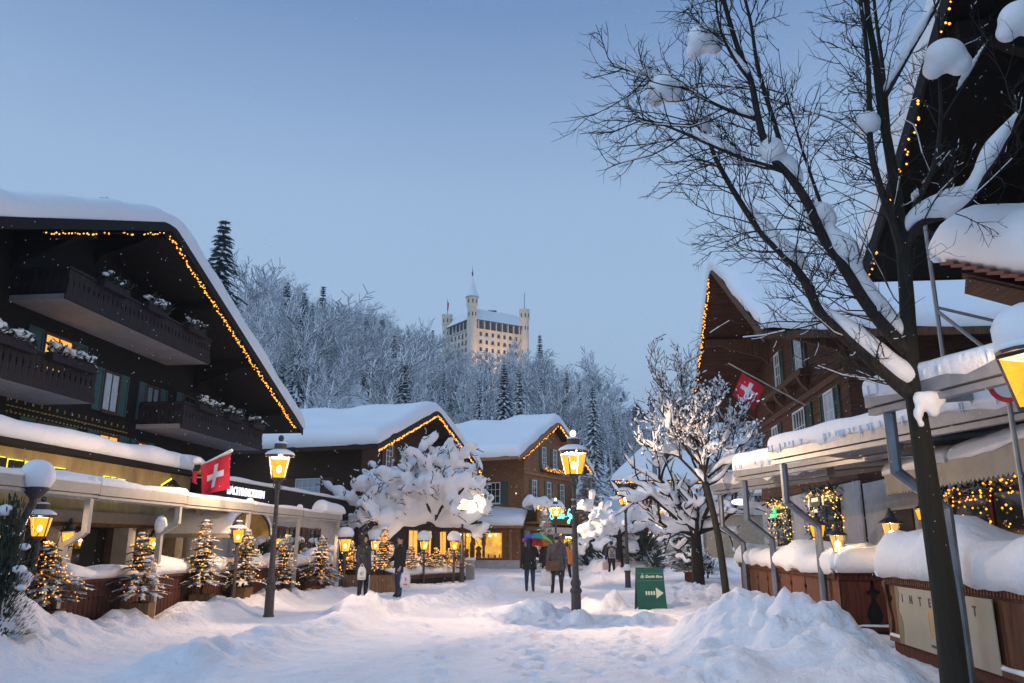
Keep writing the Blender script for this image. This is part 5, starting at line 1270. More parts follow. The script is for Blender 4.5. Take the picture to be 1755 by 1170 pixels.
for cname, sd in (('dot_green', 1), ('dot_red', 2)):
    rr = random.Random(sd); dm = MB()
    for i in range(14): x, z = rr.uniform(.2, 2.0), rr.uniform(.2, .9); dm.box(x, x + .06, -0.075, -0.062, z, z + .06)
    tag(dm.build('dots', cname, pb), kind='stuff')
hp = thing('hipped_house', 'far house with hipped snow roof, chimney and lights under the eaves', 'house', (at(1150, 800, 72).x, 72.0, 0), R(-6))
W2 = 6.0
MB().box(-4.0, 9, 0.6, 8, 0, 7.2).build('wall', 'wood_darkbrown', hp)
hr = MB(); hr.add([(-5.2, -0.6, 7.1), (10, -0.6, 7.1), (10, 9.2, 7.1), (-5.2, 9.2, 7.1), (-1.4, 4.3, 10.9), (8, 4.3, 10.9)], [(0, 1, 5, 4), (1, 2, 5), (2, 3, 4, 5), (3, 0, 4), (3, 2, 1, 0)])
hro = hr.build('roof', 'roof_board', hp, fix=True)
hs = MB(); k = 0.55
hs.add([(-5.4, -0.8, 7.12), (10.2, -0.8, 7.12), (10.2, 9.4, 7.12), (-5.4, 9.4, 7.12), (-5.2, -0.6, 7.12 + k), (10, -0.6, 7.12 + k), (10, 9.2, 7.12 + k), (-5.2, 9.2, 7.12 + k), (-1.4, 4.3, 10.9 + k), (8, 4.3, 10.9 + k)],
       [(0, 1, 5, 4), (1, 2, 6, 5), (2, 3, 7, 6), (3, 0, 4, 7), (4, 5, 9, 8), (5, 6, 9), (6, 7, 8, 9), (7, 4, 8)])
hs.build('snow', 'snow_smooth', hro, fix=True, smooth=False)
MB().box(-0.7, 0.5, -0.5, 0.5, 0, 1.9).build('chimney', 'castle_dark', hro, loc=(-0.2, 1.9, 9.0)); snow_quad('chimney_snow', (-0.9, 1.4, 10.9), (0.4, 1.4, 10.9), (-0.9, 2.4, 10.9), (0.4, 2.4, 10.9), 0.3, hro, Rr=.25)
MB().box(4.0, 6.4, -0.2, 1.2, 8.0, 9.2).build('dormer', 'castle_dark', hro)
light_string('warm lights along the eaves of the far hipped house', [hp.matrix_basis @ Vector((-5.0, -0.85, 6.95)), hp.matrix_basis @ Vector((9, -0.85, 6.95))], 110, 0.07, 0.06, 71)
ms = thing('catenary_mast', 'blue grey railway mast behind the bridge', 'mast', (at(1122, 800, 56).x, 56, 0))
MB().tube([(0, 0, 0), (0, 0, at(1122, 690, 56).z)], [0.2, 0.14], 8).build('mast', 'galv', ms); MB().beam((0, 0, 9.3), (7, 0, 9.2), 0.06, 0.08).build('arm', 'galv', ms)
MB().ball((-0.05, -0.05, 9.5), 0.3, 8, (1.2, 1, .6)).build('snow', 'snow', ms, smooth=True)
for lab, px, py, Y, W_, rz in (('upper far chalet roof on the wooded slope to the right', 1056, 682, 165, 5, R(50)), ('lower far chalet roof on the wooded slope to the right', 1082, 692, 150, 6, R(50))):
    P = at(px, py, Y); zb_ = hill_h(np.array([P.x]), np.array([P.y]))[0]
    hc = thing('hill_chalet', lab, 'chalet', (P.x, P.y, P.z), rz)
    H = W_ * 0.3
    MB().prism([(-W_ / 2, -14), (W_ / 2, -14), (W_ / 2, -H), (0, 0 - 0.2), (-W_ / 2, -H)], 0, 10, 'y').build('wall', 'wood_darkbrown', hc, fix=True)
    MB().prism([(-W_ / 2 - 1, -H - 0.6), (0, 0), (W_ / 2 + 1, -H - 0.6), (W_ / 2 + 1, -H - 0.9), (0, -0.3), (-W_ / 2 - 1, -H - 0.9)], -1.2, 10.5, 'y').build('roof', 'roof_board', hc, fix=True)
    MB().prism([(-W_ / 2 - 1.1, -H - 0.62), (0, 0.01), (W_ / 2 + 1.1, -H - 0.62), (W_ / 2 + 1, -H), (0, 0.6), (-W_ / 2 - 1, -H)], -1.25, 10.5, 'y').build('snow', 'snow_smooth', hc, fix=True)

# ================================================================== trees of the wood: prototypes, then single copies
def tube_np(segs, n, name, m, parent=None, taper=True):
    """segs: list of (p0,p1,r0,r1); vectorised n-sided prisms"""
    P0 = np.array([s_[0] for s_ in segs]); P1 = np.array([s_[1] for s_ in segs]); r0 = np.array([s_[2] for s_ in segs])[:, None]; r1 = np.array([s_[3] for s_ in segs])[:, None]
    d = P1 - P0; d /= np.maximum(np.linalg.norm(d, axis=1, keepdims=True), 1e-9)
    a = np.where(np.abs(d[:, 2:3]) < 0.9, np.array([[0, 0, 1.0]]), np.array([[1.0, 0, 0]]))
    s_ = np.cross(d, a); s_ /= np.linalg.norm(s_, axis=1, keepdims=True); u = np.cross(s_, d)
    k = len(segs); V = np.zeros((k, 2 * n, 3))
    for j in range(n):
        an = 2 * math.pi * (j + 0.25) / n; w_ = s_ * math.cos(an) + u * math.sin(an)
        V[:, j] = P0 + w_ * r0; V[:, n + j] = P1 + w_ * r1
    F = []
    base = np.arange(k) * 2 * n
    for j in range(n): F.append(np.stack([base + j, base + (j + 1) % n, base + n + (j + 1) % n, base + n + j], 1))
    F = np.concatenate(F)
    me = bpy.data.meshes.new(name); v = V.reshape(-1, 3)
    me.vertices.add(len(v)); me.vertices.foreach_set('co', v.ravel()); me.loops.add(F.size); me.loops.foreach_set('vertex_index', F.ravel())
    me.polygons.add(len(F)); me.polygons.foreach_set('loop_start', np.arange(len(F)) * 4)
    try: me.polygons.foreach_set('loop_total', np.full(len(F), 4))
    except Exception: pass
    me.update(calc_edges=True); me.materials.append(MATS[m])
    return link(name, me, parent)
def grow(rr, p, d, L, r, lev, maxlev, segs, spread, nchild, up, shrink=0.62, nseg=4, tips=None, minr=0.02):
    p = Vector(p); d = Vector(d).normalized(); pts = [p]
    for i in range(nseg):
        d = (d + Vector((rr.gauss(0, .10), rr.gauss(0, .10), rr.gauss(0, .08) + up * 0.10))).normalized()
        q = pts[-1] + d * (L / nseg); t0 = i / nseg; t1 = (i + 1) / nseg
        segs.append((tuple(pts[-1]), tuple(q), max(minr, r * (1 - 0.6 * t0)), max(minr * .8, r * (1 - 0.6 * t1)), lev)); pts.append(q)
    if tips is not None and lev == maxlev: tips.append(pts[-1])
    if lev < maxlev:
        nc = nchild[lev] if hasattr(nchild, '__len__') else nchild
        for c in range(nc):
            t = 0.25 + 0.75 * (c + rr.random()) / nc if lev else 0.30 + 0.70 * (c + rr.random()) / nc
            i = min(nseg - 1, int(t * nseg)); q = pts[i].lerp(pts[i + 1], t * nseg - i)
            a = rr.uniform(0, 6.283); dd = pts[i + 1] - pts[i]; dd.normalize()
            o_ = dd.orthogonal().normalized(); o_.rotate(Matrix.Rotation(a, 3, dd))
            sp = spread[lev] if hasattr(spread, '__len__') else spread
            nd = (dd * math.cos(sp) + o_ * math.sin(sp))
            grow(rr, q, nd, L * shrink * rr.uniform(0.7, 1.15) * (1.1 - 0.45 * t if lev == 0 else 1), r * 0.5 * (1.1 - .4 * t), lev + 1, maxlev, segs, spread, nchild, up, shrink, nseg, tips, minr)
def bare_proto(seed, h=16, minr=0.05, nchild=(13, 7, 6), spread=(0.75, 0.75, 0.8), shrink=0.50):
    rr = random.Random(seed); segs = []
    grow(rr, (0, 0, 0), (rr.gauss(0, .05), rr.gauss(0, .05), 1), h * 0.82, 0.24, 0, 3, segs, spread, nchild, 0.9, shrink, 3, None, minr)
    root = bpy.data.objects.new('frosted_tree', None); COL.objects.link(root)
    tube_np([s_[:4] for s_ in segs if s_[4] == 0], 6, 'trunk', 'bark_frost', root)
    tube_np([s_[:4] for s_ in segs if s_[4] > 0], 3, 'crown', 'bark_frost', root)
    return root
def spruce_mesh(seed, h, rad, levels, per, m, parent, leaf=0.5, droop=0.35, z0=0.12, wob=0.25, name='crown', pts_out=None, wid=0.5, fl=6):
    rr = random.Random(seed); V = []; F = []
    def q(a, b, c_, d_): o = len(V); V.extend([tuple(a), tuple(b), tuple(c_), tuple(d_)]); F.append((o, o + 1, o + 2, o + 3))
    for l in range(levels):
        t = ((l + rr.random() * 0.6) / levels) ** 0.82; z = h * (z0 + (1 - z0) * t)
        Rl = rad * (1 - t) ** 0.85 * rr.uniform(1 - wob, 1 + wob * .6) + 0.03 * rad
        n = max(3, int(per * (1 - 0.55 * t)))
        a0 = rr.random() * 6.28
        for k in range(n):
            a = a0 + k * 6.283 / n + rr.uniform(-.25, .25); Lb = Rl * rr.uniform(0.65, 1.15)
            ca_, sa = math.cos(a), math.sin(a); prev = None
            nl = fl
            for i in range(nl + 1):
                s_ = i / nl; rdist = Lb * s_; zz = z + 0.10 * Lb * s_ - droop * Lb * s_ * s_ * 1.2
                c_ = Vector((ca_ * rdist, sa * rdist, zz))
                if prev is not None:
                    w_ = wid * leaf * (1 - 0.65 * s_) * rr.uniform(0.7, 1.3)
                    side = Vector((-sa, ca_, 0))
                    for sg in (-1, 1):
                        tip = c_ + side * sg * w_ + Vector((ca_, sa, 0)) * w_ * 0.55 + Vector((0, 0, -w_ * rr.uniform(0.15, 0.55)))
                        q(prev, c_, tip, prev + side * sg * w_ * 0.55 + Vector((0, 0, -0.25 * w_)))
                    if pts_out is not None: pts_out.append(c_)
                prev = c_
    b = MB(); b.v = V; b.f = F; b.m = [0] * len(F)
    return b.build(name, m, parent)
def spruce_proto(seed, h=17, rad=3.2, m='needle_frost', levels=34, per=12):
    root = bpy.data.objects.new('snowy_spruce', None); COL.objects.link(root)
    MB().tube([(0, 0, 0), (0, 0, h * 0.97)], [0.24, 0.06], 6).build('trunk', 'needle_frost', root)
    spruce_mesh(seed, h, rad, levels, per, m, root, 0.95, 0.40)
    return root
BP = [bare_proto(i + 1, 16, 0.055) for i in range(5)] + [bare_proto(11, 16, 0.055, (15, 8, 5), (0.5, 0.6, 0.8), 0.46)]
SP = [spruce_proto(i + 1, 17, 2.6 + 0.4 * i) for i in range(3)]
TALL = spruce_proto(9, 27, 6.2, 'needle_frost', 52, 16)
used = {}
def put(proto, h0, x, y, z, h, label, cat, group, fat=1.0):
    c_ = copy_tree(proto) if used.get(proto.name) else proto
    used[proto.name] = True
    s_ = h / h0; c_.location = (x, y, z); c_.scale = (s_ * fat, s_ * fat, s_); c_.rotation_euler = (0, 0, random.uniform(0, 6.28))
    return tag(c_, label, cat, group)
TOPS = [(300, 500), (410, 505), (420, 470), (455, 468), (490, 482), (515, 500), (545, 530), (600, 522), (650, 540), (690, 562), (735, 560), (755, 610), (800, 620), (835, 616), (860, 612), (900, 614), (930, 616), (980, 632), (1020, 645), (1045, 682), (1080, 720), (1120, 738), (1180, 745), (1300, 740)]
GB = 'bare frosted trees of the wooded hillside'; GS = 'snowy spruces of the wooded hillside'
rr = random.Random(99); cnt = 0
named = [ # px, top py, Y, kind, label
    (386, 368, 62, 's', 'tall dark snowy spruce rising behind the left chalet roof'), (186, 324, 56, 's', 'spruce tip peeking over the ridge of the left chalet'), (122, 334, 58, 's', 'thin spruce tip far left over the left chalet ridge'),
    (925, 570, 215, 's', 'pointed snowy spruce right of the castle'), (742, 562, 205, 's', 'slim snowy spruce left of the castle'), (555, 485, 150, 's', 'spruce standing out of the bare trees on the left slope'),
    (835, 598, 230, 'b', 'bare frosted tree in front of the castle tower'), (872, 590, 225, 'b', 'bare frosted tree in front of the right castle wing'), (795, 604, 225, 'b', 'bare frosted tree in front of the left castle wing'),
    (448, 462, 120, 'b', 'slender bare tree top just right of the tall spruce'), (1035, 622, 130, 'b', 'bare frosted tree at the right end of the wood'), (970, 640, 105, 's', 'broad snowy spruce right behind the neon shop roof'), (1015, 655, 95, 's', 'snowy spruce between the neon shop and the far chalets'), (1068, 665, 165, 's', 'small snowy spruce on the skyline above the far chalets'),
    (1000, 800, 72, 's', 'snowy spruce beside the right eaves of the neon shop')]
for px, py, Y, kd, lab in named:
    P = at(px, py, Y); z = float(hill_h(np.array([P.x]), np.array([P.y]))[0]); h = max(4, P.z - z)
    pr = (TALL if px == 386 else random.choice(SP)) if kd == 's' else random.choice(BP)
    put(pr, (27 if px == 386 else 17) if kd == 's' else 16, P.x, P.y, z - 0.3, h, lab, 'tree', None, fat=1.0 if kd == 's' else 1.0)
tries = 0
while cnt < 240 and tries < 4000:
    tries += 1
    px = rr.uniform(395, 1150) if cnt % 8 else rr.uniform(590, 700); Y = 82 + 235 * rr.random() ** 0.85
    x = (px - 877.5) / 1350 * Y
    if 760 < px < 915 and Y > 235: continue
    z = float(hill_h(np.array([x]), np.array([Y]))[0])
    lim = np.interp(px, [a for a, b in TOPS], [b for a, b in TOPS])
    zl = at(px, lim, Y).z - z
    h = min(rr.uniform(11, 21), zl * rr.uniform(0.90, 1.0))
    if h < 6.5: continue
    if px < 500 and Y < 95: continue
    sp_ = rr.random() < (0.52 if px > 880 else 0.42)
    if sp_: put(rr.choice(SP), 17, x, Y, z - 0.3, h, 'snow laden spruce among the trees of the wooded hillside', 'tree', GS, rr.uniform(0.8, 1.15))
    else: put(rr.choice(BP), 16, x, Y, z - 0.3, h, 'bare frosted tree among the trees of the wooded hillside', 'tree', GB, rr.uniform(0.9, 1.25))
    cnt += 1
# ================================================================== lit fir trees in planters before the left terrace
def fir(label, P, h, rad, seed, nb=160, planter=True, pw=0.42, ph=0.42, stem=0.12, snow_m='needle', bsize=0.0145, group='small lit firs', lights=True, ptop=None):
    ptop = ph if ptop is None else ptop
    t = thing('fir_tree', label, 'fir tree', (P[0], P[1], P[2] + ptop), 0, group)
    MB().tube([(0, 0, -0.12), (0, 0, h * 0.97)], [0.03, 0.006], 6).build('trunk', 'bark', t)
    pts_ = []
    spruce_mesh(seed, h, rad, max(12, int(h * 13)), 13, snow_m, t, 0.17 * max(1, h / 1.5), 0.18, stem, 0.55, pts_out=pts_, wid=0.75, fl=7)
    rr = random.Random(seed + 50); sm = MB(); t.rotation_euler = (rr.gauss(0, .05), rr.gauss(0, .05), 0)
    for i in range(int(30 * h)):
        q = rr.choice(pts_); sm.ball((q.x, q.y, q.z + 0.015), rr.uniform(0.018, 0.05) * max(1, h / 1.7), 6, (1.7, 1.7, 0.55))
    tag(sm.build('snow', 'snow', t, smooth=True), kind='stuff')
    if lights:
        b = MB()
        for i in range(nb):
            q = rr.choice(pts_) + Vector((rr.uniform(-.03, .03), rr.uniform(-.03, .03), rr.uniform(-.02, .04))); r_ = bsize * rr.uniform(.7, 1.25)
            b.add([(q.x + r_, q.y, q.z), (q.x, q.y + r_, q.z), (q.x - r_, q.y, q.z), (q.x, q.y - r_, q.z), (q.x, q.y, q.z + r_), (q.x, q.y, q.z - r_)], [(0, 1, 4), (1, 2, 4), (2, 3, 4), (3, 0, 4), (1, 0, 5), (2, 1, 5), (3, 2, 5), (0, 3, 5)])
        tag(b.build('bulbs', 'bulb', t), kind='stuff')
        l = bpy.data.lights.new('fir_glow', 'POINT'); l.energy = 3.0 * h; l.color = (1.0, 0.42, 0.10); l.shadow_soft_size = 0.35
        lo = bpy.data.objects.new('fir_glow', l); COL.objects.link(lo); lo.parent = t; lo.location = (0.12, -0.12, h * 0.5)
    if planter:
        pl = thing('planter', 'wooden tub planter of the ' + label, 'planter', (P[0], P[1], P[2]), 0.12, 'wooden tub planters')
        n = 4
        for i in range(n):
            a0 = i * 1.5708
            for k in range(3):
                MB().box(-pw / 2 + 0.012, pw / 2 - 0.012, -pw / 2, -pw / 2 + 0.03, -0.25 + k * (ph + 0.25) / 3 + 0.006, -0.25 + (k + 1) * (ph + 0.25) / 3).build('slat', 'wood_planter', pl, rot=a0)
        MB().box(-pw / 2 + 0.04, pw / 2 - 0.04, -pw / 2 + 0.04, pw / 2 - 0.04, ph - 0.1, ph - 0.05).build('soil', 'bark', pl)
    return t
firs = [('nearest lit fir under the lantern at the left edge', 78, 13.7, 925, 1045, 0.72, 200), ('lit fir left of the kinked second post', 240, 15.9, 912, 1032, 0.62, 170), ('tall lit fir before the entrance canopy', 345, 18.6, 890, 1018, 0.62, 260), ('lit fir behind the third terrace post', 416, 20.4, 905, 1006, 0.60, 220),
        ('lit fir right of the left street lamp', 484, 22.4, 915, 1008, 0.62, 170), ('lit fir by the fifth terrace post', 545, 25.5, 917, 1003, 0.75, 190)]
for i, (lab, px, Y, pyt, pyb, rad, nb) in enumerate(firs):
    B0 = at(px, pyb, Y); T0 = at(px, pyt, Y)
    fir(lab, (B0.x, B0.y, 0.0), max(0.9, T0.z - B0.z), rad, 300 + i, nb, True, 0.44, max(0.3, B0.z))
# round tub fir between the two people and the lit bed behind the man
B0 = at(658, 985, 28.0); fir('cone shaped fir thick with lights between the two people', (B0.x, B0.y, 0.0), 1.55, 0.62, 330, 330, True, 0.9, B0.z, bsize=0.020)
B0 = at(598, 985, 27.5); fir('small lit shrub left of the hooded person', (B0.x, B0.y, 0.0), 1.1, 0.45, 331, 110, True, 0.6, B0.z, bsize=0.022)
for i, (px, Y, pyt, nb, lab) in enumerate(((705, 33.0, 935, 90, 'lit fir just right of the man in the hat'), (728, 34.2, 930, 100, 'second lit fir right of the man in the hat'), (748, 35.2, 938, 90, 'lit fir below the trunk of the snow laden tree'), (768, 36.0, 940, 90, 'lit fir near the end of the garden bed'), (783, 37.0, 945, 80, 'last lit fir of the garden bed beside the slender lamp'))):
    B0 = at(px, 972, Y); T0 = at(px, pyt, Y); fir(lab, (B0.x, B0.y, 0.0), T0.z - 0.55, 0.62, 340 + i, nb, False, bsize=0.022, ptop=0.55)
# sloping snow bed behind a low board edge
bd = thing('garden_bed', 'low board edged garden bed heaped with snow right of the man', 'garden bed', (0, 0, 0))
P0, P1 = gnd(690, 1003), at(795, 985, 36.5); P1.z = 0
MB().beam(P0 + Vector((0, 0, 0.28)), P1 + Vector((0, 0, 0.28)), 0.10, 0.14).build('board_edge', 'wood_fence', bd); MB().beam(P0 + Vector((0.05, 0.05, 0.08)), P1 + Vector((0.05, 0.05, 0.08)), 0.06, 0.26).build('board_edge', 'wood_black', bd)
bk = Vector((-2.6, 1.2, 0))
snow_quad('snow', P0 + Vector((0, 0, .34)), P1 + Vector((0, 0, .34)), P0 + bk + Vector((0, 0, 1.0)), P1 + bk + Vector((0, 0, 0.9)), 0.30, bd, Rr=0.25, seed=401, amp=0.5, nscale=0.9, res=0.2)

# ================================================================== branch trees near by
def polyline_tree(name, label, base, limbs, bark, group=None):
    return thing(name, label, 'tree', base, 0, group)
def smooth_pts(pts, k=4):
    out_ = []
    for i in range(len(pts) - 1):
        p0, p1, p2, p3 = pts[max(i - 1, 0)], pts[i], pts[i + 1], pts[min(i + 2, len(pts) - 1)]
        for j in range(k):
            t = j / k; out_.append(0.5 * ((2 * p1) + (p2 - p0) * t + (2 * p0 - 5 * p1 + 4 * p2 - p3) * t * t + (3 * p1 - p0 - 3 * p2 + p3) * t ** 3))
    out_.append(pts[-1]); return out_
def lay_snow(mb, pts, rad, rr, thick, cover=0.8, n=7, seed=0, blob=0.0):
    """snow lying along the upper side of a limb, broken where it is steep or has slid off"""
    run = []; L = len(pts)
    def flush():
        if len(run) >= 3:
            k = len(run)
            rs = [r_ * min(1, 3.0 * min(i + 0.15, k - 1 - i + 0.15) / k + 0.15) for i, (p, r_) in enumerate(run)]
            mb.tube([p for p, r_ in run], rs, n)
        run.clear()
    for i in range(L):
        d = (pts[min(i + 1, L - 1)] - pts[max(i - 1, 0)]).normalized()
        flat = 1 - abs(d.z)
        nz = mnoise.noise(Vector(pts[i]) * 1.3 + Vector((seed, 0, 0)))
        if flat < 0.10 or nz > cover: flush(); continue
        r_ = thick * (0.70 + 0.55 * flat) * (1 + 0.55 * mnoise.noise(Vector(pts[i]) * 2.7 + Vector((0, seed, 0)))) + rad[i] * 0.45
        off = Vector((0, 0, 1)) - d * d.z
        run.append((pts[i] + off.normalized() * (rad[i] * 0.75 + r_ * 0.55), max(0.02, r_)))
    flush()
# ---- the big bare tree on the right, its limbs traced at their real depth
TY = 8.5
tb = Vector((4.38, TY, 0.0))
bt = thing('bare_tree', 'large bare tree with snow on its limbs in front of the right terrace', 'tree', tb)
def W(px, py, Y): return at(px, py, Y) - tb
LIMBS = [ # (pixel x, pixel y, depth), radius start, end
    ([(1638, 1190, 8.5), (1622, 1050, 8.5), (1600, 900, 8.5), (1580, 760, 8.5), (1566, 670, 8.5), (1558, 590, 8.5), (1553, 500, 8.5), (1546, 420, 8.5), (1537, 340, 8.45), (1524, 260, 8.4), (1510, 180, 8.35), (1500, 100, 8.3), (1488, 30, 8.25), (1478, -70, 8.2)], 0.140, 0.028),
    ([(1566, 680, 8.5), (1535, 655, 8.5), (1490, 615, 8.5), (1440, 570, 8.5), (1405, 535, 8.5), (1378, 480, 8.5), (1345, 440, 8.55), (1302, 395, 8.6), (1262, 335, 8.6), (1228, 275, 8.7), (1212, 235, 8.7), (1185, 205, 8.7)], 0.085, 0.018),
    ([(1560, 605, 8.5), (1520, 565, 8.5), (1478, 510, 8.4), (1445, 455, 8.3), (1410, 405, 8.3), (1385, 350, 8.2), (1352, 300, 8.2), (1318, 262, 8.1), (1300, 205, 8.1), (1287, 140, 8.0), (1262, 75, 8.0), (1240, 0, 7.9), (1225, -60, 7.9)], 0.082, 0.022),
    ([(1335, 290, 8.15), (1270, 270, 8.2), (1200, 240, 8.3), (1140, 215, 8.3), (1085, 200, 8.4)], 0.030, 0.008),
    ([(1300, 205, 8.1), (1240, 185, 8.2), (1170, 150, 8.2), (1110, 130, 8.3), (1045, 112, 8.3)], 0.026, 0.007),
    ([(1287, 140, 8.0), (1255, 95, 7.9), (1232, 40, 7.8), (1224, -40, 7.7)], 0.024, 0.010),
    ([(1352, 300, 8.2), (1330, 220, 8.2), (1300, 120, 8.1), (1285, 30, 8.0), (1262, -50, 8.0)], 0.034, 0.014),
    ([(1445, 455, 8.3), (1400, 330, 8.4), (1370, 240, 8.5), (1345, 150, 8.5)], 0.028, 0.008),
    ([(1548, 440, 8.5), (1530, 380, 8.4), (1505, 310, 8.3), (1492, 250, 8.3), (1490, 180, 8.3), (1486, 90, 8.2), (1470, -30, 8.2)], 0.055, 0.022),
    ([(1524, 260, 8.4), (1520, 200, 8.5), (1512, 110, 8.6), (1500, 20, 8.6), (1494, -50, 8.6)], 0.036, 0.016),
    ([(1510, 180, 8.35), (1560, 90, 8.3), (1600, 20, 8.2), (1625, -40, 8.2)], 0.030, 0.012),
    ([(1550, 430, 8.5), (1575, 385, 8.4), (1620, 368, 8.3), (1665, 340, 8.2), (1690, 295, 8.1), (1730, 235, 8.0), (1760, 190, 7.9)], 0.055, 0.015),
    ([(1550, 415, 8.5), (1570, 350, 8.5), (1600, 285, 8.5), (1612, 210, 8.5), (1610, 120, 8.4), (1608, 20, 8.3)], 0.040, 0.014),
    ([(1612, 210, 8.5), (1660, 130, 8.4), (1700, 60, 8.3)], 0.02, 0.008),
]
tr = MB(); br_ = MB(); snw = MB(); rr = random.Random(5)
starts = []
for li, (pp, r0, r1) in enumerate(LIMBS):
    P_ = smooth_pts([W(*q) for q in pp], 5); n = len(P_)
    rad = [r0 + (r1 - r0) * (i / (n - 1)) ** 0.8 for i in range(n)]
    (tr if li == 0 else br_).tube(P_, rad, 9 if r0 > 0.05 else 6)
    if li == 0: lay_snow(snw, P_[22:], rad[22:], rr, 0.035, 0.15, seed=li)
    else: lay_snow(snw, P_, rad, rr, 0.110 if r0 > 0.05 else 0.055, 0.62 if r0 > 0.05 else 0.30, seed=li)
    starts.append((P_, rad, li))
tw = []; tsn = []
def twig(p, d, L, r, lev):
    n = 4; pts_ = [p]; q = p
    for i in range(n):
        d = (d + Vector((rr.gauss(0, .19), rr.gauss(0, .19), rr.gauss(0.03, .17)))).normalized(); q2 = q + d * (L / n)
        tw.append((tuple(q), tuple(q2), r * (1 - .6 * i / n), r * (1 - .6 * (i + 1) / n))); q = q2; pts_.append(q)
    if rr.random() < (0.30 if lev == 0 else 0.08):
        for i in range(n):
            if rr.random() < 0.7: h_ = Vector((0, 0, r + 0.006)); tsn.append((tuple(pts_[i] + h_), tuple(pts_[i + 1] + h_), (0.008 if lev == 0 else 0.005) * rr.uniform(.6, 1.3), (0.007 if lev == 0 else 0.004) * rr.uniform(.5, 1.2)))
    if lev < 2:
        for k in range(rr.choice((4, 5, 6)) if lev == 0 else rr.choice((3, 4))):
            t = rr.uniform(0.2, 1.0); i = min(n - 1, int(t * n)); b0 = pts_[i].lerp(pts_[i + 1], t * n - i)
            o_ = d.orthogonal().normalized(); o_.rotate(Matrix.Rotation(rr.uniform(0, 6.28), 3, d))
            twig(b0, (d * 0.75 + o_ * 0.65), L * rr.uniform(0.30, 0.55), r * 0.6, lev + 1)
for P_, rad, li in starts:
    n = len(P_)
    for i in range(4, n - 1):
        if li == 0 and P_[i].z < 3.6: continue
        if P_[i].z < 3.1: continue
        for rep in range(2 if li in (1, 2, 3, 4, 6, 8) else 1):
            if rr.random() < 0.52:
                d0 = (P_[min(i + 1, n - 1)] - P_[i - 1]).normalized()
                o_ = d0.orthogonal().normalized(); o_.rotate(Matrix.Rotation(rr.uniform(0, 6.28), 3, d0))
                d = d0 * 0.55 + o_ * 0.8 + Vector((-0.28 if li not in (10, 11, 12, 13) else 0.1, 0, 0.05))
                twig(P_[i], d, rr.uniform(0.35, 1.15), 0.0085, 0)
        # snow caught in forks
        if rr.random() < 0.012 and li: snw.ball(tuple(P_[i] + Vector((0, 0, 0.10))), rr.uniform(0.10, 0.22), 10, (1.1, 1.0, 1.1))
tr.build('trunk', 'bark_moss', bt, smooth=True); br_.build('limbs', 'bark', bt, smooth=True)
tag(tube_np(tw, 4, 'twigs', 'bark', bt), kind='stuff'); tag(tube_np(tsn, 4, 'twig_snow', 'snow_smooth', bt), kind='stuff')
for (px, py, r_, Y) in ((1137, 150, .17, 8.3), (1205, 65, .17, 8.1), (1620, 95, .21, 8.2), (1405, 365, .14, 8.3), (1748, 30, .20, 7.6)):
    q = W(px, py, Y); snw.ball(tuple(q), r_, 12, (1.15, 1.0, 0.95)); snw.ball(tuple(q + Vector((r_ * .7, 0, -r_ * .5))), r_ * .7, 10); snw.ball(tuple(q + Vector((-r_ * .5, .1, -r_ * .55))), r_ * .6, 10)
q = W(1585, 690, 8.4)
for dx, dz, r_ in ((0, 0, .10), (-.10, .02, .08), (.10, .03, .08), (-.14, -.13, .06), (.03, -.1, .07), (-.12, -.24, .045)): snw.ball((q.x + dx, q.y - 0.1, q.z + dz), r_, 8, (1, 1, 1.25))
def remesh(o, vox, sm=6):
    m_ = o.modifiers.new('remesh', 'REMESH'); m_.mode = 'VOXEL'; m_.voxel_size = vox; m_.use_smooth_shade = True
    if sm: s_ = o.modifiers.new('smooth', 'SMOOTH'); s_.iterations = sm; s_.factor = 0.5
    return o
tag(remesh(snw.build('snow', 'snow_smooth', bt, smooth=True), 0.035, 3), kind='stuff')

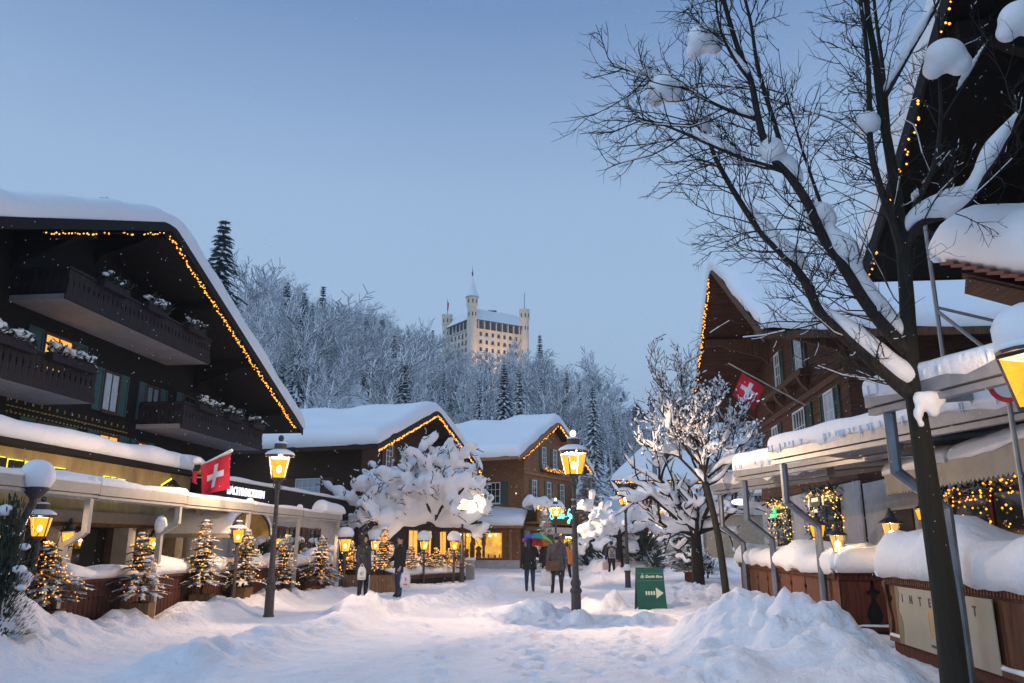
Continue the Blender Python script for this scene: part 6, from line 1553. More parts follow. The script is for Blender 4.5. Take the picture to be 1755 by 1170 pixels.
# ---- generic snow loaded branching tree
def snow_tree(label, base, h0, r0, mains, Lm, maxlev, seed, snow_t, vox, spread=(0.9, 0.8, .8), up=0.3, nchild=(4, 3, 3), shrink=.6, bark='bark', elev=(0.1, 0.9), leaves=0, cover=0.5, lean=(0, 0), snow_lev=2, twigs=True, name='snowy_tree', squash=1.0, dirs=None, m='snow_smooth', twr=0.012, tsr=0.022):
    rr = random.Random(seed); t = thing(name, label, 'tree', base)
    top = Vector((lean[0], lean[1], h0)); mb = MB()
    mb.tube(smooth_pts([Vector((0, 0, -0.2)), Vector((lean[0] * .3, lean[1] * .3, h0 * .5)), top], 4), [r0 * (1.15 - .35 * i / 8) for i in range(9)], 9)
    segs = []; sn = MB(); ts2 = []
    polys = []
    def g(p, d, L, r, lev):
        n = 5; pts_ = [p]; q = p
        for i in range(n):
            d = (d + Vector((rr.gauss(0, .16), rr.gauss(0, .16), rr.gauss(0, .12) + up * .12))).normalized(); q = q + Vector((d.x, d.y, d.z * squash)) * (L / n); pts_.append(q)
        rad = [max(twr, r * (1 - .55 * i / n)) for i in range(n + 1)]
        for i in range(n): segs.append((tuple(pts_[i]), tuple(pts_[i + 1]), rad[i], rad[i + 1]))
        if lev <= snow_lev:
            S_ = smooth_pts(pts_, 2); rs = [rad[min(n, i // 2)] for i in range(len(S_))]
            lay_snow(sn, S_, rs, rr, snow_t * (1.0 if lev == 0 else 0.85 if lev == 1 else .55), cover, 7, seed=rr.random() * 50)
        if lev > snow_lev or cover < 0.4:
            for i in range(n):
                if rr.random() < 0.42: h_ = Vector((0, 0, rad[i] + .010)); ts2.append((tuple(pts_[i] + h_), tuple(pts_[i + 1] + h_), tsr * rr.uniform(.6, 1.4), tsr * rr.uniform(.5, 1.2)))
        if lev < maxlev:
            for k in range(nchild[min(lev, len(nchild) - 1)]):
                tt = rr.uniform(0.3, 1.0); i = min(n - 1, int(tt * n)); b0 = pts_[i].lerp(pts_[i + 1], tt * n - i)
                dd = (pts_[i + 1] - pts_[i]).normalized(); o_ = dd.orthogonal().normalized(); o_.rotate(Matrix.Rotation(rr.uniform(0, 6.28), 3, dd))
                sp = spread[min(lev, len(spread) - 1)]
                g(b0, dd * math.cos(sp) + o_ * math.sin(sp), L * shrink * rr.uniform(.7, 1.2), r * .5, lev + 1)
    for k in range(mains):
        a = 6.283 * k / mains + rr.uniform(-.3, .3); el = rr.uniform(*elev); s0 = top * rr.uniform(0.82, 1.0)
        g(s0, Vector((math.cos(a) * math.cos(el), math.sin(a) * math.cos(el), math.sin(el))), Lm * rr.uniform(.75, 1.15), r0 * .5, 0)
    if dirs:
        for d_, L_, f in dirs: g(top * f, Vector(d_), L_, r0 * .45, 0)
    mb.build('trunk', bark, t, smooth=True)
    tag(tube_np(segs, 5, 'branches', bark, t), kind='stuff')
    if ts2: tag(tube_np(ts2, 5, 'twig_snow', m, t), kind='stuff')
    if sn.v: tag(remesh(sn.build('snow', m, t, smooth=True), vox, 4), kind='stuff')
    if leaves:
        lv = MB()
        for i in range(leaves):
            p = Vector(rr.choice(segs)[1]); a = rr.uniform(0, 6.28); s_ = 0.05
            u_ = Vector((math.cos(a), math.sin(a), rr.uniform(-.6, .6))) * s_; v_ = Vector((-math.sin(a), math.cos(a), -.8)) * s_
            lv.add([p, p + u_ * .6 + v_ * .5, p + v_ * 1.4, p - u_ * .6 + v_ * .5], [(0, 1, 2, 3)])
        tag(lv.build('leaves', 'dry_leaf', t), kind='stuff')
    return t
B0 = at(746, 950, 36.0)
snow_tree('broad pollarded tree buried in thick snow in front of the dark middle chalet', (B0.x, B0.y, 0.3), 2.2, 0.22, 10, 2.5, 3, 17, 0.33, 0.075, (0.75, .8, .7), 0.25, (5, 4, 2), .52, twr=0.017, tsr=0.03, elev=(0.25, 1.2), cover=0.8, squash=1.0, dirs=[((-1, -.2, .45), 3.6, 1), ((-1, .2, .75), 3.4, 1), ((-1, -.5, .15), 3.3, .9), ((-.9, -.4, 1.0), 3.2, 1), ((1, -.2, .6), 2.4, 1), ((-.5, -.7, .9), 3.0, 1), ((-.3, -.5, 1.2), 3.0, 1), ((.4, -.6, .9), 2.6, 1)])
B0 = at(1196, 975, 27.0)
snow_tree('gnarled pollarded tree with dark snow lined branches right of the far lamps', (B0.x, B0.y, 0.0), 1.9, 0.20, 10, 1.6, 2, 23, 0.12, 0.05, (0.85, .8), 0.55, (5, 3), .62, elev=(0.2, 1.15), cover=0.7, dirs=[((-1, 0, .6), 2.0, 1), ((-.7, -.3, .9), 2.2, 1), ((.6, -.3, .9), 2.0, 1)])
B0 = at(1062, 940, 45.0)
snow_tree('snow heaped tree behind the lamp beside the neon shop', (B0.x, B0.y, 0.3), 1.9, 0.18, 10, 2.2, 2, 29, 0.27, 0.09, (0.8, .8), 0.2, (4, 3), .55, elev=(0.1, .9), cover=0.6, squash=.8)
B0 = at(1246, 1003, 20.0)
snow_tree('young maple with a few dry leaves and snow in front of the right chalet', (B0.x, B0.y, 0.0), 3.45, 0.085, 8, 1.45, 3, 31, 0.095, 0.04, (0.6, .7, .7), 0.9, (6, 5, 3), .55, elev=(0.5, 1.2), leaves=260, cover=0.3, lean=(-0.45, 0), snow_lev=1, dirs=[((-.15, 0, 1), 2.1, 1), ((-.6, 0, .8), 1.8, 1), ((-.35, 0, 1), 1.9, 1), ((.7, 0, .5), 1.5, .9), ((.9, 0, .25), 1.4, .85)], twr=0.008)

# ---- shrubs, planted tubs
def shrub(label, P, rx_, ry_, rz_, seed, m='needle_snowy', n=420, ln=0.3, snow=14, sr=(0.08, 0.2), vox=0.05, cat='shrub', w=0.05, sf=.9):
    t = thing('shrub', label, cat, P); rr = random.Random(seed)
    mb = MB()
    for i in range(n):
        a, e_, r_ = rr.uniform(0, 6.28), rr.uniform(-.2, 1.5), rr.uniform(.35, 1.0)
        p = Vector((rx_ * r_ * math.cos(a) * math.cos(e_), ry_ * r_ * math.sin(a) * math.cos(e_), rz_ * max(0.02, r_ * math.sin(e_)) + .05))
        d = Vector((p.x, p.y, p.z * .6 + rr.uniform(-.2, .3))).normalized() * ln * rr.uniform(.6, 1.3); s_ = Vector((-d.y, d.x, 0)); s_ = s_.normalized() * w if s_.length > 1e-4 else Vector((w, 0, 0))
        mb.add([p - s_ * .5, p + s_ * .5, p + d * .6 + s_, p + d, p + d * .6 - s_], [(0, 1, 2, 3, 4)])
    mb.build('foliage', m, t)
    MB().tube([(0, 0, -.1), (0.03, 0, rz_ * .6)], [0.05, 0.02], 6).build('stem', 'bark', t)
    if snow:
        sn = MB()
        for i in range(snow):
            a, e_ = rr.uniform(0, 6.28), rr.uniform(0.35, 1.5)
            sn.ball((rx_ * math.cos(a) * math.cos(e_) * sf, ry_ * math.sin(a) * math.cos(e_) * sf, rz_ * math.sin(e_) * .98), rr.uniform(*sr), 8, (1.25, 1.2, .7))
        tag(remesh(sn.build('snow', 'snow_smooth', t, smooth=True), vox, 3), kind='stuff')
    return t
P = gnd(1188, 1000); 
tub = thing('planter', 'dark round tub under the snow heaped bush right of the green board', 'planter', (P.x, P.y, 0)); MB().lathe([(0.26, -0.1), (0.30, 0.2), (0.36, 0.55), (0.34, 0.56), (0.30, 0.45)], 12).build('tub', 'wood_fence_red', tub)
shrub('bush heaped with snow in the dark tub right of the green board', (P.x, P.y, 0.45), 0.75, 0.6, 0.85, 501, 'needle_snowy', 380, .28, 16, (.10, .22))
P = gnd(1222, 992); shrub('smaller snowy bush behind the tub by the maple', (P.x, P.y + 1, 0.1), 0.6, 0.6, 0.8, 502, 'needle_snowy', 260, .28, 8)
P = gnd(1130, 985); shrub('dark spiky evergreen behind the green board', (P.x, P.y, 0.0), 0.75, 0.6, 0.85, 503, 'needle_snowy', 300, .5, 9, (.05, .12), w=.06)
P = at(1018, 950, 52); shrub('dark evergreen with snow right of the shop entrance', (P.x, P.y, 0.2), 1.6, 1.2, 2.0, 504, 'needle_snowy', 420, .7, 16, (.2, .45), .12, w=.12)
P = at(1040, 958, 50); shrub('low snowy evergreen ball beside the shop slope', (P.x, P.y, 0.2), 0.9, 0.8, 0.8, 505, 'needle_snowy', 200, .5, 8, (.2, .35), .1, w=.1)
P = at(1100, 935, 46); shrub('dark snowy yew below the heaped tree', (P.x, P.y, 0.6), 1.8, 1.2, 1.6, 506, 'needle_snowy', 420, .6, 12, (.2, .45), .12, w=.12)
P = at(1010, 850, 64); fir('snow bent fir right of the neon shop wall', (P.x, P.y, 0.5), 6.5, 2.2, 507, 0, False, snow_m='needle_heavy', lights=False, ptop=0, group='dark snowy firs')
P = at(8, 960, 11.6); shrub('dark evergreen with snow lumps at the left edge', (P.x, P.y, 0.25), 0.55, 0.5, 1.9, 508, 'needle', 3000, .085, 14, (.05, .10), .04, w=.012, sf=.62)
for i, (px, Y, lab) in enumerate(((470, 25.6, 'clipped dark hedge ball left of the terrace corner window'), (525, 27.0, 'clipped dark hedge with snow behind the hanging lantern'), (565, 28.4, 'clipped dark hedge by the boxy lantern'))):
    P = at(px, 935, Y); shrub(lab, (P.x - .4, P.y, 0.3), 0.85, .6, 1.45, 520 + i, 'needle', 1500, .13, 16, (.08, .2), .06, w=.018)
P = at(1172, 940, 36); fir('small dark snowy fir in front of the bridge poster', (P.x, P.y, 0.0), 3.6, 1.1, 530, 0, False, snow_m='needle_snowy', lights=False, ptop=0, group='dark snowy firs')
P = at(938, 940, 48); fir('snow white little fir standing in front of the shop window', (P.x, P.y, 0.0), 3.5, 0.95, 531, 0, False, snow_m='needle_heavy', lights=False, ptop=0, group='dark snowy firs')

# ================================================================== flags, sign board, small things
def swiss_flag(label, Pp, d, size, rz, flagrot, sag):
    t = thing('flag', label, 'flag', Pp, rz)
    n = 12; mb = MB(); k = 12
    for i in range(n + 1):
        for j in range(k + 1):
            u, v = i / n, j / k
            mb.v.append((u * size, 0.10 * size * math.sin(u * 5.5 + v * 1.4) * (0.4 + v), -v * size - sag * u * size + sag * (1 - v) * 0 + 0.03 * size * math.sin(v * 3 + u * 2)))
    for i in range(n):
        for j in range(k):
            u, v = (i + .5) / n, (j + .5) / k
            cross = (abs(u - .5) < .10 and abs(v - .5) < .31) or (abs(v - .5) < .10 and abs(u - .5) < .31)
            mb.f.append((i * (k + 1) + j, (i + 1) * (k + 1) + j, (i + 1) * (k + 1) + j + 1, i * (k + 1) + j + 1)); mb.m.append(1 if cross else 0)
    f = mb.build('cloth', ['flag_red', 'flag_white'], t, smooth=True)
    return t, f
A_, B_2 = at(330, 808, 21.5), at(398, 773, 21.0)
t, f = swiss_flag('red flag with white cross hanging from a snowy pole above the left terrace', at(346, 796, 21.2), None, 0.86, R(-12), 0, -0.28)
MB().tube([A_ - t.location, B_2 - t.location], 0.025, 6).build('pole', 'white_paint', t); t.rotation_euler = (0, 0, 0); f.rotation_euler = (0, 0, R(-14))
snow_strip('pole_snow', A_ - t.location + Vector((0, 0, .02)), B_2 - t.location + Vector((0, 0, .02)), 0.07, 0.06, t, Rr=.03, floor=False)
t2 = thing('furled_flag', 'furled yellow and black flag with snow beside the red flag', 'flag', at(338, 800, 21.4))
mb = MB(); mb.tube([(0, 0, .05), (0.10, 0, -.1), (0.22, -.05, -.12), (0.42, -.08, .05), (.6, -.08, .22)], [.10, .13, .12, .09, .04], 9); mb.build('cloth', 'flag_yellow', t2, smooth=True)
mb = MB(); mb.tube([(-.02, -.05, -.05), (-.03, -.05, -.4), (.06, -.06, -.45)], [.07, .06, .02], 7); mb.build('tail', 'flag_red', t2, smooth=True); MB().box(-.02, .12, -.15, .0, -.12, .04).build('emblem', 'black', t2)
MB().ball((-.02, 0, .16), .13, 10, (1.2, 1, .9)).build('snow', 'snow', t2, smooth=True)
P = at(1288, 652, 20.0)
t, f = swiss_flag('red flag with white cross on a pole at the right chalet front', at(1272, 638, 24.5), None, 0.78, 0, 0, 0.25)
q = at(1382, 695, 23.9) - t.location; s_ = at(1248, 622, 24.6) - t.location
MB().tube([q, s_], 0.022, 6).build('pole', 'cream', t); f.rotation_euler = (0, 0.45, R(-10))
# A-board
P = gnd(1116, 1043)
ab = thing('sidewalk_board', 'dark green folding sidewalk board with white arrow', 'sign board', (P.x, P.y, 0), R(4))
mat('board_green', (0.005, 0.085, 0.065), 0.5, 0.15, 6); mat('board_white', (0.55, 0.60, 0.50), 0.6); mat('board_line', (0.15, 0.3, 0.25), .6)
bw_, bh_ = 0.72, 0.98
pan = MB(); pan.add([(-bw_ / 2, -0.20, -.15), (bw_ / 2, -0.20, -.15), (bw_ / 2 - .02, 0, bh_), (-bw_ / 2 + .02, 0, bh_), (-bw_ / 2, -0.17, -.15), (bw_ / 2, -0.17, -.15), (bw_ / 2 - .02, 0.03, bh_), (-bw_ / 2 + .02, 0.03, bh_)], [(0, 1, 2, 3), (7, 6, 5, 4), (0, 4, 5, 1), (3, 2, 6, 7), (0, 3, 7, 4), (1, 5, 6, 2)])
fp = pan.build('front_panel', 'board_green', ab, fix=True)
bp_ = MB(); bp_.add([(-bw_ / 2, 0.26, -.15), (bw_ / 2, 0.26, -.15), (bw_ / 2 - .02, 0.035, bh_), (-bw_ / 2 + .02, 0.035, bh_), (-bw_ / 2, 0.29, -.15), (bw_ / 2, 0.29, -.15), (bw_ / 2 - .02, 0.065, bh_), (-bw_ / 2 + .02, 0.065, bh_)], [(0, 1, 2, 3), (7, 6, 5, 4), (0, 4, 5, 1), (3, 2, 6, 7), (0, 3, 7, 4), (1, 5, 6, 2)])
bp_.build('back_panel', 'board_green', ab, fix=True)
tl_ = math.atan2(0.20, bh_ + .15)
def onb(x, z): return (x, -0.20 + (z + .15) * 0.20 / (bh_ + .15) - 0.006, z)
ar = MB()
for i in range(4): x = -0.15 + i * 0.065; ar.add([onb(x, .33), onb(x + .042, .33), onb(x + .042, .42), onb(x, .42)], [(0, 1, 2, 3)])
ar.add([onb(.115, .245), onb(.30, .375), onb(.115, .505)], [(0, 1, 2)])
ar.build('arrow', 'board_white', fp)
ln_ = MB(); 
for z in (.66, .84): ln_.add([onb(-.33, z), onb(.33, z), onb(.33, z + .008), onb(-.33, z + .008)], [(0, 1, 2, 3)])
ln_.build('rule', 'board_line', fp)
text_part(fp, 'By Zenith Blue', 0.092, onb(0.02, .735), (R(90) - tl_, 0, 0), 'board_white', depth=0.001, shear=0.35, thick=0.003)
# round no-entry sign by the near lamp
P = at(1726, 660, 8.9)
ne = thing('road_sign', 'round red rimmed road sign half hidden behind the near lamp', 'road sign', P, R(-18))
MB().prism([(.2 * math.cos(a), .2 * math.sin(a)) for a in [i * .2618 for i in range(24)]], -.012, 0, 'y').build('disc', 'red_paint', ne, fix=True); MB().prism([(.145 * math.cos(a), .145 * math.sin(a)) for a in [i * .2618 for i in range(24)]], -.018, -.0125, 'y').build('field', 'white_paint', ne, fix=True)
MB().tube([(0, .03, -2.9), (0, .03, .15)], .03, 8).build('post', 'galv', ne)
wl = tag(MB().ball((0, 0, 0), .16, 10, (1.3, .5, .5)).build('ceiling_light', 'sign_white', None, smooth=True, loc=at(1268, 860, 19.5)), 'cold white light under the far right awning', 'light')
# waste bin by the slender lamp
P = at(806, 960, 38); wb = thing('waste_bin', 'grey snow topped bin beside the slender lamp', 'bin', (P.x, P.y, 0)); MB().box(-.2, .2, -.2, .2, 0, .85).build('body', 'grey_metal', wb); snow_quad('snow', (-.25, -.25, .85), (.25, -.25, .85), (-.25, .25, .85), (.25, .25, .85), .12, wb, Rr=.1)
# ================================================================== people
mat('skin', (0.45, 0.27, 0.20), 0.6, 0.1, 12); mat('hair_dark', (0.012, 0.009, 0.008), 0.6, .3, 30, (4, 4, .5)); mat('coat_black', (0.010, 0.010, 0.012), 0.8, 0.5, 14)
mat('coat_charcoal', (0.030, 0.030, 0.034), 0.75, 0.5, 10); mat('coat_grey', (0.085, 0.090, 0.10), 0.9, 0.35, 25, bump=.2); mat('coat_plum', (0.030, 0.018, 0.040), .8, .3, 12)
mat('jeans', (0.022, 0.040, 0.10), 0.85, 0.3, 20); mat('trousers_dark', (0.016, 0.014, 0.016), 0.85, .3, 15); mat('trousers_brown', (0.045, 0.036, 0.034), 0.85, .3, 15)
mat('boot', (0.012, 0.010, 0.014), 0.6); mat('boot_tan', (0.18, 0.12, 0.08), 0.8); mat('orange_cloth', (0.62, 0.20, 0.03), .8, .2, 10); mat('leather', (0.12, 0.05, 0.025), .55, .3, 9); mat('plastic_white', (0.62, 0.63, 0.64), .4, .12, 9)
mat('plastic_pink', (0.62, 0.40, 0.36), .45, .1, 9); mat('wool', (0.16, 0.17, 0.19), .95, .6, 30, (1, 1, 4), bump=.3); mat('print_green', (0.02, 0.35, 0.16), .6); mat('print_red', (0.5, 0.05, 0.10), .6); mat('beige', (0.42, 0.36, 0.28), .8, .2, 12); mat('beanie_blue', (.03, .05, .12), .9, .3, 30)
DG = None
def skin_body(verts, edges, radii, root, sub=2):
    me = bpy.data.meshes.new('body'); me.from_pydata(verts, edges, []); o = bpy.data.objects.new('body', me); COL.objects.link(o)
    m = o.modifiers.new('skin', 'SKIN'); m.use_smooth_shade = True; m.branch_smoothing = 0.6
    s = o.modifiers.new('sub', 'SUBSURF'); s.levels = sub; s.render_levels = sub
    for i, r in enumerate(radii):
        v = me.skin_vertices[0].data[i]; v.radius = (r, r) if not hasattr(r, '__len__') else r; v.use_root = (i == root)
    bpy.context.view_layer.update()
    nm = bpy.data.meshes.new_from_object(o.evaluated_get(bpy.context.evaluated_depsgraph_get()))
    bpy.data.objects.remove(o); bpy.data.meshes.remove(me)
    return nm
def person(label, x, y, z, h, face, legs=0.10, stride=0.0, armL=None, armR=None, coat='coat_black', hem=0.80, pants='jeans', shoe='boot', boots=0.12, hair=None, head='bare', lean=0.0, group='people in the street', coatw=1.0, flare=1.0):
    """local: looks towards -y; sizes for 1.75 m, then scaled. armL / armR = (elbow, wrist) offsets; +x is the person's left"""
    t = thing('person', label, 'person', (x, y, z), face, group); s = h / 1.75; t.scale = (s, s, s)
    V = []; E = []; Rr_ = []
    def v(p, r, par=None):
        V.append(tuple(p)); Rr_.append(r)
        if par is not None: E.append((par, len(V) - 1))
        return len(V) - 1
    ly = -lean
    pel = v((0, 0, 0.95), (0.15, 0.115)); sp = v((0, ly * .4, 1.15), (0.145, 0.105), pel); ch = v((0, ly * .8, 1.34), (0.165, 0.115), sp); nk = v((0, ly, 1.49), 0.058, ch)
    h1 = v((0, ly - .010, 1.575), (0.070, 0.082), nk); h2 = v((0, ly - .004, 1.66), (0.078, 0.094), h1); h3 = v((0, ly + .006, 1.725), (0.050, 0.060), h2)
    for sg, arm in ((1, armL), (-1, armR)):
        el, wr = arm or ((0.06, 0.02, -0.30), (0.03, -0.05, -0.25))
        sh = v((sg * 0.185, ly * .9, 1.41), 0.062, ch); e_ = v((sg * (0.185 + el[0]), ly + el[1], 1.41 + el[2]), 0.046, sh)
        w_ = v((sg * (0.185 + el[0] + wr[0]), ly + el[1] + wr[1], 1.41 + el[2] + wr[2]), 0.031, e_)
        d = Vector((sg * wr[0], wr[1], wr[2])).normalized(); lat = d.cross(Vector((1, 0, 0))); lat = lat.normalized() if lat.length > .1 else Vector((0, 1, 0))
        P = Vector(V[w_]); pm = v(P + d * 0.07, (0.034, 0.022), w_)
        for k, (o_, L) in enumerate(((-0.030, 0.065), (-0.010, 0.080), (0.010, 0.085), (0.030, 0.070))):
            k1 = v(P + d * (0.10) + lat * o_, 0.0095, pm); curl = Vector((-sg * 0.022, 0, 0)); v(P + d * (0.10 + L * .75) + lat * o_ * 1.1 + curl, 0.008, k1)
        v(P + d * 0.085 - lat * 0.055 + Vector((-sg * .012, 0, 0)), 0.010, w_)
    for sg in (1, -1):
        st = stride * sg
        hp_ = v((sg * 0.095, 0, 0.90), 0.105, pel); kn = v((sg * (0.095 + legs * .25), -max(0, st) * .5 - 0.012, 0.50), 0.078, hp_); an = v((sg * (0.09 + legs * .35), -st * .5 + 0.015, 0.10), 0.060, kn)
        v((sg * (0.09 + legs * .35), -st * .5 + 0.03, 0.035), 0.040, an); v((sg * (0.10 + legs * .4), -st * .5 - 0.15, 0.030), (0.042, 0.028), an)
    me = skin_body(V, E, Rr_, pel)
    for m_ in ('skin', pants, shoe): me.materials.append(MATS[m_])
    for p in me.polygons:
        c_ = p.center; p.use_smooth = True
        p.material_index = 2 if c_.z < boots else (1 if c_.z < 1.0 and abs(c_.x) < 0.26 else 0)
    # hands of hanging arms stay skin
    for p in me.polygons:
        if 0.55 < p.center.z < 1.0 and abs(p.center.x) > 0.215: p.material_index = 0
    link('body', me, t)
    # coat: lofted torso and sleeves in one garment
    cb = MB(); n = 16
    rings = [(hem, 0.205 * flare, 0.150 * flare), (hem + 0.10, 0.200 * (1 + (flare - 1) * .7), 0.150 * (1 + (flare - 1) * .7)), (0.98, 0.195, 0.145), (1.12, 0.188, 0.135), (1.26, 0.205, 0.145), (1.36, 0.215, 0.145), (1.42, 0.195, 0.125), (1.47, 0.120, 0.095), (1.51, 0.085, 0.085)]
    o0 = len(cb.v)
    for i, (zz, a, b) in enumerate(rings):
        a *= coatw; b *= coatw
        for j in range(n):
            an_ = 2 * math.pi * j / n; k_ = 1 + 0.025 * math.sin(an_ * 5 + zz * 9)
            cb.v.append((a * k_ * math.cos(an_), ly * max(0, (zz - .95) / .5) + b * k_ * math.sin(an_), zz))
    for i in range(len(rings) - 1):
        for j in range(n): cb.f.append((o0 + i * n + j, o0 + i * n + (j + 1) % n, o0 + (i + 1) * n + (j + 1) % n, o0 + (i + 1) * n + j)); cb.m.append(0)
    for sg, arm in ((1, armL), (-1, armR)):
        el, wr = arm or ((0.06, 0.02, -0.30), (0.03, -0.05, -0.25))
        A = Vector((sg * 0.15, ly * .9, 1.405)); B = Vector((sg * (0.185 + el[0]), ly + el[1], 1.41 + el[2])); C_ = B + Vector((sg * wr[0], wr[1], wr[2]))
        cb.tube(smooth_pts([A, Vector((sg * .20, ly * .9, 1.40)), B, C_], 4), [0.06, .075, .08, .082, .08, .078, .075, .072, .07, .066, .062, .058, .054], 10)
    co = cb.build('coat', coat, t, smooth=True)
    # head: face, ears
    fc = MB(); fy = ly - 0.085
    fc.add([(-.012, fy, 1.635), (.012, fy, 1.635), (.016, fy - .006, 1.60), (-.016, fy - .006, 1.60), (0, fy - .030, 1.604), (0, fy - .004, 1.65)], [(0, 3, 4), (1, 4, 2), (0, 4, 5), (1, 5, 4), (3, 2, 4)])
    fc.build('nose', 'skin', t)
    ey = MB()
    for sx in (-.030, .030): ey.ball((sx, ly - .083, 1.645), .010, 6)
    ey.ball((0, ly - .080, 1.575), .018, 6, (1.2, .5, .3)); ey.build('eyes_and_mouth', 'hair_dark', t)
    er = MB()
    for sx in (-.078, .078): er.ball((sx, ly + .01, 1.63), .026, 6, (.4, .7, 1.2))
    er.build('ears', 'skin', t)
    if hair == 'long':
        hb = MB(); hb.ball((0, ly + .022, 1.665), .105, 14, (.95, 1.02, .95)); hb.tube([(0, ly + .05, 1.66), (0, ly + .095, 1.52), (0, ly + .125, 1.38), (0, ly + .125, 1.28)], [.10, .10, .085, .04], 12); hb.build('hair', 'hair_dark', t, smooth=True)
    elif hair == 'short':
        MB().ball((0, ly + .022, 1.675), .098, 12, (.93, .98, .85)).build('hair', 'hair_dark', t, smooth=True)
    if head == 'hood':
        hb = MB(); k = 12
        prof_ = [(0.02, .135), (.07, .12), (.115, .06), (.125, -.01), (.115, -.075)]
        for r_, yy in prof_:
            for j in range(k): an_ = 2 * math.pi * j / k; hb.v.append((r_ * .92 * math.cos(an_), ly + yy, 1.635 + r_ * 1.22 * math.sin(an_)))
        for i in range(len(prof_) - 1):
            for j in range(k): hb.f.append((i * k + j, i * k + (j + 1) % k, (i + 1) * k + (j + 1) % k, (i + 1) * k + j)); hb.m.append(0)
        hb.tube([(0, ly + .02, 1.50), (0, ly + .01, 1.56)], [.115, .10], 12); hb.build('hood', coat, t, smooth=True)
    elif head == 'hat':
        MB().lathe([(.155, 1.695), (.16, 1.705), (.115, 1.715), (.108, 1.73), (.105, 1.79), (.085, 1.82), (.03, 1.815)], 16, (0, ly, 0)).build('hat', 'coat_black', t, smooth=True)
    elif head in ('beanie', 'beanie_blue'):
        MB().lathe([(.102, 1.66), (.106, 1.68), (.104, 1.73), (.085, 1.775), (.04, 1.80), (.01, 1.805)], 16, (0, ly + .005, 0)).build('beanie', 'wool' if head == 'beanie' else 'beanie_blue', t, smooth=True)
    return t
def bag(label, P, w_, h_, m, prn=None, rz=0.0, group='shopping bags', rigid=False, d_=0.10):
    """carrier bag hanging from its handles; P is the hand"""
    t = thing('shopping_bag', label, 'bag', P, rz, group)
    n = 14; mb = MB(); rings = [(-.08, .55, .25), (-.14, .85, .6), (-.14 - h_ * .25, 1, .9), (-.14 - h_ * .7, 1.05, 1.0), (-.14 - h_ * .95, .98, .9), (-.14 - h_, .8, .6)]
    if rigid: rings = [(-.12, 1, 1), (-.13, 1, 1), (-.13 - h_, 1, 1)]
    for zz, a, b in rings:
        for j in range(n):
            an_ = 2 * math.pi * j / n; k_ = 1 + (0 if rigid else .05 * math.sin(3 * an_ + zz * 20)); e_ = 0.55
            cx, sx = math.cos(an_), math.sin(an_)
            mb.v.append((w_ / 2 * a * k_ * math.copysign(abs(cx) ** e_, cx), d_ * b * k_ * math.copysign(abs(sx) ** e_, sx), zz))
    for i in range(len(rings) - 1):
        for j in range(n): mb.f.append((i * n + j, i * n + (j + 1) % n, (i + 1) * n + (j + 1) % n, (i + 1) * n + j)); mb.m.append(0)
    mb.f.append(tuple((len(rings) - 1) * n + j for j in range(n))); mb.m.append(0)
    mb.build('bag_body', m, t, smooth=not rigid, fix=True)
    for s_ in (-1, 1): MB().tube([(-w_ * .22, s_ * .03, -.12), (-w_ * .12, s_ * .015, -.03), (0, 0, 0.0), (w_ * .12, s_ * .015, -.03), (w_ * .22, s_ * .03, -.12)], .009, 5).build('handle', m, t)
    if prn:
        pm = MB()
        if prn == 'print_green':
            for a in range(5): pm.add([(0, 0, -.02), (.055 * math.cos(a * 1.05 + .3), 0, .055 * math.sin(a * 1.05 + .3) + .0), (.06 * math.cos(a * 1.05 + .8), 0, .06 * math.sin(a * 1.05 + .8))], [(0, 1, 2)])
            pm.box(-.06, .07, -.001, .001, -.125, -.11)
        else:
            pm.tube([(-.02, 0, .07), (.02, 0, .05), (-.01, 0, .0), (.02, 0, -.03)], [.012, .014, .012, .006], 6); pm.box(-.06, .06, -.001, .001, -.13, -.10)
        pm.build('print', prn, t, loc=(0, -d_ * 1.08 - .006, -.14 - h_ * .42))
    return t
g1 = gnd(620, 1030)
person('person in a charcoal hooded rain coat and black trousers facing right', g1.x, g1.y, 0.02, 1.78, R(62), 0.05, 0.06, ((.03, .0, -.30), (.0, -.06, -.24)), ((.03, .02, -.30), (-.02, -.10, -.22)), 'coat_charcoal', 0.70, 'trousers_dark', 'boot', 0.14, 'short', 'hood', flare=1.15, coatw=1.06)
bag('white carrier bag with green leaf held by the hooded person', Vector((g1.x + 0.02, g1.y - 0.30, 1.02)), 0.23, 0.30, 'plastic_white', 'print_green', R(8), d_=.04)
g2 = gnd(683, 1026)
person('man in a black hat, short black jacket and blue jeans facing left', g2.x, g2.y, 0.03, 1.76, R(-58), 0.14, 0.05, ((.05, .02, -.29), (.0, -.10, -.23)), ((.06, -.06, -.27), (-.04, -.20, -.10)), 'coat_black', 0.86, 'jeans', 'trousers_dark', 0.10, 'short', 'hat', coatw=1.12)
bag('white plastic bag with red print in the left hand of the man in the hat', Vector((g2.x + 0.20, g2.y - 0.16, 0.83)), 0.29, 0.37, 'plastic_white', 'print_red', R(12), d_=.09)
MB().tube([(-.07, -.09, 1.50), (0, -.115, 1.46), (.07, -.09, 1.50), (.03, -.13, 1.36)], [.03, .035, .03, .028], 8).build('scarf', 'coat_grey', bpy.data.objects['person.001'], smooth=True)
g3 = gnd(908, 1015)
person('woman with long dark hair in a black parka and jeans seen from behind', g3.x, g3.y, 0.0, 1.73, R(172), 0.06, 0.04, ((.05, .05, -.28), (.0, -.06, -.22)), ((.08, -.10, -.22), (-.06, -.22, 0.10)), 'coat_black', 0.74, 'jeans', 'boot_tan', 0.07, 'long', 'bare', coatw=1.14, flare=1.05)
g4 = gnd(955, 1018)
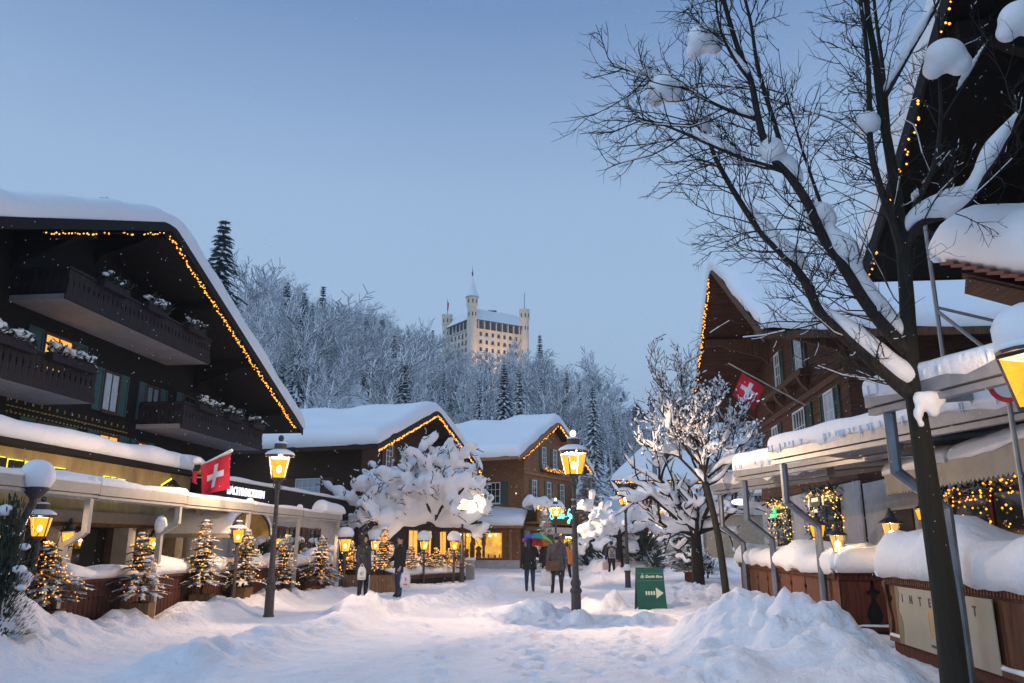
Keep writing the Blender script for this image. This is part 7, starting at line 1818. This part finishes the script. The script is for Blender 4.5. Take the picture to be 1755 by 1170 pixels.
person('man in a grey coat and patterned beanie with shoulder bag seen from behind', g4.x, g4.y, 0.0, 1.84, R(186), 0.12, 0.06, ((.07, .02, -.29), (.02, -.03, -.25)), ((.08, .0, -.29), (.03, -.03, -.25)), 'coat_grey', 0.70, 'trousers_brown', 'boot', 0.42, 'short', 'beanie', coatw=1.16, flare=1.05)
sb_ = thing('shoulder_bag', 'brown leather shoulder bag on the back of the man in grey', 'bag', (g4.x - 0.15, g4.y - 0.26, 0.92), R(6))
mb = MB(); mb.box(-.21, .21, -.05, .05, -.19, .10); mb.box(-.22, .22, -.062, -.052, -.06, .115); mb.build('pouch', 'leather', sb_)
MB().tube(smooth_pts([Vector((-.20, 0, .08)), Vector((-.02, -.04, .30)), Vector((.17, .02, .52)), Vector((.25, .15, .66)), Vector((.2, .3, .6))], 4), .018, 6).build('strap', 'leather', sb_)
bag('pale tall bag hanging from the left hand of the man in grey', Vector((g4.x - 0.36, g4.y - 0.08, 0.86)), 0.36, 0.46, 'plastic_white', None, R(-10), d_=.05)
P = at(937, 934, 33.0)
person('person in a dark coat under a dark umbrella beyond the couple', P.x, P.y, 0.0, 1.72, R(180), 0.08, .1, None, ((.04, -.08, -.24), (-.05, -.2, .12)), 'coat_black', 0.62, 'trousers_dark', 'boot', 0.2, 'long', 'bare', coatw=1.08)
P6 = at(971, 934, 35.5)
person('person in an orange jacket and pale boots behind the man in grey', P6.x, P6.y, 0.0, 1.58, R(200), 0.16, .25, None, None, 'orange_cloth', 0.80, 'trousers_dark', 'beige', 0.22, 'short', 'beanie_blue', coatw=1.1)
P7 = gnd(1049, 989)
person('woman in a blue hat walking away with a backpack and two bags', P7.x, P7.y, 0.0, 1.68, R(180), 0.08, .16, ((.07, .03, -.28), (.03, -.02, -.25)), ((.07, .03, -.28), (.03, -.02, -.25)), 'coat_plum', 0.72, 'trousers_dark', 'boot', 0.25, 'short', 'beanie_blue', coatw=1.02)
bk_ = thing('backpack', 'beige and black backpack on the walking woman', 'backpack', (P7.x, P7.y - 0.21, 1.12), 0)
mb = MB(); mb.prism([(-.15, -.22), (.15, -.22), (.17, .0), (.14, .20), (.06, .27), (-.06, .27), (-.14, .20), (-.17, 0)], -.09, .06, 'y'); mb.build('sack', 'beige', bk_, fix=True); MB().box(-.11, .11, -.115, -.092, -.18, .0).build('pocket', 'wool', bk_)
for s_ in (-1, 1): MB().beam((s_ * .02, -.10, .02), (s_ * .10, -.10, .22), .01, .035).build('strap', 'coat_black', bk_)
bag('pinkish paper bag in the left hand of the walking woman', Vector((P7.x - .30, P7.y, .83)), .30, .36, 'plastic_pink', None, 0, rigid=True, d_=.06); bag('pinkish paper bag in the right hand of the walking woman', Vector((P7.x + .30, P7.y, .83)), .30, .36, 'plastic_pink', None, 0, rigid=True, d_=.06)
# umbrellas
UC = [(0.45, 0.30, 0.62), (0.02, 0.08, 0.55), (0.02, 0.30, 0.30), (0.10, 0.45, 0.08), (0.55, 0.50, 0.05), (0.60, 0.22, 0.02), (0.50, 0.03, 0.03), (0.35, 0.05, 0.30)]
for i, c_ in enumerate(UC): mat('umbrella_%d' % i, c_, .7)
def umbrella(label, P, rad, tilt, cols, ph=0.0):
    t = thing('umbrella', label, 'umbrella', P, 0); t.rotation_euler = tilt
    for i in range(8):
        mb = MB(); m = 6; a0, a1 = ph + i * .7854, ph + (i + 1) * .7854
        for k in range(m + 1):
            s_ = k / m; zz = .30 * (1 - s_ ** 1.8)
            for j in range(4):
                u = j / 3; a = a0 + (a1 - a0) * u; dip = 1 - .10 * s_ * (4 * u * (1 - u)); mb.v.append((rad * s_ * dip * math.cos(a), rad * s_ * dip * math.sin(a), zz))
        for k in range(m):
            for j in range(3): mb.f.append((k * 4 + j, k * 4 + j + 1, (k + 1) * 4 + j + 1, (k + 1) * 4 + j)); mb.m.append(0)
        mb.build('canopy_panel', cols[i], t, smooth=True)
        MB().tube([(0, 0, .29), (rad * .6 * math.cos(a0), rad * .6 * math.sin(a0), .17), (rad * math.cos(a0), rad * math.sin(a0), -.01)], .005, 4).build('rib', 'iron', t)
    MB().tube([(0, 0, -.62), (0, 0, .36)], .009, 6).build('shaft', 'iron', t); MB().tube([(0, 0, -.62), (0, 0, -.72)], .016, 6).build('grip', 'black', t)
    return t
umbrella('rainbow coloured umbrella held over the woman in black', Vector((g3.x + 0.27, g3.y + .40, 1.62)), 0.56, (R(-14), R(6), 0), ['umbrella_%d' % ((i + 5) % 8) for i in range(8)], R(20))
umbrella('dark umbrella of the person beyond the couple', Vector((P.x + .18, P.y, 1.62)), 0.50, (R(4), R(8), 0), ['coat_charcoal'] * 8)

# ================================================================== falling snow and the misty air
rr = random.Random(12); fl = MB()
for i in range(2600):
    Y = 3.0 + 27 * rr.random() ** 1.3; px = rr.uniform(-60, 1815); py = rr.uniform(-40, 1000)
    d = ray(px, py); t_ = Y / d.y; p = Vector((d.x * t_, Y, CAMZ + d.z * t_)); 
    if p.z < 0.3: continue
    r_ = min(.010, Y * .0006) * rr.uniform(.6, 1.1)
    fl.add([(p.x + r_, p.y, p.z), (p.x - r_ * .5, p.y + r_, p.z), (p.x - r_ * .5, p.y - r_, p.z), (p.x, p.y, p.z + r_ * 1.5), (p.x, p.y, p.z - r_ * 1.5)], [(0, 1, 3), (1, 2, 3), (2, 0, 3), (1, 0, 4), (2, 1, 4), (0, 2, 4)])
tag(fl.build('falling_snow', 'snow_smooth'), 'fine snowflakes falling through the street', 'snowfall', kind='stuff')
hz = MB().box(-960, 960, -110, 1600, -4, 215).build('haze', 'snow')
m = bpy.data.materials.new('haze_air'); m.use_nodes = True; nt2 = m.node_tree; nt2.nodes.clear()
oo = nt2.nodes.new('ShaderNodeOutputMaterial'); pv = nt2.nodes.new('ShaderNodeVolumePrincipled'); pv.inputs['Color'].default_value = (0.80, 0.88, 0.97, 1); pv.inputs['Density'].default_value = 0.0005; pv.inputs['Anisotropy'].default_value = 0.2
nt2.links.new(pv.outputs[0], oo.inputs['Volume']); hz.data.materials.clear(); hz.data.materials.append(m)
tag(hz, 'thin misty snow air', 'haze', kind='stuff')
